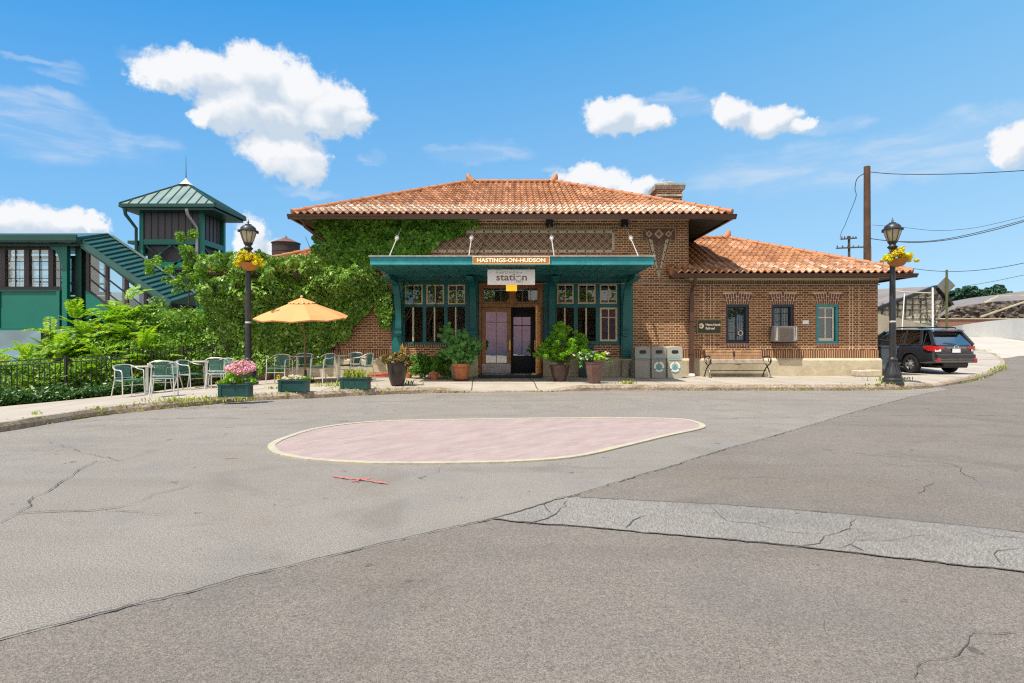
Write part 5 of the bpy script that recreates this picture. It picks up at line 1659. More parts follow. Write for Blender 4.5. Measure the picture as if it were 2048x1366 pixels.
# ------------------------------------------------------------------ cafe furniture
def chair_proto(name, label):
    r = thing(name, label, 'chair', (0,0,0), 0, 'green bistro chairs on the pavement')
    mb = MB(); t = .013
    for s in (-1, 1):
        # front leg rises into the arm which sweeps back round the backrest
        P = [(s*.255,-.27,0),(s*.245,-.235,.43),(s*.25,-.225,.60),(s*.262,-.17,.655),(s*.268,-.02,.665),(s*.262,.10,.69),(s*.225,.19,.745),(s*.13,.235,.775),(0,.245,.785)]
        mb.tube(catmull([Vector(p) for p in P], 4), t, 8)
    build('arm_frame', mb, M['alu'], r, smooth=True, world=False)
    for s in (-1, 1):
        mb = MB(); mb.tube([(s*.235,.27,0),(s*.205,.17,.43),(s*.19,.20,.72)], t, 8)
        build('leg', mb, M['alu'], r, smooth=True, world=False)
    mb = MB()
    mb.tube([(-.245,-.235,.405),(.245,-.235,.405),(.21,.18,.405),(-.21,.18,.405)], .011, 8, closed=True)
    mb.tube([(-.25,-.245,.30),(.25,-.245,.30)], .008, 6); 
    build('seat_frame', mb, M['alu'], r, smooth=True, world=False)
    mb = MB(); n = 13
    for i in range(n):
        x = -.215+i*.43/(n-1); mb.box(x-.0135, x+.0135, -.235, .18, .412+.010*abs(x)/.2, .424+.010*abs(x)/.2)
    for y in (-.2, -.03, .14): mb.box(-.22, .22, y-.012, y+.012, .404, .412)
    mb.box(-.225, .225, -.255, -.235, .395, .425)
    build('seat', mb, M['chair_green'], r, world=False)
    mb = MB(); n = 12
    for i in range(n):
        a = -1+2*i/(n-1); x = a*.155; y = .235-.03*a*a; z1 = .765-.045*a*a
        mb.bar((x*.85, y-.035, .47), (x, y, z1), .0215, .008, 0, up=(0,1,0))
    for z, w, yy in ((.48,.135,.198),(.60,.145,.212),(.70,.15,.225)):
        P = [Vector((a*w, yy-.03*a*a+.006, z)) for a in np.linspace(-1, 1, 9)]; mb.tube(P, .007, 5)
    build('backrest', mb, M['chair_green'], r, world=False)
    mb = MB(); P = [(-.18,.19,.47),(-.10,.215,.465),(.10,.215,.465),(.18,.19,.47)]; mb.tube([Vector(p) for p in P], .009, 6)
    build('back_rail', mb, M['alu'], r, smooth=True, world=False)
    return r
ch0 = chair_proto('bistro_chair', '')
# (photo pixel of the middle of the legs' feet, heading in degrees: 0 = faces the street)
CH = [((243,796), 62, 'green chair at the ring-topped fence, outermost of the terrace'),
      ((327,784), -25, 'green chair behind the round table holding the small cup'),
      ((314,796), 205, 'green chair turning its back to the street at the table with the cup'),
      ((369,781), 78, 'green chair seen side on, between the cup table and the hydrangea'),
      ((428,781), 190, 'green chair standing between the street and the hydrangea table'),
      ((437,770), -12, 'green chair partly hidden behind the pink hydrangea'),
      ((552,768), 0, 'green chair facing the street next to the brown dry-plant pot'),
      ((601,762), 8, 'green chair standing behind the umbrella pole'),
      ((643,767), -32, 'green chair turned towards the station door beside the umbrella pole'),
      ((699,760), -22, 'green chair behind the trough of spiky grass'),
      ((722,764), -105, 'green chair seen in profile beside the coiled red hose')]
first = True
for (px, py), a, lab in CH:
    p = GH(px, py, .14)
    loc = (p.x, p.y, gz(p.x, p.y)+.143)
    # feet are lowest at the front: centre the chair a little behind them
    yaw = R(a)
    loc = (p.x, p.y+.22, gz(p.x, p.y+.22)+.143)
    if first: ch0.location = loc; ch0.rotation_euler = (0,0,yaw); ch0['label'] = lab; first = False
    else: dup(ch0, loc, yaw, lab)
def table_proto():
    r = thing('bistro_table', '', 'table', (0,0,0), 0, 'round pedestal tables on the pavement')
    mb = MB(); mb.lathe([(.30,.70),(.335,.705),(.335,.722),(.33,.726)], (0,0,0), 36); build('tabletop', mb, M['marble'], r, smooth=True, world=False)
    mb = MB(); mb.lathe([(.34,.700),(.342,.704),(.342,.716),(.338,.718)], (0,0,0), 36)
    mb.lathe([(.038,.06),(.038,.70)], (0,0,0), 14); build('pedestal', mb, M['alu'], r, smooth=True, world=False)
    mb = MB()
    for k in range(4):
        a = k*PI/2+.5; mb.bar((0,0,.055), (.26*math.cos(a), .26*math.sin(a), .02), .05, .03)
    mb.lathe([(.06,.02),(.05,.08)], (0,0,0), 12); build('foot', mb, M['steel'], r, world=False)
    return r
tb0 = table_proto(); first = True
for (px, py), lab in [((289,789),'round table with a small cup on it by the iron fence'), ((408,777),'round table behind the pink hydrangea'), ((592,763),'round table between the brown dry-plant pot and the umbrella pole'), ((676,762),'round table near the bare brick wall and the trough of spiky grass')]:
    p = GH(px, py, .14); loc = (p.x, p.y+.1, gz(p.x, p.y+.1)+.143)
    if first: tb0.location = loc; tb0['label'] = lab; first = False; cup = loc
    else: dup(tb0, loc, 0, lab)
mb = MB(); mb.lathe([(.025,0),(.04,.03),(.045,.07),(.03,.072)], (cup[0]+.12, cup[1]-.1, cup[2]+.727), 12)
tag(build('cup', mb, M['white'], smooth=True), 'small white cup standing on a round table by the fence', 'cup')
tag(bpy.data.objects['cup'], cat='cup')

# umbrella
UY = 15.6; up0 = at(611, 768, UY); ux = up0.x; uz = gz(ux, UY)+.14
r = thing('patio_umbrella', 'large apricot canvas umbrella with wooden pole over the cafe tables', 'umbrella', (ux, UY, uz))
mb = MB(); mb.lathe([(.24,0),(.25,.03),(.22,.06),(.06,.09),(.05,.13),(.035,.15),(.032,.34)], (ux, UY, uz), 20); build('base', mb, M['black'], r, smooth=True)
topc = Vector((X_(603, UY), UY, Z_(598, UY)))
mb = MB(); mb.tube([(ux, UY, uz+.1), (ux-.03, UY, uz+1.3), topc+Vector((0,0,-.02))], .021, 10); build('pole', mb, M['umb_pole'], r, smooth=True)
u = MB(); RAD = 1.25; hz = .50
T = Matrix.Translation(topc) @ Matrix.Rotation(R(6.0), 4, 'X')
rings = [(.015,0),(.28,-.105),(.42,-.155),(.75,-.285),(1.05,-.40),(RAD,-hz)]
seg = 8; sub = 6
a0 = PI/8+.12
for (rr, zz) in rings:
    for k in range(seg*sub):
        a = a0+2*PI*k/(seg*sub); f = (k % sub)/sub
        chord = math.cos(PI/seg)/math.cos(2*PI/seg*f-PI/seg)
        sag = (1-abs(2*f-1))
        u.v.append((rr*chord*math.cos(a), rr*chord*math.sin(a), zz - .045*sag*(rr/RAD)**2))
n = seg*sub
for i in range(len(rings)-1):
    for k in range(n): u.f.append((i*n+k, i*n+(k+1) % n, (i+1)*n+(k+1) % n, (i+1)*n+k)); u.m.append(0)
b = len(u.v)
for k in range(n):
    p = u.v[(len(rings)-1)*n+k]; u.v.append((p[0]*.995, p[1]*.995, p[2]-.035))
for k in range(n): u.f.append(((len(rings)-1)*n+k, (len(rings)-1)*n+(k+1) % n, b+(k+1) % n, b+k)); u.m.append(0)
u.xform(T)
cano = build('canopy', u, M['umbrella'], r)
u = MB()
for k in range(n):
    a = a0+2*PI*k/n; f = (k % sub)/sub; ch = math.cos(PI/seg)/math.cos(2*PI/seg*f-PI/seg); sc_ = .018*(1 if k % 3 else -1)
    u.v.append((.36*ch*math.cos(a), .36*ch*math.sin(a), -.112-sc_*.6)); u.v.append((.012*math.cos(a), .012*math.sin(a), .035))
for k in range(n): u.f.append((2*k, 2*((k+1) % n), 2*((k+1) % n)+1, 2*k+1)); u.m.append(0)
u.xform(T); build('vent_cap', u, M['umbrella'], cano)
for k in range(8):
    a = a0+2*PI*k/8; u = MB(); u.tube([(.03*math.cos(a), .03*math.sin(a), -.04), (RAD*.985*math.cos(a), RAD*.985*math.sin(a), -hz-.012)], .008, 5); u.xform(T); build('rib', u, M['umb_pole'], r)
u = MB(); u.lathe([(.02,-.01),(.022,.03),(.036,.05),(.038,.07),(.02,.095)], tuple(topc), 12); build('finial', u, M['cream'], r, smooth=True)

# planter troughs
def trough(label, px0, px1, pyb, seed, kindp, yaw=0, dpt=.24, h=.27):
    p = GH((px0+px1)/2, pyb, .14)
    w = (px1-px0)*p.y/S
    z = gz(p.x, p.y)+.142
    r = thing('planter_trough', label, 'planter', (p.x, p.y, z), R(yaw), 'green planter troughs along the kerb')
    mb = MB()
    n = [(-w/2+.015, 0), (w/2-.015, 0), (w/2-.015, dpt), (-w/2+.015, dpt)]
    mb.box(-w/2+.02, w/2-.02, .01, dpt-.01, .012, h-.02); mb.box(-w/2, w/2, -.01, dpt+.01, h-.035, h)
    for s in (-1, 1): mb.box(s*(w/2-.05)-.035, s*(w/2-.05)+.035, -.004, dpt, 0, h-.03)
    build('trough', mb, M['trough'], r, world=False, bevel=.006)
    mb = MB(); mb.box(-w/2+.03, w/2-.03, .02, dpt-.02, h, h+.006); build('soil', mb, M['soil'], r, world=False)
    return r, (p.x, p.y, z), w, h, dpt
rgp = np.random.default_rng(77)
def plant_local(root, name, P, rad, per, size, m, aspect=.5, **k):
    V, F = clump_leaves(P, rad, per, size, rgp, aspect=aspect, **k)
    return np_obj(name, V, F, m, root, world=False)
r, c, w, h, dp = trough('dark green trough holding the pink hydrangea', 435, 498, 795, 1, 'h', 4)
P = np.stack([.05+rgp.normal(size=22)*.12, .12+rgp.normal(size=22)*.06, h+.03+rgp.random(22)*.20], 1)
plant_local(r, 'foliage', P, np.full(22, .07), 30, .07, M['mint'])
P = np.stack([-.28+rgp.normal(size=6)*.10, .12+rgp.normal(size=6)*.03, h+rgp.random(6)*.05], 1)
plant_local(r, 'foliage', P, np.full(6, .05), 22, .05, M['weed'])
heads = [(-.20,.02,.36),(-.08,.0,.38),(.06,-.02,.36),(.20,.0,.37),(.30,.05,.40),(-.14,.06,.45),(.0,.04,.47),(.14,.05,.46),(.27,.12,.47),(-.06,.10,.53),(.08,.12,.55),(.20,.14,.52),(.0,-.05,.31),(.14,-.04,.33),(-.24,.12,.41)]
P = np.array([(a*.92+.05, b+.08, h+c2*.80-.02) for a, b, c2 in heads])
plant_local(r, 'hydrangea_head', P, np.full(len(P), .075), 85, .034, M['pinkfl'], .9, shell=.85, flat=.8)
r, c, w, h, dp = trough('dark green trough with small white flowers, in front of the umbrella pole', 555, 614, 785, 2, 'w', 2)
P = np.stack([-.02+rgp.normal(size=14)*.10, .12+rgp.normal(size=14)*.05, h+.02+rgp.random(14)*.08], 1); plant_local(r, 'flowers', P, np.full(14, .045), 26, .035, M['whitefl'])
P = np.stack([.22+rgp.normal(size=10)*.09, .12+rgp.normal(size=10)*.05, h+.01+rgp.random(10)*.03], 1); plant_local(r, 'foliage', P, np.full(10, .04), 26, .035, M['mint'])
P = np.array([(-.33,.1,h+.08),(-.34,.1,h+.04)]); plant_local(r, 'leaves', P, np.full(2, .04), 20, .04, M['yellowfl'])
r, c, w, h, dp = trough('dark green trough with spiky pale grass beside the tall dark pot', 678, 737, 779, 3, 'g', -4)

def blades(root, name, c, n, L, spread, m, width=.012, world=True, rg=rgp, lean=.5):
    V = []; F = []
    for i in range(n):
        a = rg.uniform(0, 2*PI); b = np.array(c)+np.array([rg.normal()*spread, rg.normal()*spread*.5, 0])
        l = L*rg.uniform(.5, 1.1); o = np.array([math.cos(a), math.sin(a), 0])*l*lean*rg.uniform(.3, 1.2); s = np.array([-math.sin(a), math.cos(a), 0])*width*rg.uniform(.6, 1.2)
        k = len(V)
        mid = b+o*.45+np.array([0,0,l*.75]); tip = b+o+np.array([0,0,l*rg.uniform(.6, 1)])
        V += [b-s*.6, b+s*.6, mid+s, mid-s, tip]
        F += [(k, k+1, k+2), (k, k+2, k+3), (k+3, k+2, k+4)]
    return np_obj(name, np.array(V), np.array(F), m, root, world=world)
blades(r, 'grass', (0,.12,h), 190, .22, .15, M['weed'], world=False)

# pots
def pot(name, label, cat, x, y, prof, m, n=28, yaw=0, smooth=True, part='pot', soil_r=None, group=None):
    z = gz(x, y)+.142
    r = thing(name, label, cat, (x, y, z), 0, group)
    mb = MB()
    top_r, top_z = prof[-1]
    full = prof+[(top_r-.025, top_z), (top_r-.035, top_z-.06)]
    mb.lathe(full, (0,0,0), n)
    build(part, mb, m, r, world=False, smooth=smooth)
    return r, z
def pw(px, py, Y=None):
    p = GH(px, py, .14); return p.x, p.y
x, y = pw(526, 761); y += .25
r, z = pot('terracotta_pot', 'brown pot of dried drooping plants beside the cafe street lamp', 'pot', x, y, [(.13,0),(.15,.02),(.20,.28),(.215,.40),(.23,.41),(.235,.47)], mat('mottled_brown_pot', (0.12,0.06,0.04), .5, var=.35, scale=9))
P = np.stack([rgp.normal(size=22)*.15, rgp.normal(size=22)*.10, .46+rgp.random(22)*.05-.1*(rgp.random(22) > .6)], 1); plant_local(r, 'dry_plant', P, np.full(22, .05), 30, .05, M['dry'], .35)
blades(r, 'grass', (0,0,.45), 50, .32, .08, M['weed'], world=False, lean=.25)
x, y = pw(791, 773); y += .22
r, z = pot('tall_planter_pot', 'tall dark glazed pot of yellow and maroon coleus beside the herb bushes', 'pot', x, y, [(.12,0),(.155,.02),(.20,.16),(.235,.34),(.248,.48),(.250,.54),(.262,.55),(.262,.575)], M['vase'])
P = np.stack([rgp.normal(size=46)*.19, rgp.normal(size=46)*.14, .62+rgp.random(46)*.22], 1); P[:, 0] = np.clip(P[:, 0], -.33, .36); P[:, 2] -= np.abs(P[:, 0])*.35
plant_local(r, 'foliage', P, np.full(46, .075), 26, .075, M['coleus'], .7)
blades(r, 'grass', (.12,.05,.75), 16, .32, .04, M['dry'], world=False, lean=.2)
x, y = pw(815, 757); y += .15
r, z = pot('orange_pot', 'small bright orange pot with trailing yellow leaves', 'pot', x, y, [(.09,0),(.13,.22),(.15,.23),(.15,.28)], M['terracotta'])
P = np.stack([.06+rgp.normal(size=16)*.10, -.08+rgp.normal(size=16)*.06, .12+rgp.random(16)*.45], 1); plant_local(r, 'foliage', P, np.full(16, .06), 24, .06, M['lime'], .6)
def herb(name, label, px, pyb, wpx, hpx, m, seed, size=.075, asp=.28, Yadd=.2, per=90):
    x, y = pw(px, pyb); y += Yadd
    sc = y/S; rx = wpx*sc/2; hz = hpx*sc
    z = gz(x, y)+.14
    return bushy(name, label, 'plant', (x, y, z+hz*.52), (rx*.95, rx*.7, hz*.46), 50, rx*.34, per, size, m, base_z=z, aspect=asp, seed=seed, trunk=.008, sub_crown='foliage')
herb('rosemary_bush', 'feathery dark green herb bush between the orange pot and the small terracotta pot', 842, 758, 52, 54, M['herb'], 5)
herb('herb_plant', 'leafy herb plant against the wall beside the large terracotta pot', 886, 760, 42, 62, M['herb'], 6)
x, y = pw(867, 760); y += .12
r, z = pot('terracotta_pot', 'small empty-looking terracotta pot between two herb bushes', 'pot', x, y, [(.085,0),(.12,.16),(.14,.165),(.145,.215)], M['terracotta'])
mb = MB(); mb.lathe([(.11,.17),(.11,.18)], (0,0,0), 16); build('soil', mb, M['soil'], r, world=False)
x, y = pw(921, 762); y += .25
r, z = pot('terracotta_pot', 'large terracotta pot on a saucer holding a lobed-leaf shrub by the closed door leaf', 'pot', x, y, [(.175,.03),(.18,.05),(.235,.37),(.27,.38),(.28,.48)], M['terracotta'])
mb = MB(); mb.lathe([(.21,0),(.25,.035),(.235,.04),(.17,.03)], (0,0,0), 24); build('saucer', mb, M['brown_plastic'], r, world=False, smooth=True)
# lobed leaves
def star_leaves(root, name, P, size, m, rg, lobes=5):
    V = []; F = []
    for p in P:
        nrm = Vector((rg.normal()*.5, -1+rg.normal()*.4, .5+rg.normal()*.4)).normalized(); u_ = nrm.orthogonal().normalized(); v_ = nrm.cross(u_)
        a0_ = rg.uniform(0, 2*PI); s = size*rg.uniform(.6, 1.15); k = len(V); c_ = Vector(p)
        V.append(tuple(c_))
        for i in range(lobes*2):
            a = a0_+PI*2*i/(lobes*2); rr = s*(.5 if i % 2 == 0 else .27)
            V.append(tuple(c_+u_*rr*math.cos(a)+v_*rr*math.sin(a)-nrm*s*.06*(i % 2 == 0)))
        for i in range(lobes*2): F.append((k, k+1+i, k+1+(i+1) % (lobes*2)))
    return np_obj(name, np.array(V), np.array(F), m, root, world=False)
P = []
for (cx_, cz_, rx_, rz_, n_) in ((-.38,1.32,.16,.20,70),(-.10,1.02,.20,.26,110),(.22,1.10,.17,.14,60),(.42,1.02,.16,.13,60),(.0,.72,.28,.22,140),(-.30,.82,.22,.12,60),(.28,.75,.14,.20,50),(.02,1.28,.14,.12,40)):
    for _ in range(n_): P.append((cx_+rgp.normal()*rx_*.6, rgp.normal()*.15-.04, cz_+rgp.normal()*rz_*.6))
star_leaves(r, 'foliage', P, .15, M['fig'], rgp)
mb = MB()
for e in ((-.38,0,1.3),(-.1,0,1.1),(.22,0,1.1),(.42,0,1.0),(-.3,0,.8)): mb.tube([(0,0,.4),(e[0]*.4,0,.65),e], [.016,.012,.006], 6)
build('stem', mb, M['stem'], r, world=False)
x, y = pw(1121, 764); y += .25
r, z = pot('brown_pot', 'round brown glazed pot with a large bright green bush by the open door leaf', 'pot', x, y, [(.13,0),(.17,.03),(.235,.22),(.26,.36),(.285,.40),(.29,.455)], M['brown_plastic'])
P = []
rs = np.random.default_rng(3)
for (cx_, cz_, rx_, rz_, n_) in ((-.1,.85,.40,.22,40),(-.30,1.0,.25,.22,22),(.02,1.35,.20,.28,30),(.35,1.05,.22,.22,26),(.62,.95,.16,.24,22),(-.45,.80,.18,.15,14),(.12,.65,.3,.12,16),(.55,1.25,.10,.12,6)):
    for _ in range(n_): P.append((cx_+rs.normal()*rx_*.5, rs.normal()*.22, cz_+rs.normal()*rz_*.5))
V, F = clump_leaves(np.array(P), np.full(len(P), .095), 60, .06, rs, aspect=.45); np_obj('foliage', V, F, M['mint'], r, world=False)
mb = MB()
for e in ((-.3,0,.9),(0,0,1.3),(.35,0,1.0),(.6,0,.95),(.1,.1,.8)): mb.tube([(0,0,.42),(e[0]*.4,0,.6),e], [.018,.013,.006], 6)
build('stem', mb, M['stem'], r, world=False)
mb = MB(); mb.lathe([(.26,.41),(.26,.42)], (0,0,0), 16); build('soil', mb, M['soil'], r, world=False)
x, y = pw(1191, 768); y += .22
r, z = pot('plum_planter_pot', 'faceted plum-coloured pot with white and lime petunias in front of the dark bin', 'pot', x, y, [(.14,0),(.16,.02),(.21,.22),(.245,.42),(.25,.52),(.262,.53),(.262,.56)], M['plum_pot'], n=8, smooth=False)
P = np.stack([-.12+rs.normal(size=26)*.13, rs.normal(size=26)*.10, .62+rs.random(26)*.20], 1); P = np.concatenate([P, [(-.36,-.1,.45),(-.38,-.1,.55),(.36,-.05,.62),(.42,-.05,.56),(-.33,-.1,.65)]])
V, F = clump_leaves(P, np.full(len(P), .065), 30, .05, rs); np_obj('foliage', V, F, M['fig'], r, world=False)
P = np.stack([.10+rs.normal(size=18)*.10, -.08+rs.normal(size=18)*.06, .62+rs.random(18)*.16], 1)
V, F = clump_leaves(P, np.full(len(P), .06), 30, .055, rs, aspect=.8); np_obj('foliage', V, F, M['lime'], r, world=False)
P = np.stack([rs.normal(size=16)*.24, -.10+rs.normal(size=16)*.05, .60+rs.random(16)*.22], 1)
V, F = clump_leaves(P, np.full(16, .04), 16, .035, rs, aspect=.9); np_obj('flowers', V, F, M['whitefl'], r, world=False)

# bins
x0b = X_(1159, 17.6); 
r = thing('litter_bin', 'dark green litter bin with a white recycling label behind the plum pot', 'bin', (X_(1173, 17.6), 17.6, ZS))
mb = MB(); mb.box(X_(1160,17.5), X_(1187,17.5), 17.5, 17.95, ZS, Z_(697,17.5)); mb.box(X_(1158.5,17.5), X_(1188.5,17.5), 17.47, 17.98, Z_(697,17.5), Z_(689,17.5)); mb.box(X_(1164,17.5), X_(1183,17.5), 17.52, 17.9, Z_(689,17.5), Z_(685,17.5))
build('bin_body', mb, M['bin_green'], r, bevel=.012)
mb = MB(); mb.box(X_(1172,17.4), X_(1196,17.4), 17.40, 17.415, Z_(712.5,17.4), Z_(702,17.4)); lb = build('label_plate', mb, M['white'], r)
mb = text_mb('Recycle', .085, X_(1184.5,17.4), 17.396, Z_(707.3,17.4), .003, bold=.002)
for s in (-1, 1):
    c0 = Vector((X_(1184.5+s*9.6,17.4), 17.397, Z_(707.3,17.4))); mb.tube([c0+Vector((math.cos(t)*.028, 0, math.sin(t)*.028)) for t in np.linspace(0, 2*PI, 14)[:-1]], .006, 5, closed=True)
build('lettering', mb, M['black'], lb)
def recycling_bin(px0, px1, label, wide=False, emblem=0, m='bin_dark', Y=17.15):
    a, b = X_(px0, Y), X_(px1, Y); c = (a+b)/2
    H = Z_(693, Y)-ZS; d = .55
    r = thing('recycling_bin', label, 'bin', (c, Y, ZS), 0, 'recycling bins in a row')
    mb = MB(); g_ = .006
    mb.box(a+.012, b-.012, Y+.012, Y+d, ZS+.01, ZS+H*.60)
    frame_box(mb, a+.012, b-.012, ZS+.01, ZS+H*.60, Y, Y+.0118, .03)
    build('bin_body', mb, M[m], r, bevel=.006)
    mb = MB(); zt = ZS+H*.61
    # hood: arched top, oval opening cut as a frame of facets
    w2 = (b-a)/2
    arch = [(a+.004, zt), (b-.004, zt), (b-.004, ZS+H-.05), (b-.03, ZS+H-.02), (c, ZS+H+.012), (a+.03, ZS+H-.02), (a+.004, ZS+H-.05)]
    mb.prism_y(arch, Y-.004, Y+d+.01)
    build('lid', mb, M[m], r, bevel=.010)
    mb = MB(); oz = ZS+H*.83
    ov = []
    for k in range(24):
        t = 2*PI*k/24; ov.append((c+(.055 if math.cos(t) > 0 else -.055)*1.0+.05*math.cos(t), oz+.055*math.sin(t)))
    mb.prism_y(ov, Y-.0055, Y-.0042); build('opening', mb, M['black'], r)
    mb = MB(); mb.box(c-.16, c+.16, Y-.0058, Y-.0042, ZS+H*.665, ZS+H*.705); build('sticker', mb, M['cyan'], r)
    if emblem:
        mb = MB(); ez = ZS+H*.36; R0 = .155
        mb.prism_y([(c+R0*.72*math.cos(t), ez+R0*.72*math.sin(t)) for t in np.linspace(0, 2*PI, 25)[:-1]], Y-.0045, Y-.002, 0)
        for k in range(3):
            b0 = PI/2+k*2*PI/3
            arc = [b0+.20+q*(1.55)/6 for q in range(7)]
            P = [(c+R0*1.03*math.cos(t), ez+R0*1.03*math.sin(t)) for t in arc]+[(c+R0*.66*math.cos(t), ez+R0*.66*math.sin(t)) for t in arc[::-1]]
            mb.prism_y(P, Y-.007, Y-.005, 1 if emblem == 1 else 1)
            t = arc[-1]; mb.prism_y([(c+R0*1.15*math.cos(t), ez+R0*1.15*math.sin(t)), (c+R0*.85*math.cos(t+.36), ez+R0*.85*math.sin(t+.36)), (c+R0*.54*math.cos(t), ez+R0*.54*math.sin(t))], Y-.0074, Y-.005, 1)
        tri = [(0,.085),(-.035,.03),(-.02,.03),(-.06,-.02),(-.035,-.02),(-.08,-.07),(-.012,-.07),(-.012,-.10),(.012,-.10),(.012,-.07),(.08,-.07),(.035,-.02),(.06,-.02),(.02,.03),(.035,.03)]
        mb.prism_y([(c+p[0], ez+p[1]) for p in tri], Y-.0078, Y-.005, 2)
        build('recycling_emblem', mb, [M[m], M['sign_tint'], M['cyan_deep']], r)
M['sign_tint'] = mat('pale_mint_sticker', (0.60,0.72,0.66), .5, var=.04)
M['cyan_deep'] = mat('teal_sticker', (0.04,0.33,0.42), .5, var=.04)
recycling_bin(1269.5, 1301.5, 'recycling bin without an emblem, next to the teal post')
recycling_bin(1302.5, 1333.5, 'middle recycling bin with a tree emblem', emblem=1)
recycling_bin(1334.5, 1365.5, 'recycling bin with an emblem, half in sunlight near the downpipe', emblem=1, m='bin')

# bench
BY = 17.75
bx0, bx1 = X_(1411, BY), X_(1537, BY)
r = thing('park_bench', 'wooden slatted bench with curled black iron ends against the station wall', 'bench', ((bx0+bx1)/2, BY, ZS))
def rel(z): return ZS+z
bk = [(.80,.30),(.70,.275),(.60,.25),(.50,.225)]
for i, (z, dy) in enumerate(bk):
    mb = MB(); mb.bar((bx0+.10, BY+dy, rel(z)), (bx1-.10, BY+dy, rel(z)), .028, .085, 0, up=(0,.25,1)); build('back_slat', mb, M['benchwood'] if i < 3 else M['benchgrey'], r, bevel=.006)
for i in range(5):
    y = BY-.27+i*.105; mb = MB(); mb.bar((bx0+.10, y, rel(.425+.012*abs(i-2))), (bx1-.10, y, rel(.425+.012*abs(i-2))), .09, .028); build('seat_slat', mb, M['benchgrey'], r, bevel=.006)
for s, x in ((-1, bx0+.06), (1, bx1-.06)):
    mb = MB(); t = .019
    mb.tube(catmull([Vector((x, BY-.30, rel(0))), Vector((x, BY-.16, rel(.22))), Vector((x, BY-.02, rel(.36))), Vector((x, BY+.10, rel(.42))), Vector((x, BY+.22, rel(.50))), Vector((x, BY+.32, rel(.86)))], 5), t, 8)
    mb.tube(catmull([Vector((x, BY+.28, rel(0))), Vector((x, BY+.12, rel(.22))), Vector((x, BY-.08, rel(.36))), Vector((x, BY-.26, rel(.44))), Vector((x, BY-.31, rel(.55))), Vector((x, BY-.20, rel(.64))), Vector((x, BY+.0, rel(.65))), Vector((x, BY+.24, rel(.62)))], 5), t, 8)
    mb.tube([Vector((x, BY-.20+.07*math.cos(q), rel(.545)+.07*math.sin(q))) for q in np.linspace(0, 2*PI, 16)[:-1]], .012, 6, closed=True)
    mb.box(x-.035, x+.035, BY-.33, BY-.26, ZS, ZS+.015); mb.box(x-.035, x+.035, BY+.25, BY+.32, ZS, ZS+.015)
    build('bench_end', mb, M['black'], r, smooth=True)
mb = MB(); mb.tube([(bx0+.06, BY+.02, rel(.20)), (bx1-.06, BY+.02, rel(.20))], .011, 6); build('cross_rod', mb, M['black'], r)
mb = MB(); mb.box((bx0+bx1)/2-.02, (bx0+bx1)/2+.02, BY-.28, BY+.20, rel(.39), rel(.405)); mb.box((bx0+bx1)/2-.02, (bx0+bx1)/2+.02, BY+.235, BY+.255, rel(.405), rel(.80)); build('centre_strap', mb, M['black'], r)

# hanging sign, lantern, wall signs, air conditioner
HY = 15.2
r = thing('hanging_sign', 'white cafe sign hanging under the canopy above the door', 'sign', (X_(1022, HY), HY, CZB))
hx0, hx1, hz0, hz1 = X_(975, HY), X_(1070, HY), Z_(569.5, HY), Z_(539, HY)
mb = MB(); mb.box(hx0, hx1, HY, HY+.04, hz0, hz1); build('sign_board', mb, M['sign_white'], r, bevel=.004)
hc = (hx0+hx1)/2
k = HY/S
mb = text_mb('HASTINGS', .078, X_(991.5, HY), HY-.003, Z_(545.5, HY), .003, 'LEFT', 0, spacing=1.35)
fw = max(p[0] for p in mb.v)-min(p[0] for p in mb.v); f_ = (1034-991.5)*k/fw; x0_ = X_(991.5, HY)
mb.v = [((p[0]-x0_)*f_+x0_, p[1], p[2]) for p in mb.v]
for i in range(4):
    xx = X_(1034+i*2.6, HY); mb.tube([(xx, HY-.003, Z_(543.6, HY)), (xx+.03, HY-.003, Z_(547.2, HY))], .004, 4)
mb2 = text_mb('CAFE', .07, X_(1031, HY), HY-.003, Z_(564.5, HY), .003, 'LEFT', 0, spacing=1.3)
mb.add(mb2.v, mb2.f)
build('small_lettering', mb, M['sign_grey'], r)
mb = text_mb('stati', .30, X_(992, HY), HY-.003, Z_(555.0, HY), .003, 'LEFT', .004, spacing=1.0)
fw = max(p[0] for p in mb.v)-min(p[0] for p in mb.v); f_ = (1029.2-992)*k/fw; x0_ = X_(992, HY)
mz0 = min(p[2] for p in mb.v); mz1 = max(p[2] for p in mb.v); tz0, tz1 = Z_(561.2, HY), Z_(548.3, HY)
mb.v = [((p[0]-x0_)*f_+x0_, p[1], (p[2]-mz0)/(mz1-mz0)*(tz1-tz0)+tz0) for p in mb.v]
m2 = text_mb('n', .30, X_(1044.5, HY), HY-.003, Z_(556, HY), .003, 'LEFT', .004)
a_ = min(p[0] for p in m2.v); b_ = max(p[0] for p in m2.v); c_0 = min(p[2] for p in m2.v); d_ = max(p[2] for p in m2.v)
m2.v = [((p[0]-a_)/(b_-a_)*(9.2*k)+X_(1044.5, HY), p[1], (p[2]-c_0)/(d_-c_0)*(Z_(551.6, HY)-tz0)+tz0) for p in m2.v]
mb.add(m2.v, m2.f)
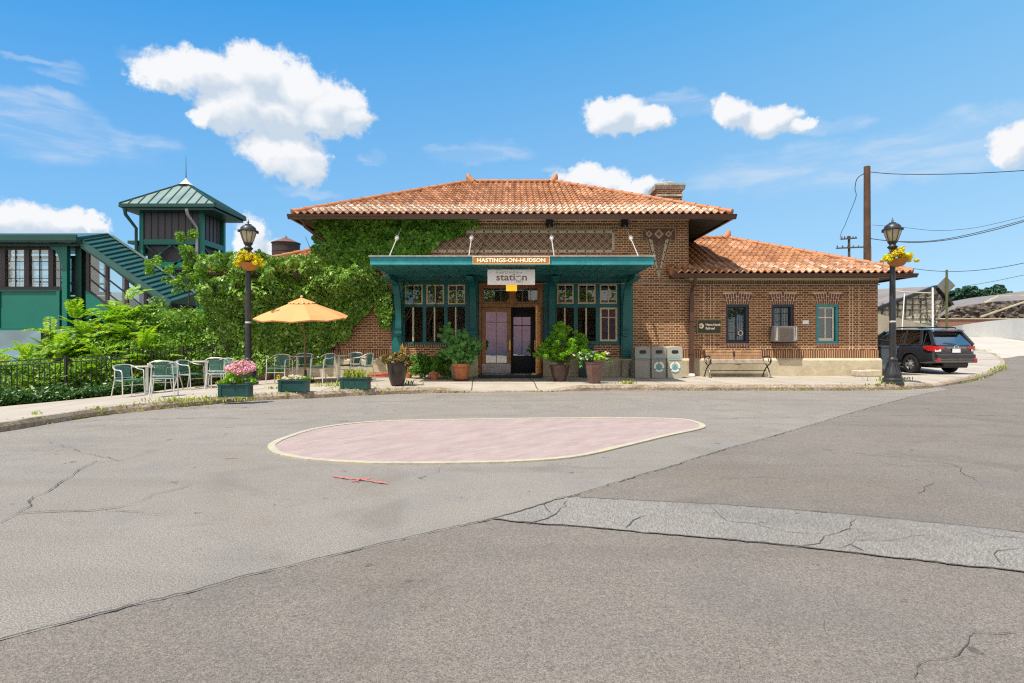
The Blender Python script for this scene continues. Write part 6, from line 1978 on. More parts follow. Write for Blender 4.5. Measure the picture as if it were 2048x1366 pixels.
# the o drawn as a cup: open bowl with a saucer line of steam above
cc = Vector((X_(1037, HY), HY-.002, Z_(556.3, HY)))
P = [cc+Vector((.075*math.cos(t), 0, .088*math.sin(t)+.005)) for t in np.linspace(PI*1.02, PI*1.98, 14)]
mb.tube(P, .008, 5)
P = [cc+Vector((q*.062, 0, .045+.010*math.sin(q*4))) for q in np.linspace(-1, 1, 10)]; mb.tube(P, .011, 5)
build('lettering', mb, M['sign_brown'], r)
mb = MB()
for px in (986.5, 1058): mb.tube([(X_(px, HY), HY+.02, hz1), (X_(px, HY), HY+.02, CZB+.02)], .008, 6)
build('hanger', mb, M['steel'], r)
LY = 15.55
r = thing('porch_lantern', 'lit amber square lantern below the white hanging sign', 'lantern', (X_(1023, LY), LY, Z_(569, LY)))
mb = MB(); mb.box(X_(1012, LY), X_(1034, LY), LY, LY+.30, Z_(580.5, LY), Z_(569.5, LY)); build('shade', mb, M['lantern_glow'], r, bevel=.01)
mb = MB(); mb.tube([(X_(1023, LY), LY+.15, Z_(569.5, LY)), (X_(1023, LY), LY+.15, CZB)], .01, 6); mb.box(X_(1011.5, LY), X_(1034.5, LY), LY-.005, LY+.305, Z_(569.5, LY), Z_(568.5, LY)); build('stem', mb, M['black'], r)
r = thing('railroad_sign', 'dark olive sign with a gold border and round emblem, above the bench', 'sign', (X_(1417.5, WY), WY, Z_(653, WY)))
sx0, sx1, sz0, sz1 = X_(1393.6, WY-.05), X_(1442.5, WY-.05), Z_(667.3, WY-.05), Z_(639.2, WY-.05)
mb = MB(); mb.box(sx0, sx1, WY-.05, WY-.02, sz0, sz1); build('sign_board', mb, M['sign_olive'], r)
mb = MB(); frame_box(mb, sx0, sx1, sz0, sz1, WY-.056, WY-.0505, .016); build('sign_border', mb, mat('gold_border', (0.42,0.33,0.15), .5), r)
ky = WY/S
mb = MB(); cx_ = X_(1401.5, WY); cz_ = Z_(652.0, WY)
mb.prism_y([(cx_+.082*math.cos(t), cz_+.082*math.sin(t)) for t in np.linspace(0, 2*PI, 29)[:-1]], WY-.055, WY-.0505)
em = build('emblem', mb, M['sign_cream'], r)
mb = MB()
mb.prism_y([(cx_-.06, cz_-.03), (cx_-.03, cz_-.045), (cx_+.005, cz_-.045), (cx_+.03,cz_-.02), (cx_+.03, cz_+.03), (cx_-.0, cz_+.045), (cx_-.055, cz_+.035)], WY-.058, WY-.0552, 0)
mb.prism_y([(cx_-.10, cz_-.03), (cx_-.06, cz_-.03), (cx_-.06, cz_+.035), (cx_-.10, cz_+.035)], WY-.058, WY-.0552, 0)
build('emblem_field', mb, M['sign_olive'], em)
mb = text_mb('MTA', .055, cx_-.018, WY-.0585, cz_-.002, .003, bold=.002); build('emblem_lettering', mb, M['sign_cream'], em)
mb = MB()
for s_, zz in (('Metro-North', 649.7), ('Railroad', 656.8)):
    t = text_mb(s_, .105, X_(1410.0, WY), WY-.053, Z_(zz, WY), .004, 'LEFT', .003)
    mb.add(t.v, t.f)
fw = max(p[0] for p in mb.v)-min(p[0] for p in mb.v); x0_ = X_(1410, WY); f_ = (1439.3-1410)*ky/fw; mb.v = [((p[0]-x0_)*f_+x0_, p[1], p[2]) for p in mb.v]
build('lettering', mb, M['sign_cream'], r)
r = thing('number_plate', 'small white plate on the brick between two wing windows', 'plate', (X_(1611, WY), WY, Z_(644, WY)))
mb = MB(); mb.box(X_(1604.5, WY), X_(1617, WY), WY-.02, WY-.004, Z_(648.3, WY), Z_(640.5, WY)); build('plate', mb, M['white'], r, bevel=.004)
AY = WY-.36
r = thing('air_conditioner', 'boxy grey window air conditioner jutting from the middle wing window', 'air conditioner', (X_(1572, AY), AY, Z_(684, AY)))
ax0, ax1, az0, az1 = X_(1549, AY), X_(1596, AY), Z_(684, AY), Z_(652, AY)
mb = MB(); mb.box(ax0, ax1, AY, WY+.10, az0, az1); build('case', mb, M['ac'], r, bevel=.02)
mb = MB(); mb.box(ax0+.15, ax1-.16, AY-.006, AY+.001, az0+.05, az1-.04); build('grille', mb, M['grille'], r)
mb = MB()
for i in range(14): x = ax0+.035+i*.008; 
mb.prism_y([(ax0+.03, az0+.04), (ax0+.11, az0+.04), (ax0+.11, az1-.04), (ax0+.07, az1-.04)], AY-.005, AY+.001); mb.prism_y([(ax1-.13, az0+.04), (ax1-.11, az0+.04), (ax1-.10, az1-.04), (ax1-.13, az1-.04)], AY-.005, AY+.001)
mb.prism_y([(ax1-.09, az0+.05), (ax1-.03, az0+.07), (ax1-.03, az1-.04), (ax1-.06, az1-.04)], AY-.005, AY+.001)
build('side_louvre', mb, M['ac_l'], r)
mb = MB()
for i in range(18):
    z = az0+.07+i*(az1-az0-.13)/18; mb.box(ax0+.16, ax1-.17, AY-.010, AY-.006, z, z+.006)
build('louvre', mb, M['ac'], r)
mb = MB(); mb.box(ax0+.02, ax1-.1, WY-.25, WY-.02, az0-.03, az0-.002); build('support', mb, M['black'], r)

# hose, stones, blue bin, door stop
mb = MB(); hp = []
hx, hy = X_(742, 17.6), 17.5
for i in range(150):
    t = i*.21; rr = .30+.07*math.sin(t*.37)+.03*math.sin(t*1.9)
    hp.append(Vector((hx+.25+rr*1.35*math.cos(t)+.05*math.sin(t*.7), hy+rr*.55*math.sin(t), ZS+.02+.11*(i/150)*(1+.4*math.sin(t*.53)))))
hp += [Vector((hx+.9, hy-.1, ZS+.03)), Vector((X_(800,17.3), 17.3, ZS+.02)), Vector((X_(850,17.0), 17.0, ZS+.02)), Vector((X_(895,17.1), 17.05, ZS+.02))]
mb.tube(hp, .013, 6); tag(build('garden_hose', mb, M['hose'], smooth=True), 'coiled red hose lying by the wall next to the tall dark pot', 'hose')
for (px0, px1, py0, py1, lab, m_) in ((1714,1741,741,752,'small orange-stained stone block at the wing corner','stone_block'),(1740,1764,740,752.5,'pale stone block at the wing corner beside the blue bin','white')):
    mb = MB(); a, b = X_(px0, 17.95), X_(px1, 17.95)
    mb.box(a, b, 17.95, 18.27, ZS, Z_(py0, 17.95))
    o = build('stone_block', mb, M['stone_block'] if m_ == 'stone_block' else M['foundation'], bevel=.03); tag(o, lab, 'stone', 'stone blocks at the wing corner')
mb = MB(); bm = bmesh.new(); bmesh.ops.create_icosphere(bm, subdivisions=3, radius=.085)
for v in bm.verts: v.co *= 1+.12*math.sin(v.co.x*40)*math.cos(v.co.z*33); v.co.z *= .85
me = bpy.data.meshes.new('door_stop_stone'); bm.to_mesh(me); bm.free(); me.materials.append(M['stone_block']); me.polygons.foreach_set('use_smooth', [True]*len(me.polygons))
o = bpy.data.objects.new('door_stop_stone', me); COL.objects.link(o); o.location = (X_(1067, 17.3), 17.25, DZ-.0+.065-.1); o.location.z = ZS+.09
tag(o, 'pale round stone holding the open door leaf', 'stone')
mb = MB(); mb.box(fx(960), X_(1084, 17.3), 17.15, FY-.155, ZS, ZS+.10)
tag(build('rubber_door_mat', mb, M['black'], bevel=.01), 'black rubber step mat in front of the station door', 'mat')
BBY = 18.6
r = thing('wheeled_bin', 'slate blue wheeled bin between the wing corner and the street lamp', 'bin', (X_(1776, BBY), BBY, ZS))
bb0, bb1 = X_(1762, BBY), X_(1795, BBY)
mb = MB(); zt = Z_(697, BBY)
cxb = (bb0+bb1)/2
mb.add([(bb0+.07,BBY+.05,ZS+.03),(bb1-.07,BBY+.05,ZS+.03),(bb1-.07,BBY+.5,ZS+.03),(bb0+.07,BBY+.5,ZS+.03),(bb0,BBY,zt),(bb1,BBY,zt),(bb1,BBY+.62,zt),(bb0,BBY+.62,zt)], [(0,3,2,1),(4,5,6,7),(0,1,5,4),(1,2,6,5),(2,3,7,6),(3,0,4,7)])
mb.box(bb0-.02, bb1+.02, BBY-.02, BBY+.64, zt, zt+.04)
build('bin_body', mb, M['bluebin'], r, bevel=.02)
mb = MB(); mb.box(bb0-.03, bb1+.03, BBY-.05, BBY+.66, zt+.042, zt+.09); build('lid', mb, M['bluebin'], r, bevel=.015)
for x in (bb0+.05, bb1-.05):
    mb = MB(); mb.tube([(x-.04, BBY+.08, ZS+.12), (x+.04, BBY+.08, ZS+.12)], .12, 16); build('wheel', mb, M['black'], r, smooth=True)

# ------------------------------------------------------------------ fences
def bar_fence(name, label, pts, h, post_every, m, spacing=.115, circles=True, zoff=0.0, group=None):
    p0 = Vector(pts[0]); 
    r = thing(name, label, 'fence', (p0.x, p0.y, gz(p0.x, p0.y)), 0, group)
    P = resample([Vector((a, b, 0)) for a, b in pts], spacing)
    bars = MB(); rails = MB(); posts = MB()
    zz = lambda p: gz(p.x, p.y)+.12+zoff
    for i, p in enumerate(P):
        z = zz(p)
        if i % post_every == 0: posts.box(p.x-.03, p.x+.03, p.y-.03, p.y+.03, z-.2, z+h+.05)
        else:
            bars.box(p.x-.009, p.x+.009, p.y-.009, p.y+.009, z+.08, z+h-(.14 if circles else 0)+(.0 if circles else .07))
        if i < len(P)-1:
            q = P[i+1]; z2 = zz(q)
            for hh in ((.08, h-.13, h-.01) if circles else (.12, h-.12)):
                rails.bar((p.x, p.y, z+hh), (q.x, q.y, z2+hh), .022, .022)
            if circles:
                c = p.lerp(q, .5); c.z = (z+z2)/2+h-.07; d = (q-p).normalized()
                rails.tube([c+d*.05*math.cos(t)+Vector((0,0,.05*math.sin(t))) for t in np.linspace(0, 2*PI, 9)[:-1]], .008, 4, closed=True)
    build('fence_bars', bars, m, r); build('fence_rail', rails, m, r); build('fence_post', posts, m, r)
    return r
bar_fence('iron_fence', 'low black iron fence with a ring frieze along the pavement edge under the footbridge', [(-19,14.0),(-13.5,15.15),(-11.2,16.55)], 1.18, 20, M['fence_iron'])
bar_fence('iron_fence', 'taller plain black iron fence behind the cafe tables, up to the vine', [(-11.2,16.6),(-9.8,17.6),(-8.9,18.0)], 1.25, 12, M['fence_iron'], circles=False)
bar_fence('iron_fence', 'black spiked iron fence beyond the parked car', [(13.2,19.8),(15.0,24.5),(16.5,27.5),(18.2,31.0)], 1.15, 14, M['black'], spacing=.18, circles=False, zoff=.15)
# ------------------------------------------------------------------ hedge, sumacs and shrubs behind the left fence
def frond_plant(label, x, y, z0, H, nf, L, seed, m='sumac', lean=(0,0), group='feathery sumac saplings behind the iron fence'):
    rg = np.random.default_rng(seed)
    r = thing('sumac_sapling', label, 'tree', (x, y, z0), 0, group)
    parts = []; mb = MB()
    top = Vector((x+lean[0], y+lean[1], z0+H*.93))
    b0 = Vector((x, y, z0))
    stems = [(b0, top)]
    for k in range(2): 
        a = rg.uniform(0, 2*PI); stems.append((b0.lerp(top, .35), top+Vector((math.cos(a)*.35, math.sin(a)*.3, -rg.uniform(.2, .7)))))
    for a, b in stems: mb.tube([a, a.lerp(b, .5)+Vector((rg.normal()*.05, 0, 0)), b], [.025, .018, .010], 6)
    for i in range(nf):
        a, b = stems[int(rg.integers(0, 3))]
        t = rg.uniform(.35, 1.0); base = a.lerp(b, t)
        ang = rg.uniform(0, 2*PI); el_ = rg.uniform(.15, 1.1) if t > .8 else rg.uniform(-.1, .6)
        ln_ = L*rg.uniform(.65, 1.1)
        d = Vector((math.cos(ang)*math.cos(el_), math.sin(ang)*math.cos(el_), math.sin(el_)))
        pts = []; p = base.copy(); k = 9
        for j in range(k+1):
            pts.append(p.copy()); p = p + d*(ln_/k); d = (d + Vector((0,0,-.11))).normalized()
        mb.tube([pts[0], pts[k//2], pts[k]], [.006,.004,.002], 4)
        C = []; Nn = []; U = []; Sz = []
        for j in range(1, k*2+1):
            f = j/(k*2); q = min(int(f*k), k-1); pp = pts[q].lerp(pts[q+1], f*k-q); t_ = (pts[q+1]-pts[q]).normalized()
            side = t_.cross(Vector((0,0,1)));
            side = side.normalized() if side.length > .05 else Vector((1,0,0)); nn = side.cross(t_).normalized()
            ll = .17*math.sin(PI*min(1, .18+.78*f))**.6*(L/.75)
            for s in (-1, 1):
                dr = (side*s*.86+t_*.5-nn*.18).normalized()
                C.append(pp+dr*ll*.5); Nn.append(nn+Vector((rg.normal()*.2, rg.normal()*.2, 0))); U.append(dr); Sz.append(ll)
        V, F = leaves_mesh(np.array(C), np.array(Nn), np.array(Sz), aspect=.34, fold=.12, rng=rg, updir=np.array(U))
        parts.append((V, F))
    V, F = join_np(parts)
    np_obj('crown', V, F, M[m], r); build('trunk', mb, M['stem'], r)
    return r
FR = [(30,735,16.4,3.0,.75,'short feathery sumac just above the ring-topped fence end'), (78,705,16.8,3.2,.8,'yellow-green sumac in front of the green bridge girder'), (130,668,17.3,3.2,.85,'feathery sumac reaching up to the green bridge column'),
      (180,640,17.6,3.6,.9,'broad sumac with arching fronds beside the bridge column'), (232,600,18.2,4.0,.95,'tallest broad sumac under the covered stairs'), (205,700,16.9,2.8,.8,'low sumac leaning over the ring-topped fence'),
      (285,690,17.2,3.0,.8,'dark-tipped sumac above the green cafe chairs'), (110,740,16.2,2.6,.7,'sumac growing through the ring-topped iron fence'), (262,648,17.8,3.3,.85,'sumac with drooping fronds behind the cup table')]
for i, (px, py, Y, H, L, lab) in enumerate(FR):
    top = at(px, py, Y)
    frond_plant(lab, top.x, Y, top.z-H*.95, H, 58, L*1.2, 100+i)
SH = [(330,680,18.6,(1.1,.8,1.45),'rounded yellow-green shrub between the sumacs and the vine'), (395,662,18.9,(1.15,.8,1.45),'tall leafy shrub next to the vine under the wing roof corner'), (350,720,18.0,(1.0,.7,.9),'low shrub behind the plain iron fence'),
      (300,735,17.6,(.9,.6,.7),'small shrub behind the outermost cafe chairs'), (420,725,18.6,(.9,.6,.9),'shaded shrub behind the hydrangea table'), (160,760,16.9,(1.7,.6,.6),'scrubby bush filling the gap under the sumacs'), (60,765,16.2,(1.5,.6,.6),'scrubby bush behind the end of the ring-topped fence'),
      (240,735,17.3,(1.2,.6,.8),'dense bush behind the outermost cafe chair'), (312,650,19.6,(.7,.6,.7),'wispy shrub in front of the stair roof')]
for i, (px, py, Y, rad, lab) in enumerate(SH):
    c = at(px, py, Y)
    bushy('shrub', lab, 'shrub', tuple(c), rad, 60, .27, 74, .095, M['bush'] if i % 3 else M['ivy_light'], 'shrubs behind the iron fences', .02, base_z=min(c.z-rad[2], gz(c.x, c.y)+.05), seed=200+i)
# slender tall sapling with leaf tufts
c = at(378, 540, 19.4)
r = thing('tall_sapling', 'slender sapling with leafy tufts rising in front of the elevator tower', 'tree', (c.x, 19.4, -1.0))
mb = MB(); tip = at(371, 478, 19.4); mb.tube([(c.x+.1, 19.4, -1), (c.x, 19.4, 2), tuple(c), tuple(tip)], [.04,.03,.02,.008], 6); mb.tube([tuple(c), tuple(at(384, 470, 19.4))], [.014,.006], 5); mb.tube([tuple(c+Vector((0,0,-.5))), tuple(at(395, 500, 19.4))], [.014,.006], 5)
build('trunk', mb, M['stem'], r)
rg = np.random.default_rng(8); P = []
for (px, py, n_, sp) in ((362,475,5,5),(387,472,6,6),(372,500,9,7),(376,530,16,12),(392,548,16,14),(360,560,16,16),(398,520,6,8),(405,575,14,16),(340,540,5,8),(300,525,4,7),(318,520,4,7),(306,545,5,9)):
    for _ in range(n_):
        P.append(tuple(at(px+rg.normal()*sp*.6, py+rg.normal()*sp*.6, 19.4+rg.normal()*.2)))
V, F = clump_leaves(np.array(P), np.full(len(P), .15), 40, .095, rg, aspect=.5); np_obj('crown', V, F, M['bush'], r)

# ground cover along the fence and weeds at the kerb
rg = np.random.default_rng(15)
n = 9000
t = rg.random(n); px = t*250-6
yb = 812-0.068*px + rg.normal(size=n)*2.0
C = np.zeros((n, 3)); 
for i in range(n):
    x = -13.9+t[i]*3.6; yf = interp(x, FX, FYS)-.05-rg.random()*1.15*(1-.35*t[i]); h = .02+abs(rg.normal())*.13
    C[i] = (x, yf, gz(x, yf)+.14+h*(.5+vnoise(np.array([x*3]), np.array([yf*3]), 1.0, 4)[0]))
Nn = rg.normal(size=(n, 3))*.5+np.array([0, -.5, .8])
V, F = leaves_mesh(C, Nn, .085*(.6+.8*rg.random(n)), aspect=.85, rng=rg)
tag(np_obj('ground_cover', V, F, M['ground_ivy']), 'dark ivy ground cover spreading over the pavement edge below the fence', 'ground cover', kind='stuff')
n = 22000; C = np.zeros((n, 3))
for i in range(n):
    if rg.random() < .75: x = rg.uniform(-19, -9.2)
    else: x = rg.uniform(-11, -8.9)
    yf = interp(x, FX, FYS)+rg.uniform(.15, 1.6); C[i] = (x, yf, gz(x, interp(x, FX, FYS))+.08+rg.random()*.55+abs(rg.normal())*.22)
V, F = leaves_mesh(C, rg.normal(size=(n, 3))*.6+np.array([0, -.6, .6]), .10*(.6+.8*rg.random(n)), aspect=.6, rng=rg)
tag(np_obj('undergrowth', V, F, M['bush']), 'tangled leafy undergrowth behind the iron fences', 'undergrowth', kind='stuff')
# dark scrub slope behind
V = []; F = []
Cw = []; 
for px, d, w in [(60,.5,1),(180,.7,1),(205,.9,1),(280,.6,.6),(330,1.0,1),(365,1.0,1.6),(420,.7,1),(480,1.0,1.6),(510,.8,1),(560,.7,.8),(640,.8,.7),(700,1.0,1),(740,1,1),(790,.8,.7),(800,.6,1),(1240,.4,.4),(1452,.4,.3),(1560,.5,.5),(1600,.6,.7),(1640,.5,.5),(1700,.4,.3),(1740,.9,1.2),(1770,1,1.4),(1810,.9,.9),(1850,.8,.7),(1920,.9,.8),(1950,1,1),(1985,1.2,1.3),(2000,1.4,1.4),(2004,1.4,1.3),(1995,1.1,1.1),(1970,1,1)]:
    Cw.append((px, d, w))
for px, d, w in Cw:
    ref = min(KP, key=lambda p: abs(1024+p.x*S/p.y-px) + (0 if p.y > 7 else 99))
    if px > 1940:
        i = min(range(len(KP)), key=lambda i: abs(1024+KP[i].x*S/KP[i].y-px)+abs((683+(EYE-gz(KP[i].x,KP[i].y))*S/KP[i].y)-({1950:763,1985:752,2000:745,2004:738,1995:716,1970:706}.get(px,740)))); ref = KP[i]
    for k in range(int(30*d*w)):
        x = ref.x+rg.normal()*.28*w; i = min(range(len(KP)), key=lambda i: abs(KP[i].x-x)+abs(KP[i].y-ref.y)*.4); yk = KP[i].y+rg.normal()*.05+.05
        b = np.array([x, yk, gz(x, yk)+.02+.10*(rg.random() > .45)]); a = rg.uniform(0, 2*PI); l = .10*d*rg.uniform(.4, 1.1)
        o = np.array([math.cos(a), math.sin(a), 0])*l*.6; s = np.array([-math.sin(a), math.cos(a), 0])*.014; q = len(V)
        V += [b-s*.5, b+s*.5, b+o*.5+s+[0,0,l*.7], b+o*.5-s+[0,0,l*.7], b+o+[0,0,l*rg.uniform(.4, 1)]]
        F += [(q, q+1, q+2), (q, q+2, q+3), (q+3, q+2, q+4)]
for i in range(1100):   # thin line of weed along the gutter
    k = int(rg.integers(8, len(KP)-14)); p = KP[k].lerp(KP[k+1], rg.random()); 
    if vnoise(np.array([p.x]), np.array([p.y]), 1.4, 9)[0] < .52: continue
    b = np.array([p.x, p.y-.02+rg.normal()*.02, gz(p.x, p.y)+.01]); a = rg.uniform(0, 2*PI); l = .045*rg.uniform(.4, 1.3); o = np.array([math.cos(a), math.sin(a), 0])*l; s = np.array([-math.sin(a), math.cos(a), 0])*.015; q = len(V)
    V += [b-s, b+s, b+o*.5+s+[0,0,l*.7], b+o*.5-s+[0,0,l*.7], b+o+[0,0,l*.5]]; F += [(q, q+1, q+2), (q, q+2, q+3), (q+3, q+2, q+4)]
for (px, py, n_, w_, d_) in ((1785,762,160,.30,.15),(1633,746,30,.08,.08),(1255,768,60,.10,.10),(660,772,70,.25,.12),(700,774,80,.3,.1),(545,778,30,.1,.08),(815,770,40,.12,.14),(800,764,30,.1,.1),(360,803,110,.35,.10),(1830,690,10,.1,.1),(480,801,36,.14,.08),(70,829,14,.05,.08),(1690,750,14,.1,.06)):
    p = GH(px, py, .14)
    for k in range(n_):
        b = np.array([p.x+rg.normal()*w_, p.y+rg.normal()*w_*.4, p.z]); a = rg.uniform(0, 2*PI); l = d_*rg.uniform(.4, 1.2); o = np.array([math.cos(a), math.sin(a), 0])*l*.6; s = np.array([-math.sin(a), math.cos(a), 0])*.012; q = len(V)
        V += [b-s*.5, b+s*.5, b+o*.5+s+[0,0,l*.7], b+o*.5-s+[0,0,l*.7], b+o+[0,0,l*rg.uniform(.4, 1)]]; F += [(q, q+1, q+2), (q, q+2, q+3), (q+3, q+2, q+4)]
tag(np_obj('kerb_weeds', np.array(V), np.array(F), M['weed']), 'yellow-green weeds sprouting along the kerb joint', 'weeds', kind='stuff')

# ------------------------------------------------------------------ covered railway footbridge at left
BYF = 28.0
bx = lambda px: X_(px, BYF); bz = lambda py: Z_(py, BYF)
r = thing('covered_footbridge', 'dark green steel covered footbridge with glazed sides and a roofed stair', 'footbridge', (bx(140), BYF, -4))
D2 = 3.0
mb = MB()
mb.box(-30, bx(122), BYF, BYF+.08, bz(657), bz(583)); mb.box(-30, bx(122), BYF+D2, BYF+D2+.08, bz(657), bz(583))
mb.box(bx(0.5), bx(1.5), BYF-.05, BYF, bz(657), bz(583)); mb.box(bx(116), bx(122), BYF-.10, BYF, bz(657), bz(583))
mb.box(-30, bx(122), BYF-.12, BYF+.14, bz(660.5), bz(657)); mb.box(-30, bx(122), BYF-.06, BYF+.14, bz(583), bz(580))
mb.box(-30, bx(122), BYF-.015, BYF, bz(656.5), bz(616))
build('girder', mb, M['bridge_green'], r)
mb = MB(); mb.box(-30, bx(128), BYF+.1, BYF+D2, bz(600), bz(597)); build('deck', mb, M['bridge_dark'], r)
# window band
mb = MB(); z0, z1 = bz(578), bz(500)
bandx = [ -28 + i*0 for i in ()]
step = bx(102)-bx(52.5)
x = bx(102.5)+0; k = 0
xm = bx(5.5)
ml = []
while xm > -31: ml.append(xm); xm -= step
ml = sorted(ml)+[bx(53.5), bx(102)]
for yy in (BYF, BYF+D2):
    mb.box(-30, bx(134), yy, yy+.10, bz(580), bz(573)); mb.box(-30, bx(134), yy, yy+.10, bz(499), bz(493))
    for xm in ml: mb.box(xm-.12, xm+.12, yy-.02, yy+.12, bz(573), bz(499))
build('window_frame', mb, M['mauve'], r)
mb = MB()
for yy in (BYF+.03, BYF+D2+.03):
    for i in range(len(ml)):
        a = ml[i]+.12; b = (ml[i+1]-.12) if i+1 < len(ml) else bx(133)
        for t in (.5,) if b-a > .6 else (): mb.box(a+(b-a)*t-.018, a+(b-a)*t+.018, yy, yy+.03, bz(573), bz(499))
        for zt in (.22, .45, .68): mb.box(a, b, yy+.031, yy+.055, bz(573)+(bz(499)-bz(573))*zt-.015, bz(573)+(bz(499)-bz(573))*zt+.015)
build('glazing_bars', mb, M['mauve'], r)
mb = MB(); mb.box(-30, bx(133), BYF+.07, BYF+.08, bz(573), bz(499)); mb.box(-30, bx(133), BYF+D2+.06, BYF+D2+.07, bz(573), bz(499)); build('pane', mb, M['bridgeglass'], r)
mb = MB()
for k in range(6):
    x = bx(20)-k*3.4
    mb.box(x-.12, x+.12, BYF+D2-.3, BYF+D2-.05, bz(578), bz(495))
mb.bar((-30, BYF+D2-.2, bz(545)), (bx(130), BYF+D2-.2, bz(556)), .07); mb.bar((-30, BYF+1.2, bz(552)), (bx(130), BYF+1.2, bz(562)), .06)
build('truss', mb, M['bridge_dark'], r)
# roof
mb = MB()
mb.prism_x([(BYF-.75, bz(485)), (BYF-.75, bz(480)), (BYF+D2/2, bz(480)+.62), (BYF+D2+.75, bz(480)), (BYF+D2+.75, bz(485))], -30, bx(172))
rf = build('roof', mb, M['bridge_roof'], r)
mb = MB(); mb.box(-30, bx(176)+.05, BYF-.84, BYF-.75, bz(487), bz(476)+.02); mb.box(-30, bx(176), BYF-.80, BYF-.75, bz(490), bz(487)); mb.box(bx(172), bx(172)+.08, BYF-.75, BYF+D2+.75, bz(487), bz(478))
mb.box(-30, bx(171), BYF-.45, BYF-.02, bz(495), bz(489.5))
build('fascia', mb, M['bridge_dark'], rf)
# columns
def icol(x, y, z0, z1, w=.32, m='bridge_green', part='column'):
    mb = MB(); mb.box(x-w/2, x+w/2, y-w/2, y-w/2+.05, z0, z1); mb.box(x-w/2, x+w/2, y+w/2-.05, y+w/2, z0, z1); mb.box(x-.02, x+.02, y-w/2+.05, y+w/2-.05, z0, z1)
    return build(part, mb, M[m], r)
icol(bx(140.5), BYF-.25, -4, bz(493), .24); icol(bx(155), BYF+.2, -4, bz(493), .30, 'bridge_dark'); icol(bx(166), BYF+.5, -4, bz(493), .30)
icol(bx(61), BYF+1.0, -4, bz(657), .35, 'bridge_dark'); icol(bx(-60), BYF+1.0, -4, bz(657), .35, 'bridge_dark')
mb = MB()
P = [(bx(135), bz(493)), (bx(108), bz(493)), (bx(112), bz(499)), (bx(121), bz(503)), (bx(127), bz(514)), (bx(130), bz(526)), (bx(135), bz(532))]
mb.prism_y(P[::-1] if True else P, BYF-.32, BYF-.22); o = build('bracket', mb, M['bridge_green'], r)
bm = bmesh.new(); bm.from_mesh(o.data); bmesh.ops.recalc_face_normals(bm, faces=bm.faces); bm.to_mesh(o.data); bm.free()
# sloping stair with gabled roof running down to the right
A = Vector((bx(176), BYF-.35, bz(485))); B = Vector((bx(352), BYF-.35, bz(605)))
dirv = (B-A).normalized(); up_ = Vector((-dirv.z, 0, dirv.x))
if up_.z < 0: up_ = -up_
mb = MB(); Wd = 3.0; rise = .62
sec = [Vector((0,0,0)), Vector((0,Wd/2,0))+up_*rise, Vector((0,Wd,0)), Vector((0,Wd,0))-up_*.06, Vector((0,0,0))-up_*.06]
mb.add([A+q for q in sec]+[B+q for q in sec], [(0,5,6,1),(1,6,7,2),(2,7,8,3),(3,8,9,4),(4,9,5,0),(0,1,2,3,4),(9,8,7,6,5)])
sr = build('stair_roof', mb, M['bridge_roof'], r)
mb = MB(); L = (B-A).length; n = 17
for k in range(n+1):
    p = A+dirv*(L*k/n); mb.bar(p+up_*.035, p+Vector((0,Wd/2,0))+up_*(rise+.035), .07, .06, 0, up=tuple(dirv))
build('roof_seam', mb, M['bridge_dark'], sr)
mb = MB(); mb.bar(A-up_*.09, B-up_*.09, .14, .26, 0, up=tuple(up_)); mb.bar(A-up_*.26+Vector((0,.12,0)), B-up_*.26+Vector((0,.12,0)), .06, .18, 0, up=tuple(up_)); build('fascia', mb, M['bridge_roof'], sr)
mb = MB(); mb.bar(A+Vector((0,Wd/2,0))+up_*(rise+.05), B+Vector((0,Wd/2,0))+up_*(rise+.05), .22, .06, 0, up=tuple(up_)); build('roof_ridge', mb, M['tower_roof'], sr)
# stair side: mullions following the slope
mb = MB()
slope = (B.z-A.z)/(B.x-A.x)
for yy in (BYF+.0, BYF+2.6):
    for k in range(9):
        x = bx(175)+k*.95; zt = A.z+slope*(x-A.x)-.25; mb.box(x-.08, x+.08, yy, yy+.09, zt-2.6, zt)
    for hh in (-.1, -.8, -1.5, -2.2): mb.bar((bx(172), yy+.04, A.z+slope*(bx(172)-A.x)+hh-.25), (bx(330), yy+.04, B.z+hh-.25), .06, .06 if hh != -2.2 else .25)
build('stair_frame', mb, M['mauve'], r)
mb = MB()
x0_, x1_ = bx(172), bx(330); za, zb_ = A.z+slope*(x0_-A.x), B.z
mb.prism_y([(x0_, za-3.3), (x1_, zb_-3.3), (x1_, zb_-2.4), (x0_, za-2.4)], BYF-.02, BYF+.0); mb.prism_y([(x0_, za-3.3), (x1_, zb_-3.3), (x1_, zb_-2.4), (x0_, za-2.4)], BYF+2.6, BYF+2.7)
mb.prism_y([(x0_, za-2.9), (x1_, zb_-2.9), (x1_, zb_-2.75), (x0_, za-2.75)], BYF+.0+.01, BYF+2.59)
build('stringer', mb, M['bridge_green'], r)
mb = MB(); mb.prism_y([(x0_, za-2.4), (x1_, zb_-2.4), (x1_, zb_-.3), (x0_, za-.3)], BYF+.05, BYF+.06); build('pane', mb, M['bridgeglass'], r)
mb = MB(); mb.prism_y([(bx(0)-20, -.2), (bx(30), -3.2), (bx(30), -3.5), (bx(0)-20, -.5)], BYF-2.0, BYF-1.8); mb.bar((bx(-60), BYF-1.9, bz(650)), (bx(45), BYF-1.9, bz(722)), .12, .16); build('lower_stair', mb, M['bridge_dark'], r)

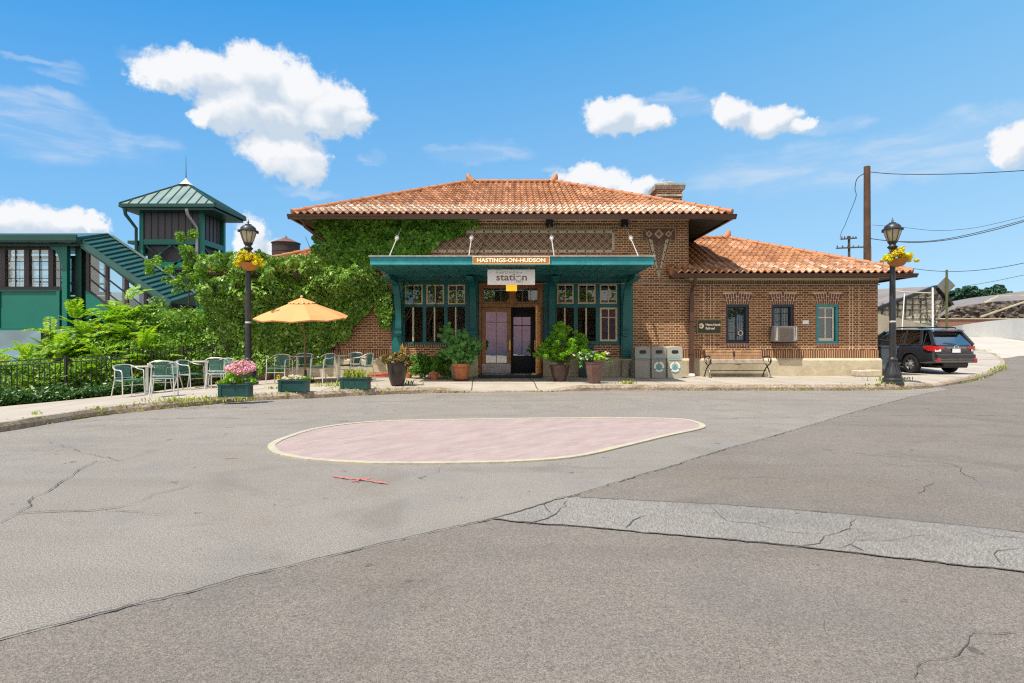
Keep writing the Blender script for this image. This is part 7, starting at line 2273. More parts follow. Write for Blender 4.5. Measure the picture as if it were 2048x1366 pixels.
# ------------------------------------------------------------------ lift tower
TY = 32.0
tx = lambda px: X_(px, TY); tz = lambda py: Z_(py, TY)
x0_, x1_ = tx(279), tx(406); y0_, y1_ = TY, TY+2.55
r = thing('lift_tower', 'dark metal-clad lift tower with a green pyramid roof and a spike', 'tower', ((x0_+x1_)/2, TY, -4))
zb_, zt_ = tz(478), tz(416)
mb = MB(); mb.box(x0_+.2, x1_-.2, y0_+.04, y1_-.04, zb_, zt_)
mb.box(x0_+.3, x1_-.3, y0_+.25, y1_-.25, -4, zb_-.02)
clad = build('cladding', mb, M['panelgrey'], r)
mb = MB()
n = 8
for k in range(n+1):
    x = x0_+.25+k*(x1_-x0_-.5)/n; mb.box(x-.018, x+.018, y0_+.01, y0_+.04, zb_, zt_)
for k in range(6):
    y = y0_+.25+k*(y1_-y0_-.5)/5; mb.box(x1_-.2, x1_-.165, y-.018, y+.018, zb_, zt_)
build('batten', mb, M['black'], clad)
for (x, y) in ((x0_, y0_), (x1_-.22, y0_), (x0_, y1_-.22), (x1_-.22, y1_-.22)):
    mb = MB(); mb.box(x, x+.22, y-.02, y+.20, -4, zt_); build('corner_post', mb, M['bridge_green'], r)
mb = MB()
for z in (tz(489), tz(535), tz(600)):
    mb.box(x0_+.22, x1_-.22, y0_-.0, y0_+.12, z, z+.30); mb.box(x1_-.12, x1_, y0_+.2, y1_-.22, z, z+.30)
build('ring_beam', mb, M['bridge_green'], r)
mb = MB()
for (za, zb2) in ((tz(534), tz(489)), (tz(599), tz(535))):
    for (a, b) in ((x0_+.22, (x0_+x1_)/2), ((x0_+x1_)/2, x1_-.22)):
        mb.bar((a, y0_+.05, za), (b, y0_+.05, zb2), .12, .10, 0, up=(0,1,0)); mb.bar((b, y0_+.14, za), (a, y0_+.14, zb2), .12, .08, 0, up=(0,1,0))
    mb.bar((x1_-.05, y0_+.2, za), (x1_-.05, y1_-.22, zb2), .10, .10); mb.bar((x1_-.15, y0_+.2, zb2), (x1_-.15, y1_-.22, za), .10, .08)
build('cross_brace', mb, M['bridge_dark'], r)
ov = 1.05
ez0, ez1 = tz(419), tz(407)
fx0_, fx1_ = tx(240)+.55, tx(430)-.35
hx0_, hx1_, hy0_, hy1_ = X_(238, 31.25), X_(430, 31.25), 31.25, 34.9
mb = MB(); ap = Vector(((hx0_+hx1_)/2, (hy0_+hy1_)/2, Z_(366, (hy0_+hy1_)/2)))
zE = Z_(407, hy0_)
mb.add([(hx0_,hy0_,zE),(hx1_,hy0_,zE),(hx1_,hy1_,zE),(hx0_,hy1_,zE),tuple(ap)], [(0,1,4),(1,2,4),(2,3,4),(3,0,4)])
rf = build('roof', mb, M['tower_roof'], r)
mb = MB(); zF = Z_(419, hy0_)
mb.box(hx0_, hx1_, hy0_-.03, hy0_+.06, (zE+zF)/2-.02, zE); mb.box(hx0_, hx1_, hy1_-.06, hy1_+.03, (zE+zF)/2-.02, zE); mb.box(hx0_-.03, hx0_+.0, hy0_, hy1_, (zE+zF)/2-.02, zE); mb.box(hx1_, hx1_+.03, hy0_, hy1_, (zE+zF)/2-.02, zE)
mb.box(hx0_+.12, hx1_-.12, hy0_+.10, hy1_-.10, zF, (zE+zF)/2-.02)
mb.add([(hx0_+.15,hy0_+.15,zF),(hx1_-.15,hy0_+.15,zF),(hx1_-.15,hy1_-.15,zF),(hx0_+.15,hy1_-.15,zF),(x0_,y0_,zF-.03),(x1_,y0_,zF-.03),(x1_,y1_,zF-.03),(x0_,y1_,zF-.03)], [(0,1,5,4),(1,2,6,5),(2,3,7,6),(3,0,4,7)])
build('fascia', mb, M['bridge_dark'], rf)
mb = MB()
for k in range(1, 10):   # standing seams on the front and right slopes
    x = hx0_+(hx1_-hx0_)*k/10; t = 1-abs(2*k/10-1)
    e = Vector((x, hy0_, zE+.02)); mid = (hy0_+hy1_)/2
    mb.bar(e, Vector((x, hy0_+(mid-hy0_)*t*.99, zE+(ap.z-zE)*t*.99+.02)), .05, .05)
    y = hy0_+(hy1_-hy0_)*k/10
    mb.bar(Vector((hx1_, y, zE+.02)), Vector((hx1_-(hx1_-ap.x)*t*.99, y, zE+(ap.z-zE)*t*.99+.02)), .05, .05)
for c_0 in ((hx0_,hy0_),(hx1_,hy0_),(hx1_,hy1_),(hx0_,hy1_)): mb.bar(Vector((c_0[0], c_0[1], zE+.03)), ap+Vector((0,0,.03)), .10, .06)
build('roof_seam', mb, M['bridge_dark'], rf)
mb = MB(); mb.lathe([(.42,-.12),(.20,.06),(.06,.22),(.02,.30)], tuple(ap+Vector((0,0,-.02))), 8); build('roof_cap', mb, M['cream_w'], rf)
mb = MB(); mb.tube([ap+Vector((0,0,.2)), Vector((ap.x, ap.y, Z_(312, ap.y)))], [.03, .008], 6); build('spike', mb, M['iron'], r)
for px, xx in ((270, x0_-.12), (401, x1_-.28)):
    mb = MB(); mb.tube([(xx-.25, hy0_+.08, zF+.05), (xx-.22, hy0_+.1, zF-.25), (xx, y0_-.10, zF-.9), (xx, y0_-.10, tz(520))], [.10,.09,.08,.08], 10); build('downpipe', mb, M['bridge_dark'] if px < 300 else M['steel'], r, smooth=True)
mb = MB(); mb.box(tx(262), x0_, TY+.3, TY+1.8, tz(505), tz(488)); mb.prism_x([(TY, tz(487)), (TY+2.2, tz(487)), (TY+2.2, tz(483)), (TY, tz(481))], tx(255), x0_); build('landing', mb, M['bridge_dark'], r)

# water tank far behind
WTY = 80.0
c = at(572, 520, WTY); rr = 28*WTY/S
r = thing('water_tank', 'old rusty cylindrical water tank with a conical roof beyond the vine', 'water tank', (c.x, WTY, -4))
zt_ = Z_(487.5, WTY)
mb = MB(); mb.lathe([(rr*.94, zt_-4.2), (rr*.94, zt_)], (c.x, WTY, 0), 40); tk = build('tank', mb, M['rust'], r, smooth=True)
mb = MB()
for k in range(5): mb.lathe([(rr*.955, zt_-.4-k*.8), (rr*.955, zt_-.33-k*.8)], (c.x, WTY, 0), 40)
build('hoop', mb, M['rust'], tk)
mb = MB(); mb.lathe([(rr, zt_), (rr, zt_+.08), (rr*.45, zt_+.55), (rr*.10, zt_+.85), (rr*.08, zt_+1.0), (.02, zt_+1.05), (.02, zt_+1.35)], (c.x, WTY, 0), 40); build('roof', mb, M['rustroof'], r)
for k in range(4):
    a = PI/4+k*PI/2; mb = MB(); mb.bar((c.x+rr*.8*math.cos(a), WTY+rr*.8*math.sin(a), zt_-4.2), (c.x+rr*1.0*math.cos(a), WTY+rr*1.0*math.sin(a), -4), .25); build('leg', mb, M['rust'], r)

# ------------------------------------------------------------------ utility poles, wires, road sign
PY = 26.0
c = at(1734.5, 400, PY)
r = thing('utility_pole', 'thick brown wooden utility pole behind the plain wing roof', 'utility pole', (c.x, PY, 0.3))
mb = MB(); mb.tube([(c.x+.02, PY, -.2), (c.x, PY, 4), (c.x-.01, PY, Z_(333, PY))], [.17,.155,.135], 16); build('pole', mb, M['pole_wood'], r, smooth=True)
mb = MB(); mb.box(c.x-.03, c.x+.03, PY-.17, PY-.13, 2, 4.2); mb.tube([(c.x+.10, PY-.12, 5.6), (c.x+.09, PY-.12, 1)], .025, 6); build('conduit', mb, M['steel'], r)
P2Y = 62.0
c2 = at(1698, 500, P2Y)
r = thing('crossarm_pole', 'distant weathered pole with two crossarms behind the wing roof', 'utility pole', (c2.x, P2Y, 0))
mb = MB(); mb.tube([(c2.x+.1, P2Y, -3), (c2.x, P2Y, Z_(472, P2Y))], [.16,.12], 10); build('pole', mb, M['bark'], r, smooth=True)
for a, b, pz in ((1680,1712,478),(1671,1728,496)):
    mb = MB(); mb.bar((X_(a, P2Y), P2Y-.15, Z_(pz+1, P2Y)), (X_(b, P2Y), P2Y-.15, Z_(pz-1.5, P2Y)), .12, .14)
    ca = build('crossarm', mb, M['bark'], r)
    mb = MB()
    for k in range(6): x = X_(a+2+(b-a-4)*k/5, P2Y); mb.lathe([(.05,0),(.07,.08),(.04,.12),(.06,.2)], (x, P2Y-.15, Z_(pz, P2Y)+.05), 8)
    build('insulator', mb, M['black'], ca)
def wire(label, pts, rad, Y0, Y1):
    n = len(pts); P = []
    for i, (px, py) in enumerate(pts): P.append(at(px, py, Y0+(Y1-Y0)*i/(n-1)))
    mb = MB(); mb.tube(catmull(P, 5), rad, 5)
    tag(build('overhead_wire', mb, M['wire']), label, 'wire', 'overhead wires from the utility poles')
wire('top overhead wire running from the thick pole over the car', [(1741,344),(1790,348),(1880,348.5),(1960,346),(2048,341),(2130,334)], .017, 26, 22)
wire('loose wire looping from the pole top down to the crossarm pole', [(1728,347),(1714,358),(1710,378),(1712,394),(1700,425),(1690,450),(1682,467),(1680,478)], .022, 26, 60)
wire('sagging overhead wire passing behind the lantern near the car', [(1741,477),(1770,481),(1830,485),(1900,479),(1980,462),(2048,443),(2130,418)], .018, 26, 22)
wire('second sagging wire just above the one behind the lantern', [(1741,477.5),(1800,483),(1870,481),(1950,466),(2048,440),(2130,412)], .014, 26, 22)
wire('thin faint wire level with the top of the lantern near the car', [(1745,450),(1800,454),(1870,461),(1940,457),(2000,445),(2048,433),(2130,410)], .009, 28, 25)
wire('wire crossing the top of the diamond road sign', [(1800,532),(1840,539),(1893,543),(1950,541),(2000,535),(2048,526),(2130,508)], .014, 30, 24)
wire('lowest thin wire sloping above the far roofs', [(1925,573),(1980,564),(2048,550),(2130,534)], .010, 30, 24)
SYp = 27.0
c = at(1893.5, 600, SYp)
r = thing('road_sign', 'grey back of a diamond road sign on a green post', 'road sign', (c.x, SYp, gz(c.x, SYp)))
mb = MB(); mb.box(c.x-.04, c.x+.04, SYp-.03, SYp+.03, gz(c.x, SYp), Z_(539.5, SYp)); build('post', mb, mat('green_sign_post', (0.10,0.11,0.04), .6), r)
mb = MB(); q = 18.5*SYp/S; cz_ = Z_(571, SYp)
mb.prism_y([(c.x-q, cz_), (c.x, cz_-q), (c.x+q, cz_), (c.x, cz_+q)], SYp+.032, SYp+.045); build('sign_plate', mb, mat('sign_back', (0.17,0.18,0.17), .5, metal=.3), r)

# ------------------------------------------------------------------ right background: parapet, low wall, ruined sheds, trees
pr = [(1893,683,655),(1905,676,653),(1925,674,650),(1950,672.5,646),(1975,672,642.5),(2000,671.5,640),(2025,671.5,638),(2048,672,637),(2100,673,636),(2200,676,634)]
Yp = [44,42,40.5,39.5,38.5,37.5,36.5,35.5,34,31]
mb = MB()
for (px, pb, pt), Y in zip(pr, Yp):
    a = at(px, pb, Y); b = at(px, pt, Y)
    if pb > 676: b.z = max(b.z, a.z+.2)
    mb.v += [(a.x, Y, a.z-.4), (b.x, Y, b.z), (b.x+.15, Y+.30, b.z), (a.x+.15, Y+.3, a.z-.4)]
n = len(pr)
for i in range(n-1):
    for q in range(3): mb.f.append((4*i+q, 4*i+4+q, 4*i+5+q, 4*i+1+q)); mb.m.append(0)
o = build('bridge_parapet', mb, M['parapet']); tag(o, 'pale curved concrete bridge parapet behind the parked car', 'parapet')
bm = bmesh.new(); bm.from_mesh(o.data); bmesh.ops.recalc_face_normals(bm, faces=bm.faces); bm.to_mesh(o.data); bm.free()
# pale concrete roadway of the bridge
cp = [(1955,704),(1990,706),(2048,709),(2200,716),(2200,690),(2048,673.5),(1990,673),(1935,676),(1905,684),(1925,693)]
mb = MB(); P = []
for (px, py), Y in zip(cp, [27.5,27.3,27,26.5,31,35.4,38.0,40.0,42,34]): P.append(at(px, py, Y))
road = [Vector((p.x, p.y, 0)) for p in P]
sheet('bridge_road', [(p.x, p.y) for p in road], 0.006, mat('pale_road_concrete', (0.40,0.365,0.32), .9, var=.1, scale=.6), 1.2)
# beige retaining wall beyond the bin, brick wall
mb = MB(); a = at(1761, 690, 40); b = at(1905, 690, 47)
mb.add([(X_(1740,38),38,-1),(X_(1905,47),47,-1),(X_(1905,47),47,Z_(661,47)),(X_(1740,38),38,Z_(624,38)),(X_(1740,38),38.4,-1),(X_(1905,47),47.4,-1),(X_(1905,47),47.4,Z_(661,47)),(X_(1740,38),38.4,Z_(624,38))], [(0,1,2,3),(7,6,5,4),(3,2,6,7),(1,5,6,2),(0,3,7,4)])
tag(build('retaining_wall', mb, M['beigewall']), 'beige sloping retaining wall behind the spiked fence', 'wall')
BWY = 62.0
mb = MB(); mb.box(X_(1880,BWY), X_(2120,BWY), BWY, BWY+.4, -2, Z_(638.5,BWY)); 
rb_ = thing('brick_wall', 'low red brick wall with a pale coping in front of the ruined shed', 'wall', (X_(1950,BWY), BWY, 0))
build('wall', mb, M['redbrick'], rb_)
mb = MB(); mb.box(X_(1878,BWY), X_(2122,BWY), BWY-.1, BWY+.5, Z_(638.5,BWY), Z_(636.5,BWY)); build('coping', mb, M['beigewall'], rb_)
# ruined shed with flaking gable and sagging roof
RY = 75.0
def rp(px, py, Y=RY): v = at(px, py, Y); return (v.x, v.y, v.z)
r = thing('ruined_shed', 'ruined grey shed with a flaking pale gable and sagging roof', 'shed', rp(1880, 640))
mb = MB()
prof = [(1740,646),(2060,646),(2060,640),(1905,618),(1890,595),(1874,574),(1850,584),(1810,598),(1770,612),(1740,622)]
pts = [(X_(a,RY), Z_(b,RY)) for a, b in prof]
mb.prism_y(pts, RY, RY+.5); build('gable_wall', mb, M['ruin'], r)
mb = MB()
mb.add([rp(1700,626,RY-.6), rp(1870,571.5,RY-.6), rp(1876,571,RY-.6), rp(1909,617,RY-.6)], [(0,1,2,3)])
mb = MB()
for a, b in (((1738,623),(1872,573)), ((1873,572),(1892,596)), ((1892,596),(1906,618))): mb.bar(rp(*a, RY-.3), rp(*b, RY-.3), .8, .35)
build('roof_edge', mb, M['black'], r)
mb = MB(); A1 = rp(1738,622,RY); A2 = rp(1872,572.5,RY); far = RY+26
mb.add([A1, A2, (A2[0]-9, far, A2[2]+1.2), (A1[0]-9, far, A1[2]+1.6)], [(0,1,2,3)]); mb.add([(v[0], v[1], v[2]-.3) for v in (A1, A2, (A2[0]-9, far, A2[2]+1.2), (A1[0]-9, far, A1[2]+1.6))], [(3,2,1,0)])
build('roof', mb, M['asph_shingle'], r)
mb = MB()
rg = random.Random(5)
for k in range(9):
    x = 1765+k*15; mb.bar(rp(x, 640, RY-.1), rp(x+rg.uniform(-3,3), 606-abs(k-7)*-1.5-12, RY-.1), .09)
for y in (597, 608, 620, 632): mb.bar(rp(1750+max(0,(612-y))*2.2, y, RY-.15), rp(1905, y+rg.uniform(-2,2), RY-.15), .09)
build('wall_timber', mb, M['ruin_dark'], r)
R2 = 68.0
r = thing('collapsed_shed', 'long collapsed shed with a low grey roof and tangled dark timbers', 'shed', rp(1980, 630, R2))
mb = MB()
fr = [(1880,634),(1905,618),(1940,610),(1990,603),(2048,600),(2140,596)]; bk_ = [(1880,622),(1905,602.5),(1940,596),(1990,590),(2048,582),(2140,572)]
for (a, b), (c_0, d_) in zip(fr, bk_): mb.v += [rp(a, b, R2), rp(c_0, d_, R2+14)]
for i in range(len(fr)-1): mb.f.append((2*i, 2*i+2, 2*i+3, 2*i+1)); mb.m.append(0)
b0 = len(mb.v); mb.v += [(v[0], v[1], v[2]-.3) for v in mb.v[:b0]]
for i in range(len(fr)-1): mb.f.append((b0+2*i+1, b0+2*i+3, b0+2*i+2, b0+2*i)); mb.m.append(0)
build('roof', mb, M['asph_shingle'], r)
mb = MB(); rg = random.Random(15)
mb.v = []
nx = 40; 
for i in range(nx+1):
    px = 1884+i*6.4; top = float(np.interp(px, [p[0] for p in fr], [p[1] for p in fr]))
    for j in range(7): mb.v.append(rp(px, top+(640-top)*j/6, R2-.3-rg.uniform(0, .5)))
for i in range(nx):
    for j in range(6): a = i*7+j; mb.f.append((a, a+1, a+8, a+7)); mb.m.append(0)
build('collapsed_wall', mb, M['ruin_dark'], r)
mb = MB()
for k in range(46):
    x = 1890+rg.random()*190; y = 612+rg.random()*24; mb.bar(rp(x, y, R2-1.7), rp(x+rg.uniform(4, 26), y-rg.uniform(-6, 14)*.6, R2-1.9), rg.uniform(.06, .14))
build('fallen_beam', mb, M['ruin_dark'], r)
mb = MB()
for a, b in (((1968,606),(1997,592)),((1997,592),(2120,588)),((1960,634),(2048,604))): mb.bar(rp(*a, R2-2), rp(*b, R2-2), .16)
build('pipe_frame', mb, M['beigewall'], r)
mb = MB(); FPY = 40.0
a = at(1804,692,FPY); 
fr_ = thing('fence_frame', 'pale peeling goalpost-like pipe frame behind the spiked fence', 'frame', (a.x, FPY, .5))
for (p, q, rr_, mm) in (((1803,650),(1809,587),.035,'white'), ((1865.5,660),(1865.5,575),.06,'white')):
    mb = MB(); mb.tube([at(p[0],p[1]+25,FPY), at(*q,FPY)], rr_, 8); build('upright', mb, M[mm], fr_)
mb = MB(); mb.tube([at(1809,584,FPY), at(1862,586,FPY)], .04, 6); mb.tube([at(1790,582,FPY), at(1809,584,FPY)], .04, 6); build('crossbar', mb, M['beigewall'], fr_)
# distant wooded hill: individual crowns
tr = [(1788,592,16,10),(1815,590,14,8),(1838,588,16,9),(1857,588,14,8),(1905,594,16,12),(1922,590,16,14),(1938,586,15,13),(1952,590,15,12),(1962,594,14,11),(1985,588,14,12),(1996,584,12,11),(2008,592,14,9),(2022,594,12,6),(1950,600,30,10),(1990,600,30,8)]
TL = ['first','second','third','fourth','fifth','sixth','seventh','eighth','ninth','tenth','eleventh','twelfth','thirteenth','fourteenth','fifteenth']
for i, (px, py, rw, rh) in enumerate(tr):
    Y = 170.0+i % 3*6; c = at(px, py, Y); k = Y/S
    bushy('distant_tree', f'{TL[i]} dark blue-green tree crown on the far hill, counted from the lamp', 'tree', (c.x, Y, c.z), (rw*k*.95, 3, rh*k), 30, rh*k*.42, 40, 1.0, M['farleaf'], 'trees on the far hill', .3, base_z=c.z-rh*k-6, seed=400+i, stems=2, low=5.0)
mb = MB(); hx_ = np.linspace(40, 260, 40)
for row, (y, z) in enumerate(((150,-2),(185,10.5),(260,14),(400,10))):
    for x in hx_: mb.v.append((x, y, z+math.sin(x*.09)*1.0*(z > 0)))
for q in range(3):
    for i in range(39): a = q*40+i; mb.f.append((a, a+1, a+41, a+40)); mb.m.append(0)
tag(build('wooded_hill', mb, stonemat('hill_woods', (0.02,0.05,0.03), (0.05,0.10,0.06), (0.03,0.06,0.05), .4, .4), smooth='all'), kind='structure')

# ------------------------------------------------------------------ street side behind the camera, seen in the glass
r = thing('shop_building', 'pink stucco shop building with a peach parapet across the street', 'building', (0, -16, 0))
mb = MB(); mb.box(-3.5, 16, -24, -16, 0, 4.2); mb.box(-17, -3.5, -24, -17, 0, 3.0); build('wall', mb, M['pinkwall'], r)
mb = MB(); mb.box(-3.6, 16.1, -24.1, -15.9, 4.2, 5.1); mb.box(-17.1, -3.6, -24.1, -16.9, 3.0, 4.6); build('parapet', mb, M['peach'], r)
for i, (x, z0, z1, w_) in enumerate(((-3.2,2.2,3.0,.5),(2.3,1.0,2.6,.9),(3.5,.2,2.4,1.2),(6.5,1,2.6,1.4),(-8,.2,2.2,1.4),(-12,1,2.2,1.6))):
    mb = MB(); yy = -15.97 if x > -3.5 else -16.97; mb.box(x, x+w_, yy-.1, yy+.02, z0, z1); build('window', mb, M['darkint'], r)
for i, (x, y, h) in enumerate(((-8,-28,8.5),(-2,-30,7.5),(7,-29,9),(14,-27,8),(-15,-26,9),(21,-22,8))):
    bushy('street_tree', ['round tree behind the low part of the pink building','tree behind the step in the pink building','tallest tree behind the pink building','tree behind the tall part of the pink building','tree beyond the low end of the pink building','tree beyond the tall end of the pink building'][i], 'tree', (x, y, h*.72), (3.0, 2.2, 2.6), 40, .9, 50, .35, M['bush'], 'trees across the street', .18, base_z=0, seed=500+i, stems=4)
for i, (px, py, Y, H, L, lab) in enumerate([(50,690,17.0,3.0,.9,'sumac rising in front of the gap under the green girder'), (100,650,17.8,3.4,.95,'reddish-tipped sumac just outside the bridge column'), (150,625,18.4,3.8,1.0,'sumac crossing in front of the green bridge column'),
      (255,585,18.9,4.0,1.0,'sumac with the highest fronds under the stair roof'), (215,635,17.9,3.4,.9,'sumac leaning towards the covered stair windows'), (10,720,16.2,2.6,.8,'sumac at the outer end of the ring-topped fence'), (170,720,16.6,2.5,.8,'short sumac close behind the ring-topped fence')]):
    top = at(px, py, Y); frond_plant(lab, top.x, Y, top.z-H*.95, H, 60, L*1.1, 700+i)
# ------------------------------------------------------------------ parked estate car
def make_car(loc, yaw):
    r = thing('parked_car', 'charcoal estate car parked on the pavement, seen from behind', 'car', loc, yaw)
    def obj_(name, mb, mats, parent=r, **k): return build(name, mb, mats, parent, world=False, **k)
    WH = 2.74
    # stations along y: (y, half width, sill z, mid z, belt z, top z of centre)
    st_ = [(-1.03,.60,.50,.66,.88,.90),(-1.01,.74,.42,.64,.97,.99),(-.95,.84,.37,.62,1.01,1.03),(-.80,.885,.33,.62,1.02,1.04),(-.45,.905,.30,.60,1.015,1.035),(0,.91,.28,.60,1.005,1.02),(.5,.91,.26,.58,.995,1.01),(1.2,.905,.25,.58,.98,1.0),(1.9,.90,.25,.57,.965,.99),(2.35,.895,.26,.57,.95,.985),(2.75,.89,.28,.57,.91,.97),(3.2,.87,.30,.57,.84,.90),(3.5,.82,.33,.56,.76,.82),(3.68,.72,.38,.55,.68,.72),(3.74,.55,.42,.54,.62,.64)]
    mb = MB(); ring = 0
    for (y, w, zl, zm, zb, zt) in st_:
        half = [(0,zl),(w*.72,zl),(w*.93,zl+.05),(w*.985,zl+.16),(w*1.0,zm),(w*.985,zm+(zb-zm)*.45),(w*.965,zb-.05),(w*.90,zb-.005),(w*.6,zb+(zt-zb)*.7),(0,zt)]
        full = half+[(-x, z) for x, z in half[-2:0:-1]]
        ring = len(full)
        mb.v += [(x, y, z) for x, z in full]
    for i in range(len(st_)-1):
        for j in range(ring): a = i*ring+j; b = i*ring+(j+1) % ring; mb.f.append((a, b, b+ring, a+ring)); mb.m.append(0)
    mb.f.append(tuple(range(ring))[::-1]); mb.m.append(0); mb.f.append(tuple((len(st_)-1)*ring+j for j in range(ring))); mb.m.append(0)
    body = obj_('body', mb, M['carpaint'], smooth='all')
    bm = bmesh.new(); bm.from_mesh(body.data); bmesh.ops.recalc_face_normals(bm, faces=bm.faces); bm.to_mesh(body.data); bm.free()
    # wheel arches cut out, then the cutters are removed
    cut = MB()
    for y in (0, WH):
        cut.tube([(-1.2, y, .34), (-.62, y, .34)], .395, 32); cut.tube([(.62, y, .34), (1.2, y, .34)], .395, 32)
    co = build('arch_cut', cut, M['black'])
    co.matrix_world = r.matrix_world
    bm = bmesh.new(); bm.from_mesh(co.data); bmesh.ops.recalc_face_normals(bm, faces=bm.faces); bm.to_mesh(co.data); bm.free()
    loc_, rot_ = r.location.copy(), r.rotation_euler.copy()
    r.location = (0,0,0); r.rotation_euler = (0,0,0)
    s1 = body.modifiers.new('s', 'SUBSURF'); s1.levels = 2; s1.render_levels = 2
    md = body.modifiers.new('b', 'BOOLEAN'); md.operation = 'DIFFERENCE'; md.object = co; md.solver = 'EXACT'
    dg = bpy.context.evaluated_depsgraph_get(); dg.update()
    me = bpy.data.meshes.new_from_object(body.evaluated_get(dg)); body.modifiers.clear(); body.data = me
    if len(me.materials) == 0: me.materials.append(M['carpaint'])
    bpy.data.objects.remove(co)
    r.location = loc_; r.rotation_euler = rot_
    body.data.polygons.foreach_set('use_smooth', [True]*len(body.data.polygons)); body.data.set_sharp_from_angle(angle=R(40))
    # greenhouse: glass volume, roof skin and pillars
    gh = [(-.93,.80,.60,1.50,-.66),]
    bot = lambda y: np.interp(y, [-.95,-.5,1.5,2.4], [.80,.845,.84,.78])
    rear_b, rear_t, fr_b, fr_t = -.97, -.60, 2.38, 1.50
    B = [(-.76, rear_b, 1.015), (.76, rear_b, 1.015), (.845, .2, 1.0), (.84, 1.6, .98), (.76, fr_b, .965), (-.76, fr_b, .965), (-.84, 1.6, .98), (-.845, .2, 1.0)]
    Tt = [(-.56, rear_t, 1.50), (.56, rear_t, 1.50), (.635, .2, 1.555), (.63, 1.0, 1.55), (.57, fr_t, 1.50), (-.57, fr_t, 1.50), (-.63, 1.0, 1.55), (-.635, .2, 1.555)]
    mb = MB(); mb.v = B+Tt
    for i in range(8): mb.f.append((i, (i+1) % 8, 8+(i+1) % 8, 8+i)); mb.m.append(0)
    mb.f.append(tuple(range(8, 16))); mb.m.append(0)
    obj_('window_glass', mb, M['carglass'])
    mb = MB()
    mb.v = [(x*.93, y*.98, z-.03) for x, y, z in Tt]
    # interior seats so that the glass is not empty
    mb = MB()
    for x in (-.38, .38):
        for y in (.35, 1.35): mb.box(x-.24, x+.24, y-.06, y+.06, .9, 1.28); mb.box(x-.12, x+.12, y-.05, y+.05, 1.28, 1.40)
    obj_('seat', mb, M['darkint'])
    # roof skin, slightly crowned with overhanging spoiler
    mb = MB()
    rows = [(-.74,.575,1.50,1.525),(-.60,.60,1.525,1.56),(-.2,.655,1.55,1.60),(.4,.665,1.56,1.615),(1.0,.655,1.555,1.605),(1.45,.61,1.515,1.555),(1.56,.59,1.49,1.52)]
    for (y, w, z0, z1) in rows: mb.v += [(x*w, y, z0+(z1-z0)*(1-abs(x)**2.2)) for x in np.linspace(-1, 1, 9)]
    for i in range(len(rows)-1):
        for j in range(8): a = i*9+j; mb.f.append((a, a+1, a+10, a+9)); mb.m.append(0)
    ro = obj_('roof', mb, M['carpaint'], smooth='all'); so_ = ro.modifiers.new('s', 'SOLIDIFY'); so_.thickness = .035; so_.offset = -1
    # pillars
    mb = MB()
    def pil(a, b, w, d=.03, upv=(1,0,0)): mb.bar(a, b, w, d, 0, up=upv)
    for s in (-1, 1):
        pil((s*.79, rear_b+.02, 1.01), (s*.60, rear_t-.0, 1.52), .12, .07, (s,0,0.4)); pil((s*.835, -.42, 1.0), (s*.645, -.30, 1.54), .11, .04, (s,0,.4))
        pil((s*.855, .35, .99), (s*.655, .35, 1.56), .07, .03, (s,0,.4)); pil((s*.85, 1.25, .985), (s*.65, 1.05, 1.56), .08, .03, (s,0,.4)); pil((s*.78, fr_b, .96), (s*.60, fr_t, 1.52), .08, .06, (s,0,.4))
        pil((s*.63, -.62, 1.545), (s*.65, 1.1, 1.575), .05, .04, (0,0,1))
        # quarter panel between D pillar and body
    build('pillar', mb, M['carpaint'], r, world=False, bevel=.01)
    mb = MB()
    for s in (-1, 1):
        mb.tube([(s*.862, -.45, 1.015), (s*.868, .4, 1.005), (s*.865, 1.4, .99), (s*.80, 2.2, .98)], .010, 6)
    obj_('belt_trim', mb, M['chrome'])
    mb = MB(); mb.box(-.57, .57, -.82, -.70, 1.498, 1.53); obj_('spoiler', mb, M['carpaint'], bevel=.012)
    mb = MB(); mb.box(-.14, .14, -.825, -.818, 1.505, 1.522); obj_('brake_light', mb, M['taillight'])
    for s in (-1, 1):
        mb = MB(); P = [(s*.58, -.45, 1.60), (s*.60, -.35, 1.64), (s*.60, .4, 1.665), (s*.58, 1.1, 1.645), (s*.56, 1.2, 1.60)]; mb.tube(catmull([Vector(p) for p in P], 4), .022, 8); obj_('roof_rail', mb, M['black'], smooth=True)
    # lower cladding and bumper
    mb = MB()
    mb.box(-.83, .83, -1.085, -.98, .40, .50)
    mb.box(-.80, .80, -1.10, -.99, .50, .545)
    for s in (-1, 1): mb.box(s*.905-.02, s*.905+.02, .42, WH-.42, .26, .36)
    obj_('cladding', mb, M['cladding'], bevel=.02)
    mb = MB(); mb.box(-.78, .78, -1.075, -.97, .545, .70); obj_('rear_bumper', mb, M['carpaint'], bevel=.03)
    mb = MB(); mb.box(-.50, .50, -1.04, -.93, .27, .40); obj_('under_tray', mb, M['black'], bevel=.02)
    # tail lights wrap round the corner
    for s in (-1, 1):
        mb = MB()
        P = [(s*.46,-1.045),(s*.70,-1.030),(s*.83,-.965),(s*.895,-.80),(s*.905,-.62)]
        zl = [.90,.85,.80,.82,.90]; zh = [.97,.985,.99,.985,.965]
        for (x, y), a, b in zip(P, zl, zh): mb.v += [(x, y, a), (x, y, b)]
        for i in range(4): f = (2*i, 2*i+2, 2*i+3, 2*i+1); mb.f.append(f if s > 0 else f[::-1]); mb.m.append(0)
        tl = obj_('taillight', mb, M['taillight']); q = tl.modifiers.new('s', 'SOLIDIFY'); q.thickness = .03; q.offset = 0
        mb = MB(); mb.v = [(s*.62,-1.062,.80),(s*.80,-1.0,.785),(s*.80,-1.0,.85),(s*.62,-1.062,.87)]; mb.f = [(0,1,2,3) if s > 0 else (3,2,1,0)]; mb.m = [0]
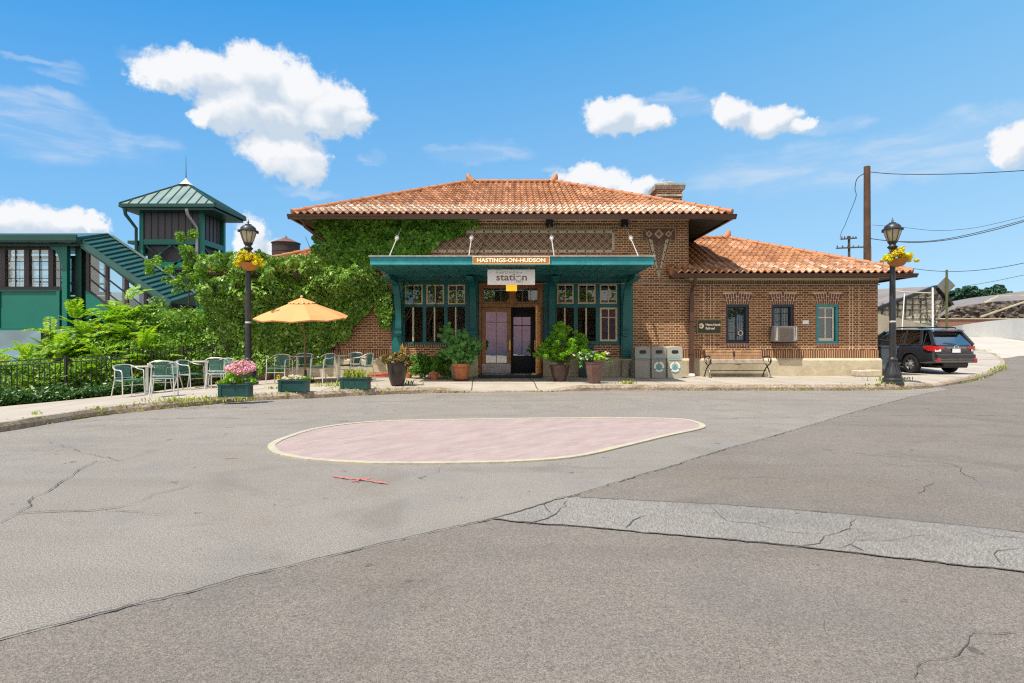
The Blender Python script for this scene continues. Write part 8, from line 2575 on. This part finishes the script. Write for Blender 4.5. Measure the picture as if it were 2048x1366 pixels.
        lt = build('reversing_lens', mb, M['white'], tl, world=False); q = lt.modifiers.new('s', 'SOLIDIFY'); q.thickness = .02
        mb = MB(); mb.box(s*.74-.06, s*.74+.06, -1.105, -1.06, .43, .56); obj_('reflector', mb, M['taillight'], bevel=.01)
    mb = MB(); mb.box(-.16, .16, -1.065, -1.045, .75, .90); pl_ = obj_('number_plate', mb, M['plate'], bevel=.005)
    mb = MB(); mb.box(-.13, .13, -1.068, -1.0655, .80, .845); 
    mb = MB(); mb.box(-.42, .42, -1.075, -1.04, .905, .925); obj_('tailgate_handle', mb, M['chrome'], bevel=.005)
    mb = MB(); mb.tube([(.09*math.cos(t), -1.055, .955+.04*math.sin(t)) for t in np.linspace(0, 2*PI, 20)[:-1]], .010, 6, closed=True); mb.tube([(-.05,-1.058,.955),(.05,-1.058,.955)], .006, 5); obj_('badge', mb, M['chrome'])
    # rear screen wiper
    mb = MB(); mb.tube([(.05,-.985,1.03),(-.12,-.96,1.07),(-.40,-.94,1.09)], .010, 5); obj_('rear_wiper', mb, M['black'])
    mb = MB(); mb.box(-.90, -.885, -1.0, -.99, .5, .51)
    # wing mirrors
    for s in (-1, 1):
        mb = MB(); mb.box(s*.98-.10, s*.98+.10, 1.82, 1.92, 1.0, 1.14); mi_ = obj_('wing_mirror', mb, M['carpaint'], bevel=.03)
    for y in (.62, 1.55):
        for s in (-1, 1):
            mb = MB(); mb.box(s*.905-.015, s*.905+.02, y-.10, y+.10, .80, .83); obj_('door_handle', mb, M['carpaint'], bevel=.006)
    # shut lines
    mb = MB()
    for s in (-1, 1):
        for y in (.30, 1.18): mb.bar((s*.908, y, .36), (s*.895, y, .93), .012, .012)
    obj_('shut_line', mb, M['black'])
    # wheels
    for y in (0, WH):
        for s in (-1, 1):
            w = .21; x0, x1 = s*(.885-w), s*.885
            mb = MB(); prof = [(.20,0),(.315,0),(.338,.03),(.342,.10),(.338,.18),(.315,.21),(.20,.21)]
            n = 40; vs = []
            for (rr, t) in prof:
                for k in range(n): a = 2*PI*k/n; vs.append((x1-s*t, y+rr*math.cos(a), .342+rr*math.sin(a)))
            fs = []
            for i in range(len(prof)-1):
                for k in range(n): f = (i*n+k, i*n+(k+1) % n, (i+1)*n+(k+1) % n, (i+1)*n+k); fs.append(f)
            fs.append(tuple((len(prof)-1)*n+k for k in range(n)))
            mb.add(vs, fs)
            wh = obj_('wheel', mb, M['tyre'], smooth=True)
            bm = bmesh.new(); bm.from_mesh(wh.data); bmesh.ops.recalc_face_normals(bm, faces=bm.faces); bm.to_mesh(wh.data); bm.free()
            mb = MB(); xr = x1-s*.02
            mb.tube([(xr, y+.222*math.cos(t), .342+.222*math.sin(t)) for t in np.linspace(0, 2*PI, 33)[:-1]], .014, 6, closed=True)
            for k in range(7):
                a = 2*PI*k/7
                mb.add([(xr-s*.0, y+.05*math.cos(a-.5), .342+.05*math.sin(a-.5)), (xr, y+.05*math.cos(a+.5), .342+.05*math.sin(a+.5)), (xr-s*.012, y+.215*math.cos(a+.24), .342+.215*math.sin(a+.24)), (xr-s*.012, y+.215*math.cos(a-.24), .342+.215*math.sin(a-.24))], [(0,1,2,3),(3,2,1,0)])
            mb.tube([(xr-s*.03, y, .342), (xr+s*.012, y, .342)], .055, 16)
            build('rim', mb, M['alu'], wh, world=False)
            mb = MB(); mb.tube([(xr-s*.07, y, .342), (xr-s*.055, y, .342)], .20, 24); build('brake_disc', mb, M['steel'], wh, world=False)
    # dark wheel wells
    mb = MB()
    for y in (0, WH): mb.box(-.64, .64, y-.36, y+.36, .30, .78)
    obj_('underbody', mb, M['black'])
    mb = MB(); mb.box(-.6, .6, -.9, 3.3, .22, .32); obj_('floor_pan', mb, M['black'])
    return r
cyaw = R(7)
make_car((14.80, 20.1, gz(14.8, 20.1)+.145), cyaw).scale = (.93, .95, .97)
# everything that stands for pavement weeds under the car is left to the kerb weeds
# ------------------------------------------------------------------ parts whose pieces stand well apart become parts of their own
def split_far_pieces(o):
    me = o.data; nv = len(me.vertices)
    par = list(range(nv))
    def find(a):
        while par[a] != a: par[a] = par[par[a]]; a = par[a]
        return a
    for e in me.edges:
        a, b = find(e.vertices[0]), find(e.vertices[1])
        if a != b: par[a] = b
    roots = {}; isl = [0]*nv
    for i in range(nv): isl[i] = roots.setdefault(find(i), len(roots))
    k = len(roots)
    if k < 2 or k > 420: return
    co = np.array([v.co for v in me.vertices]); isl = np.array(isl)
    lo = np.full((k, 3), np.inf); hi = np.full((k, 3), -np.inf)
    np.minimum.at(lo, isl, co); np.maximum.at(hi, isl, co)
    size = (hi-lo).max(axis=1)
    gap = np.maximum(0, np.maximum(lo[:, None]-hi[None], lo[None]-hi[:, None]))
    near = np.sqrt((gap**2).sum(2)) <= np.maximum(.02, .5*np.maximum(size[:, None], size[None]))
    p2 = list(range(k))
    def f2(a):
        while p2[a] != a: p2[a] = p2[p2[a]]; a = p2[a]
        return a
    for a, b in zip(*np.nonzero(np.triu(near, 1))): p2[f2(int(a))] = f2(int(b))
    pc = {}
    piece = np.array([pc.setdefault(f2(i), len(pc)) for i in range(k)])[isl]
    n = len(pc)
    if n < 2 or n > 60: return
    src = me
    for q in range(n):
        bm = bmesh.new(); bm.from_mesh(src)
        bm.verts.ensure_lookup_table()
        bmesh.ops.delete(bm, geom=[v for v in bm.verts if piece[v.index] != q], context='VERTS')
        m2 = bpy.data.meshes.new(o.name.split('.')[0])
        for t in src.materials: m2.materials.append(t)
        bm.to_mesh(m2); bm.free()
        if q == 0: o.data = m2
        else:
            c = o.copy(); c.data = m2; c.name = o.name.split('.')[0]; COL.objects.link(c); c.parent = o.parent
KEEP = ('crown', 'foliage', 'leaves', 'flowers', 'grass', 'blossom', 'dry_plant', 'lettering', 'small_lettering', 'emblem_lettering', 'recycling_emblem', 'seat', 'backrest', 'hydrangea_head', 'hanger', 'stem')
bpy.context.view_layer.update()
for o in [o for o in list(bpy.data.objects) if o.type == 'MESH' and o.parent is not None and o.data.users == 1 and o.name.split('.')[0] not in KEEP and len(o.data.vertices) < 60000]:
    if o.children: continue
    split_far_pieces(o)
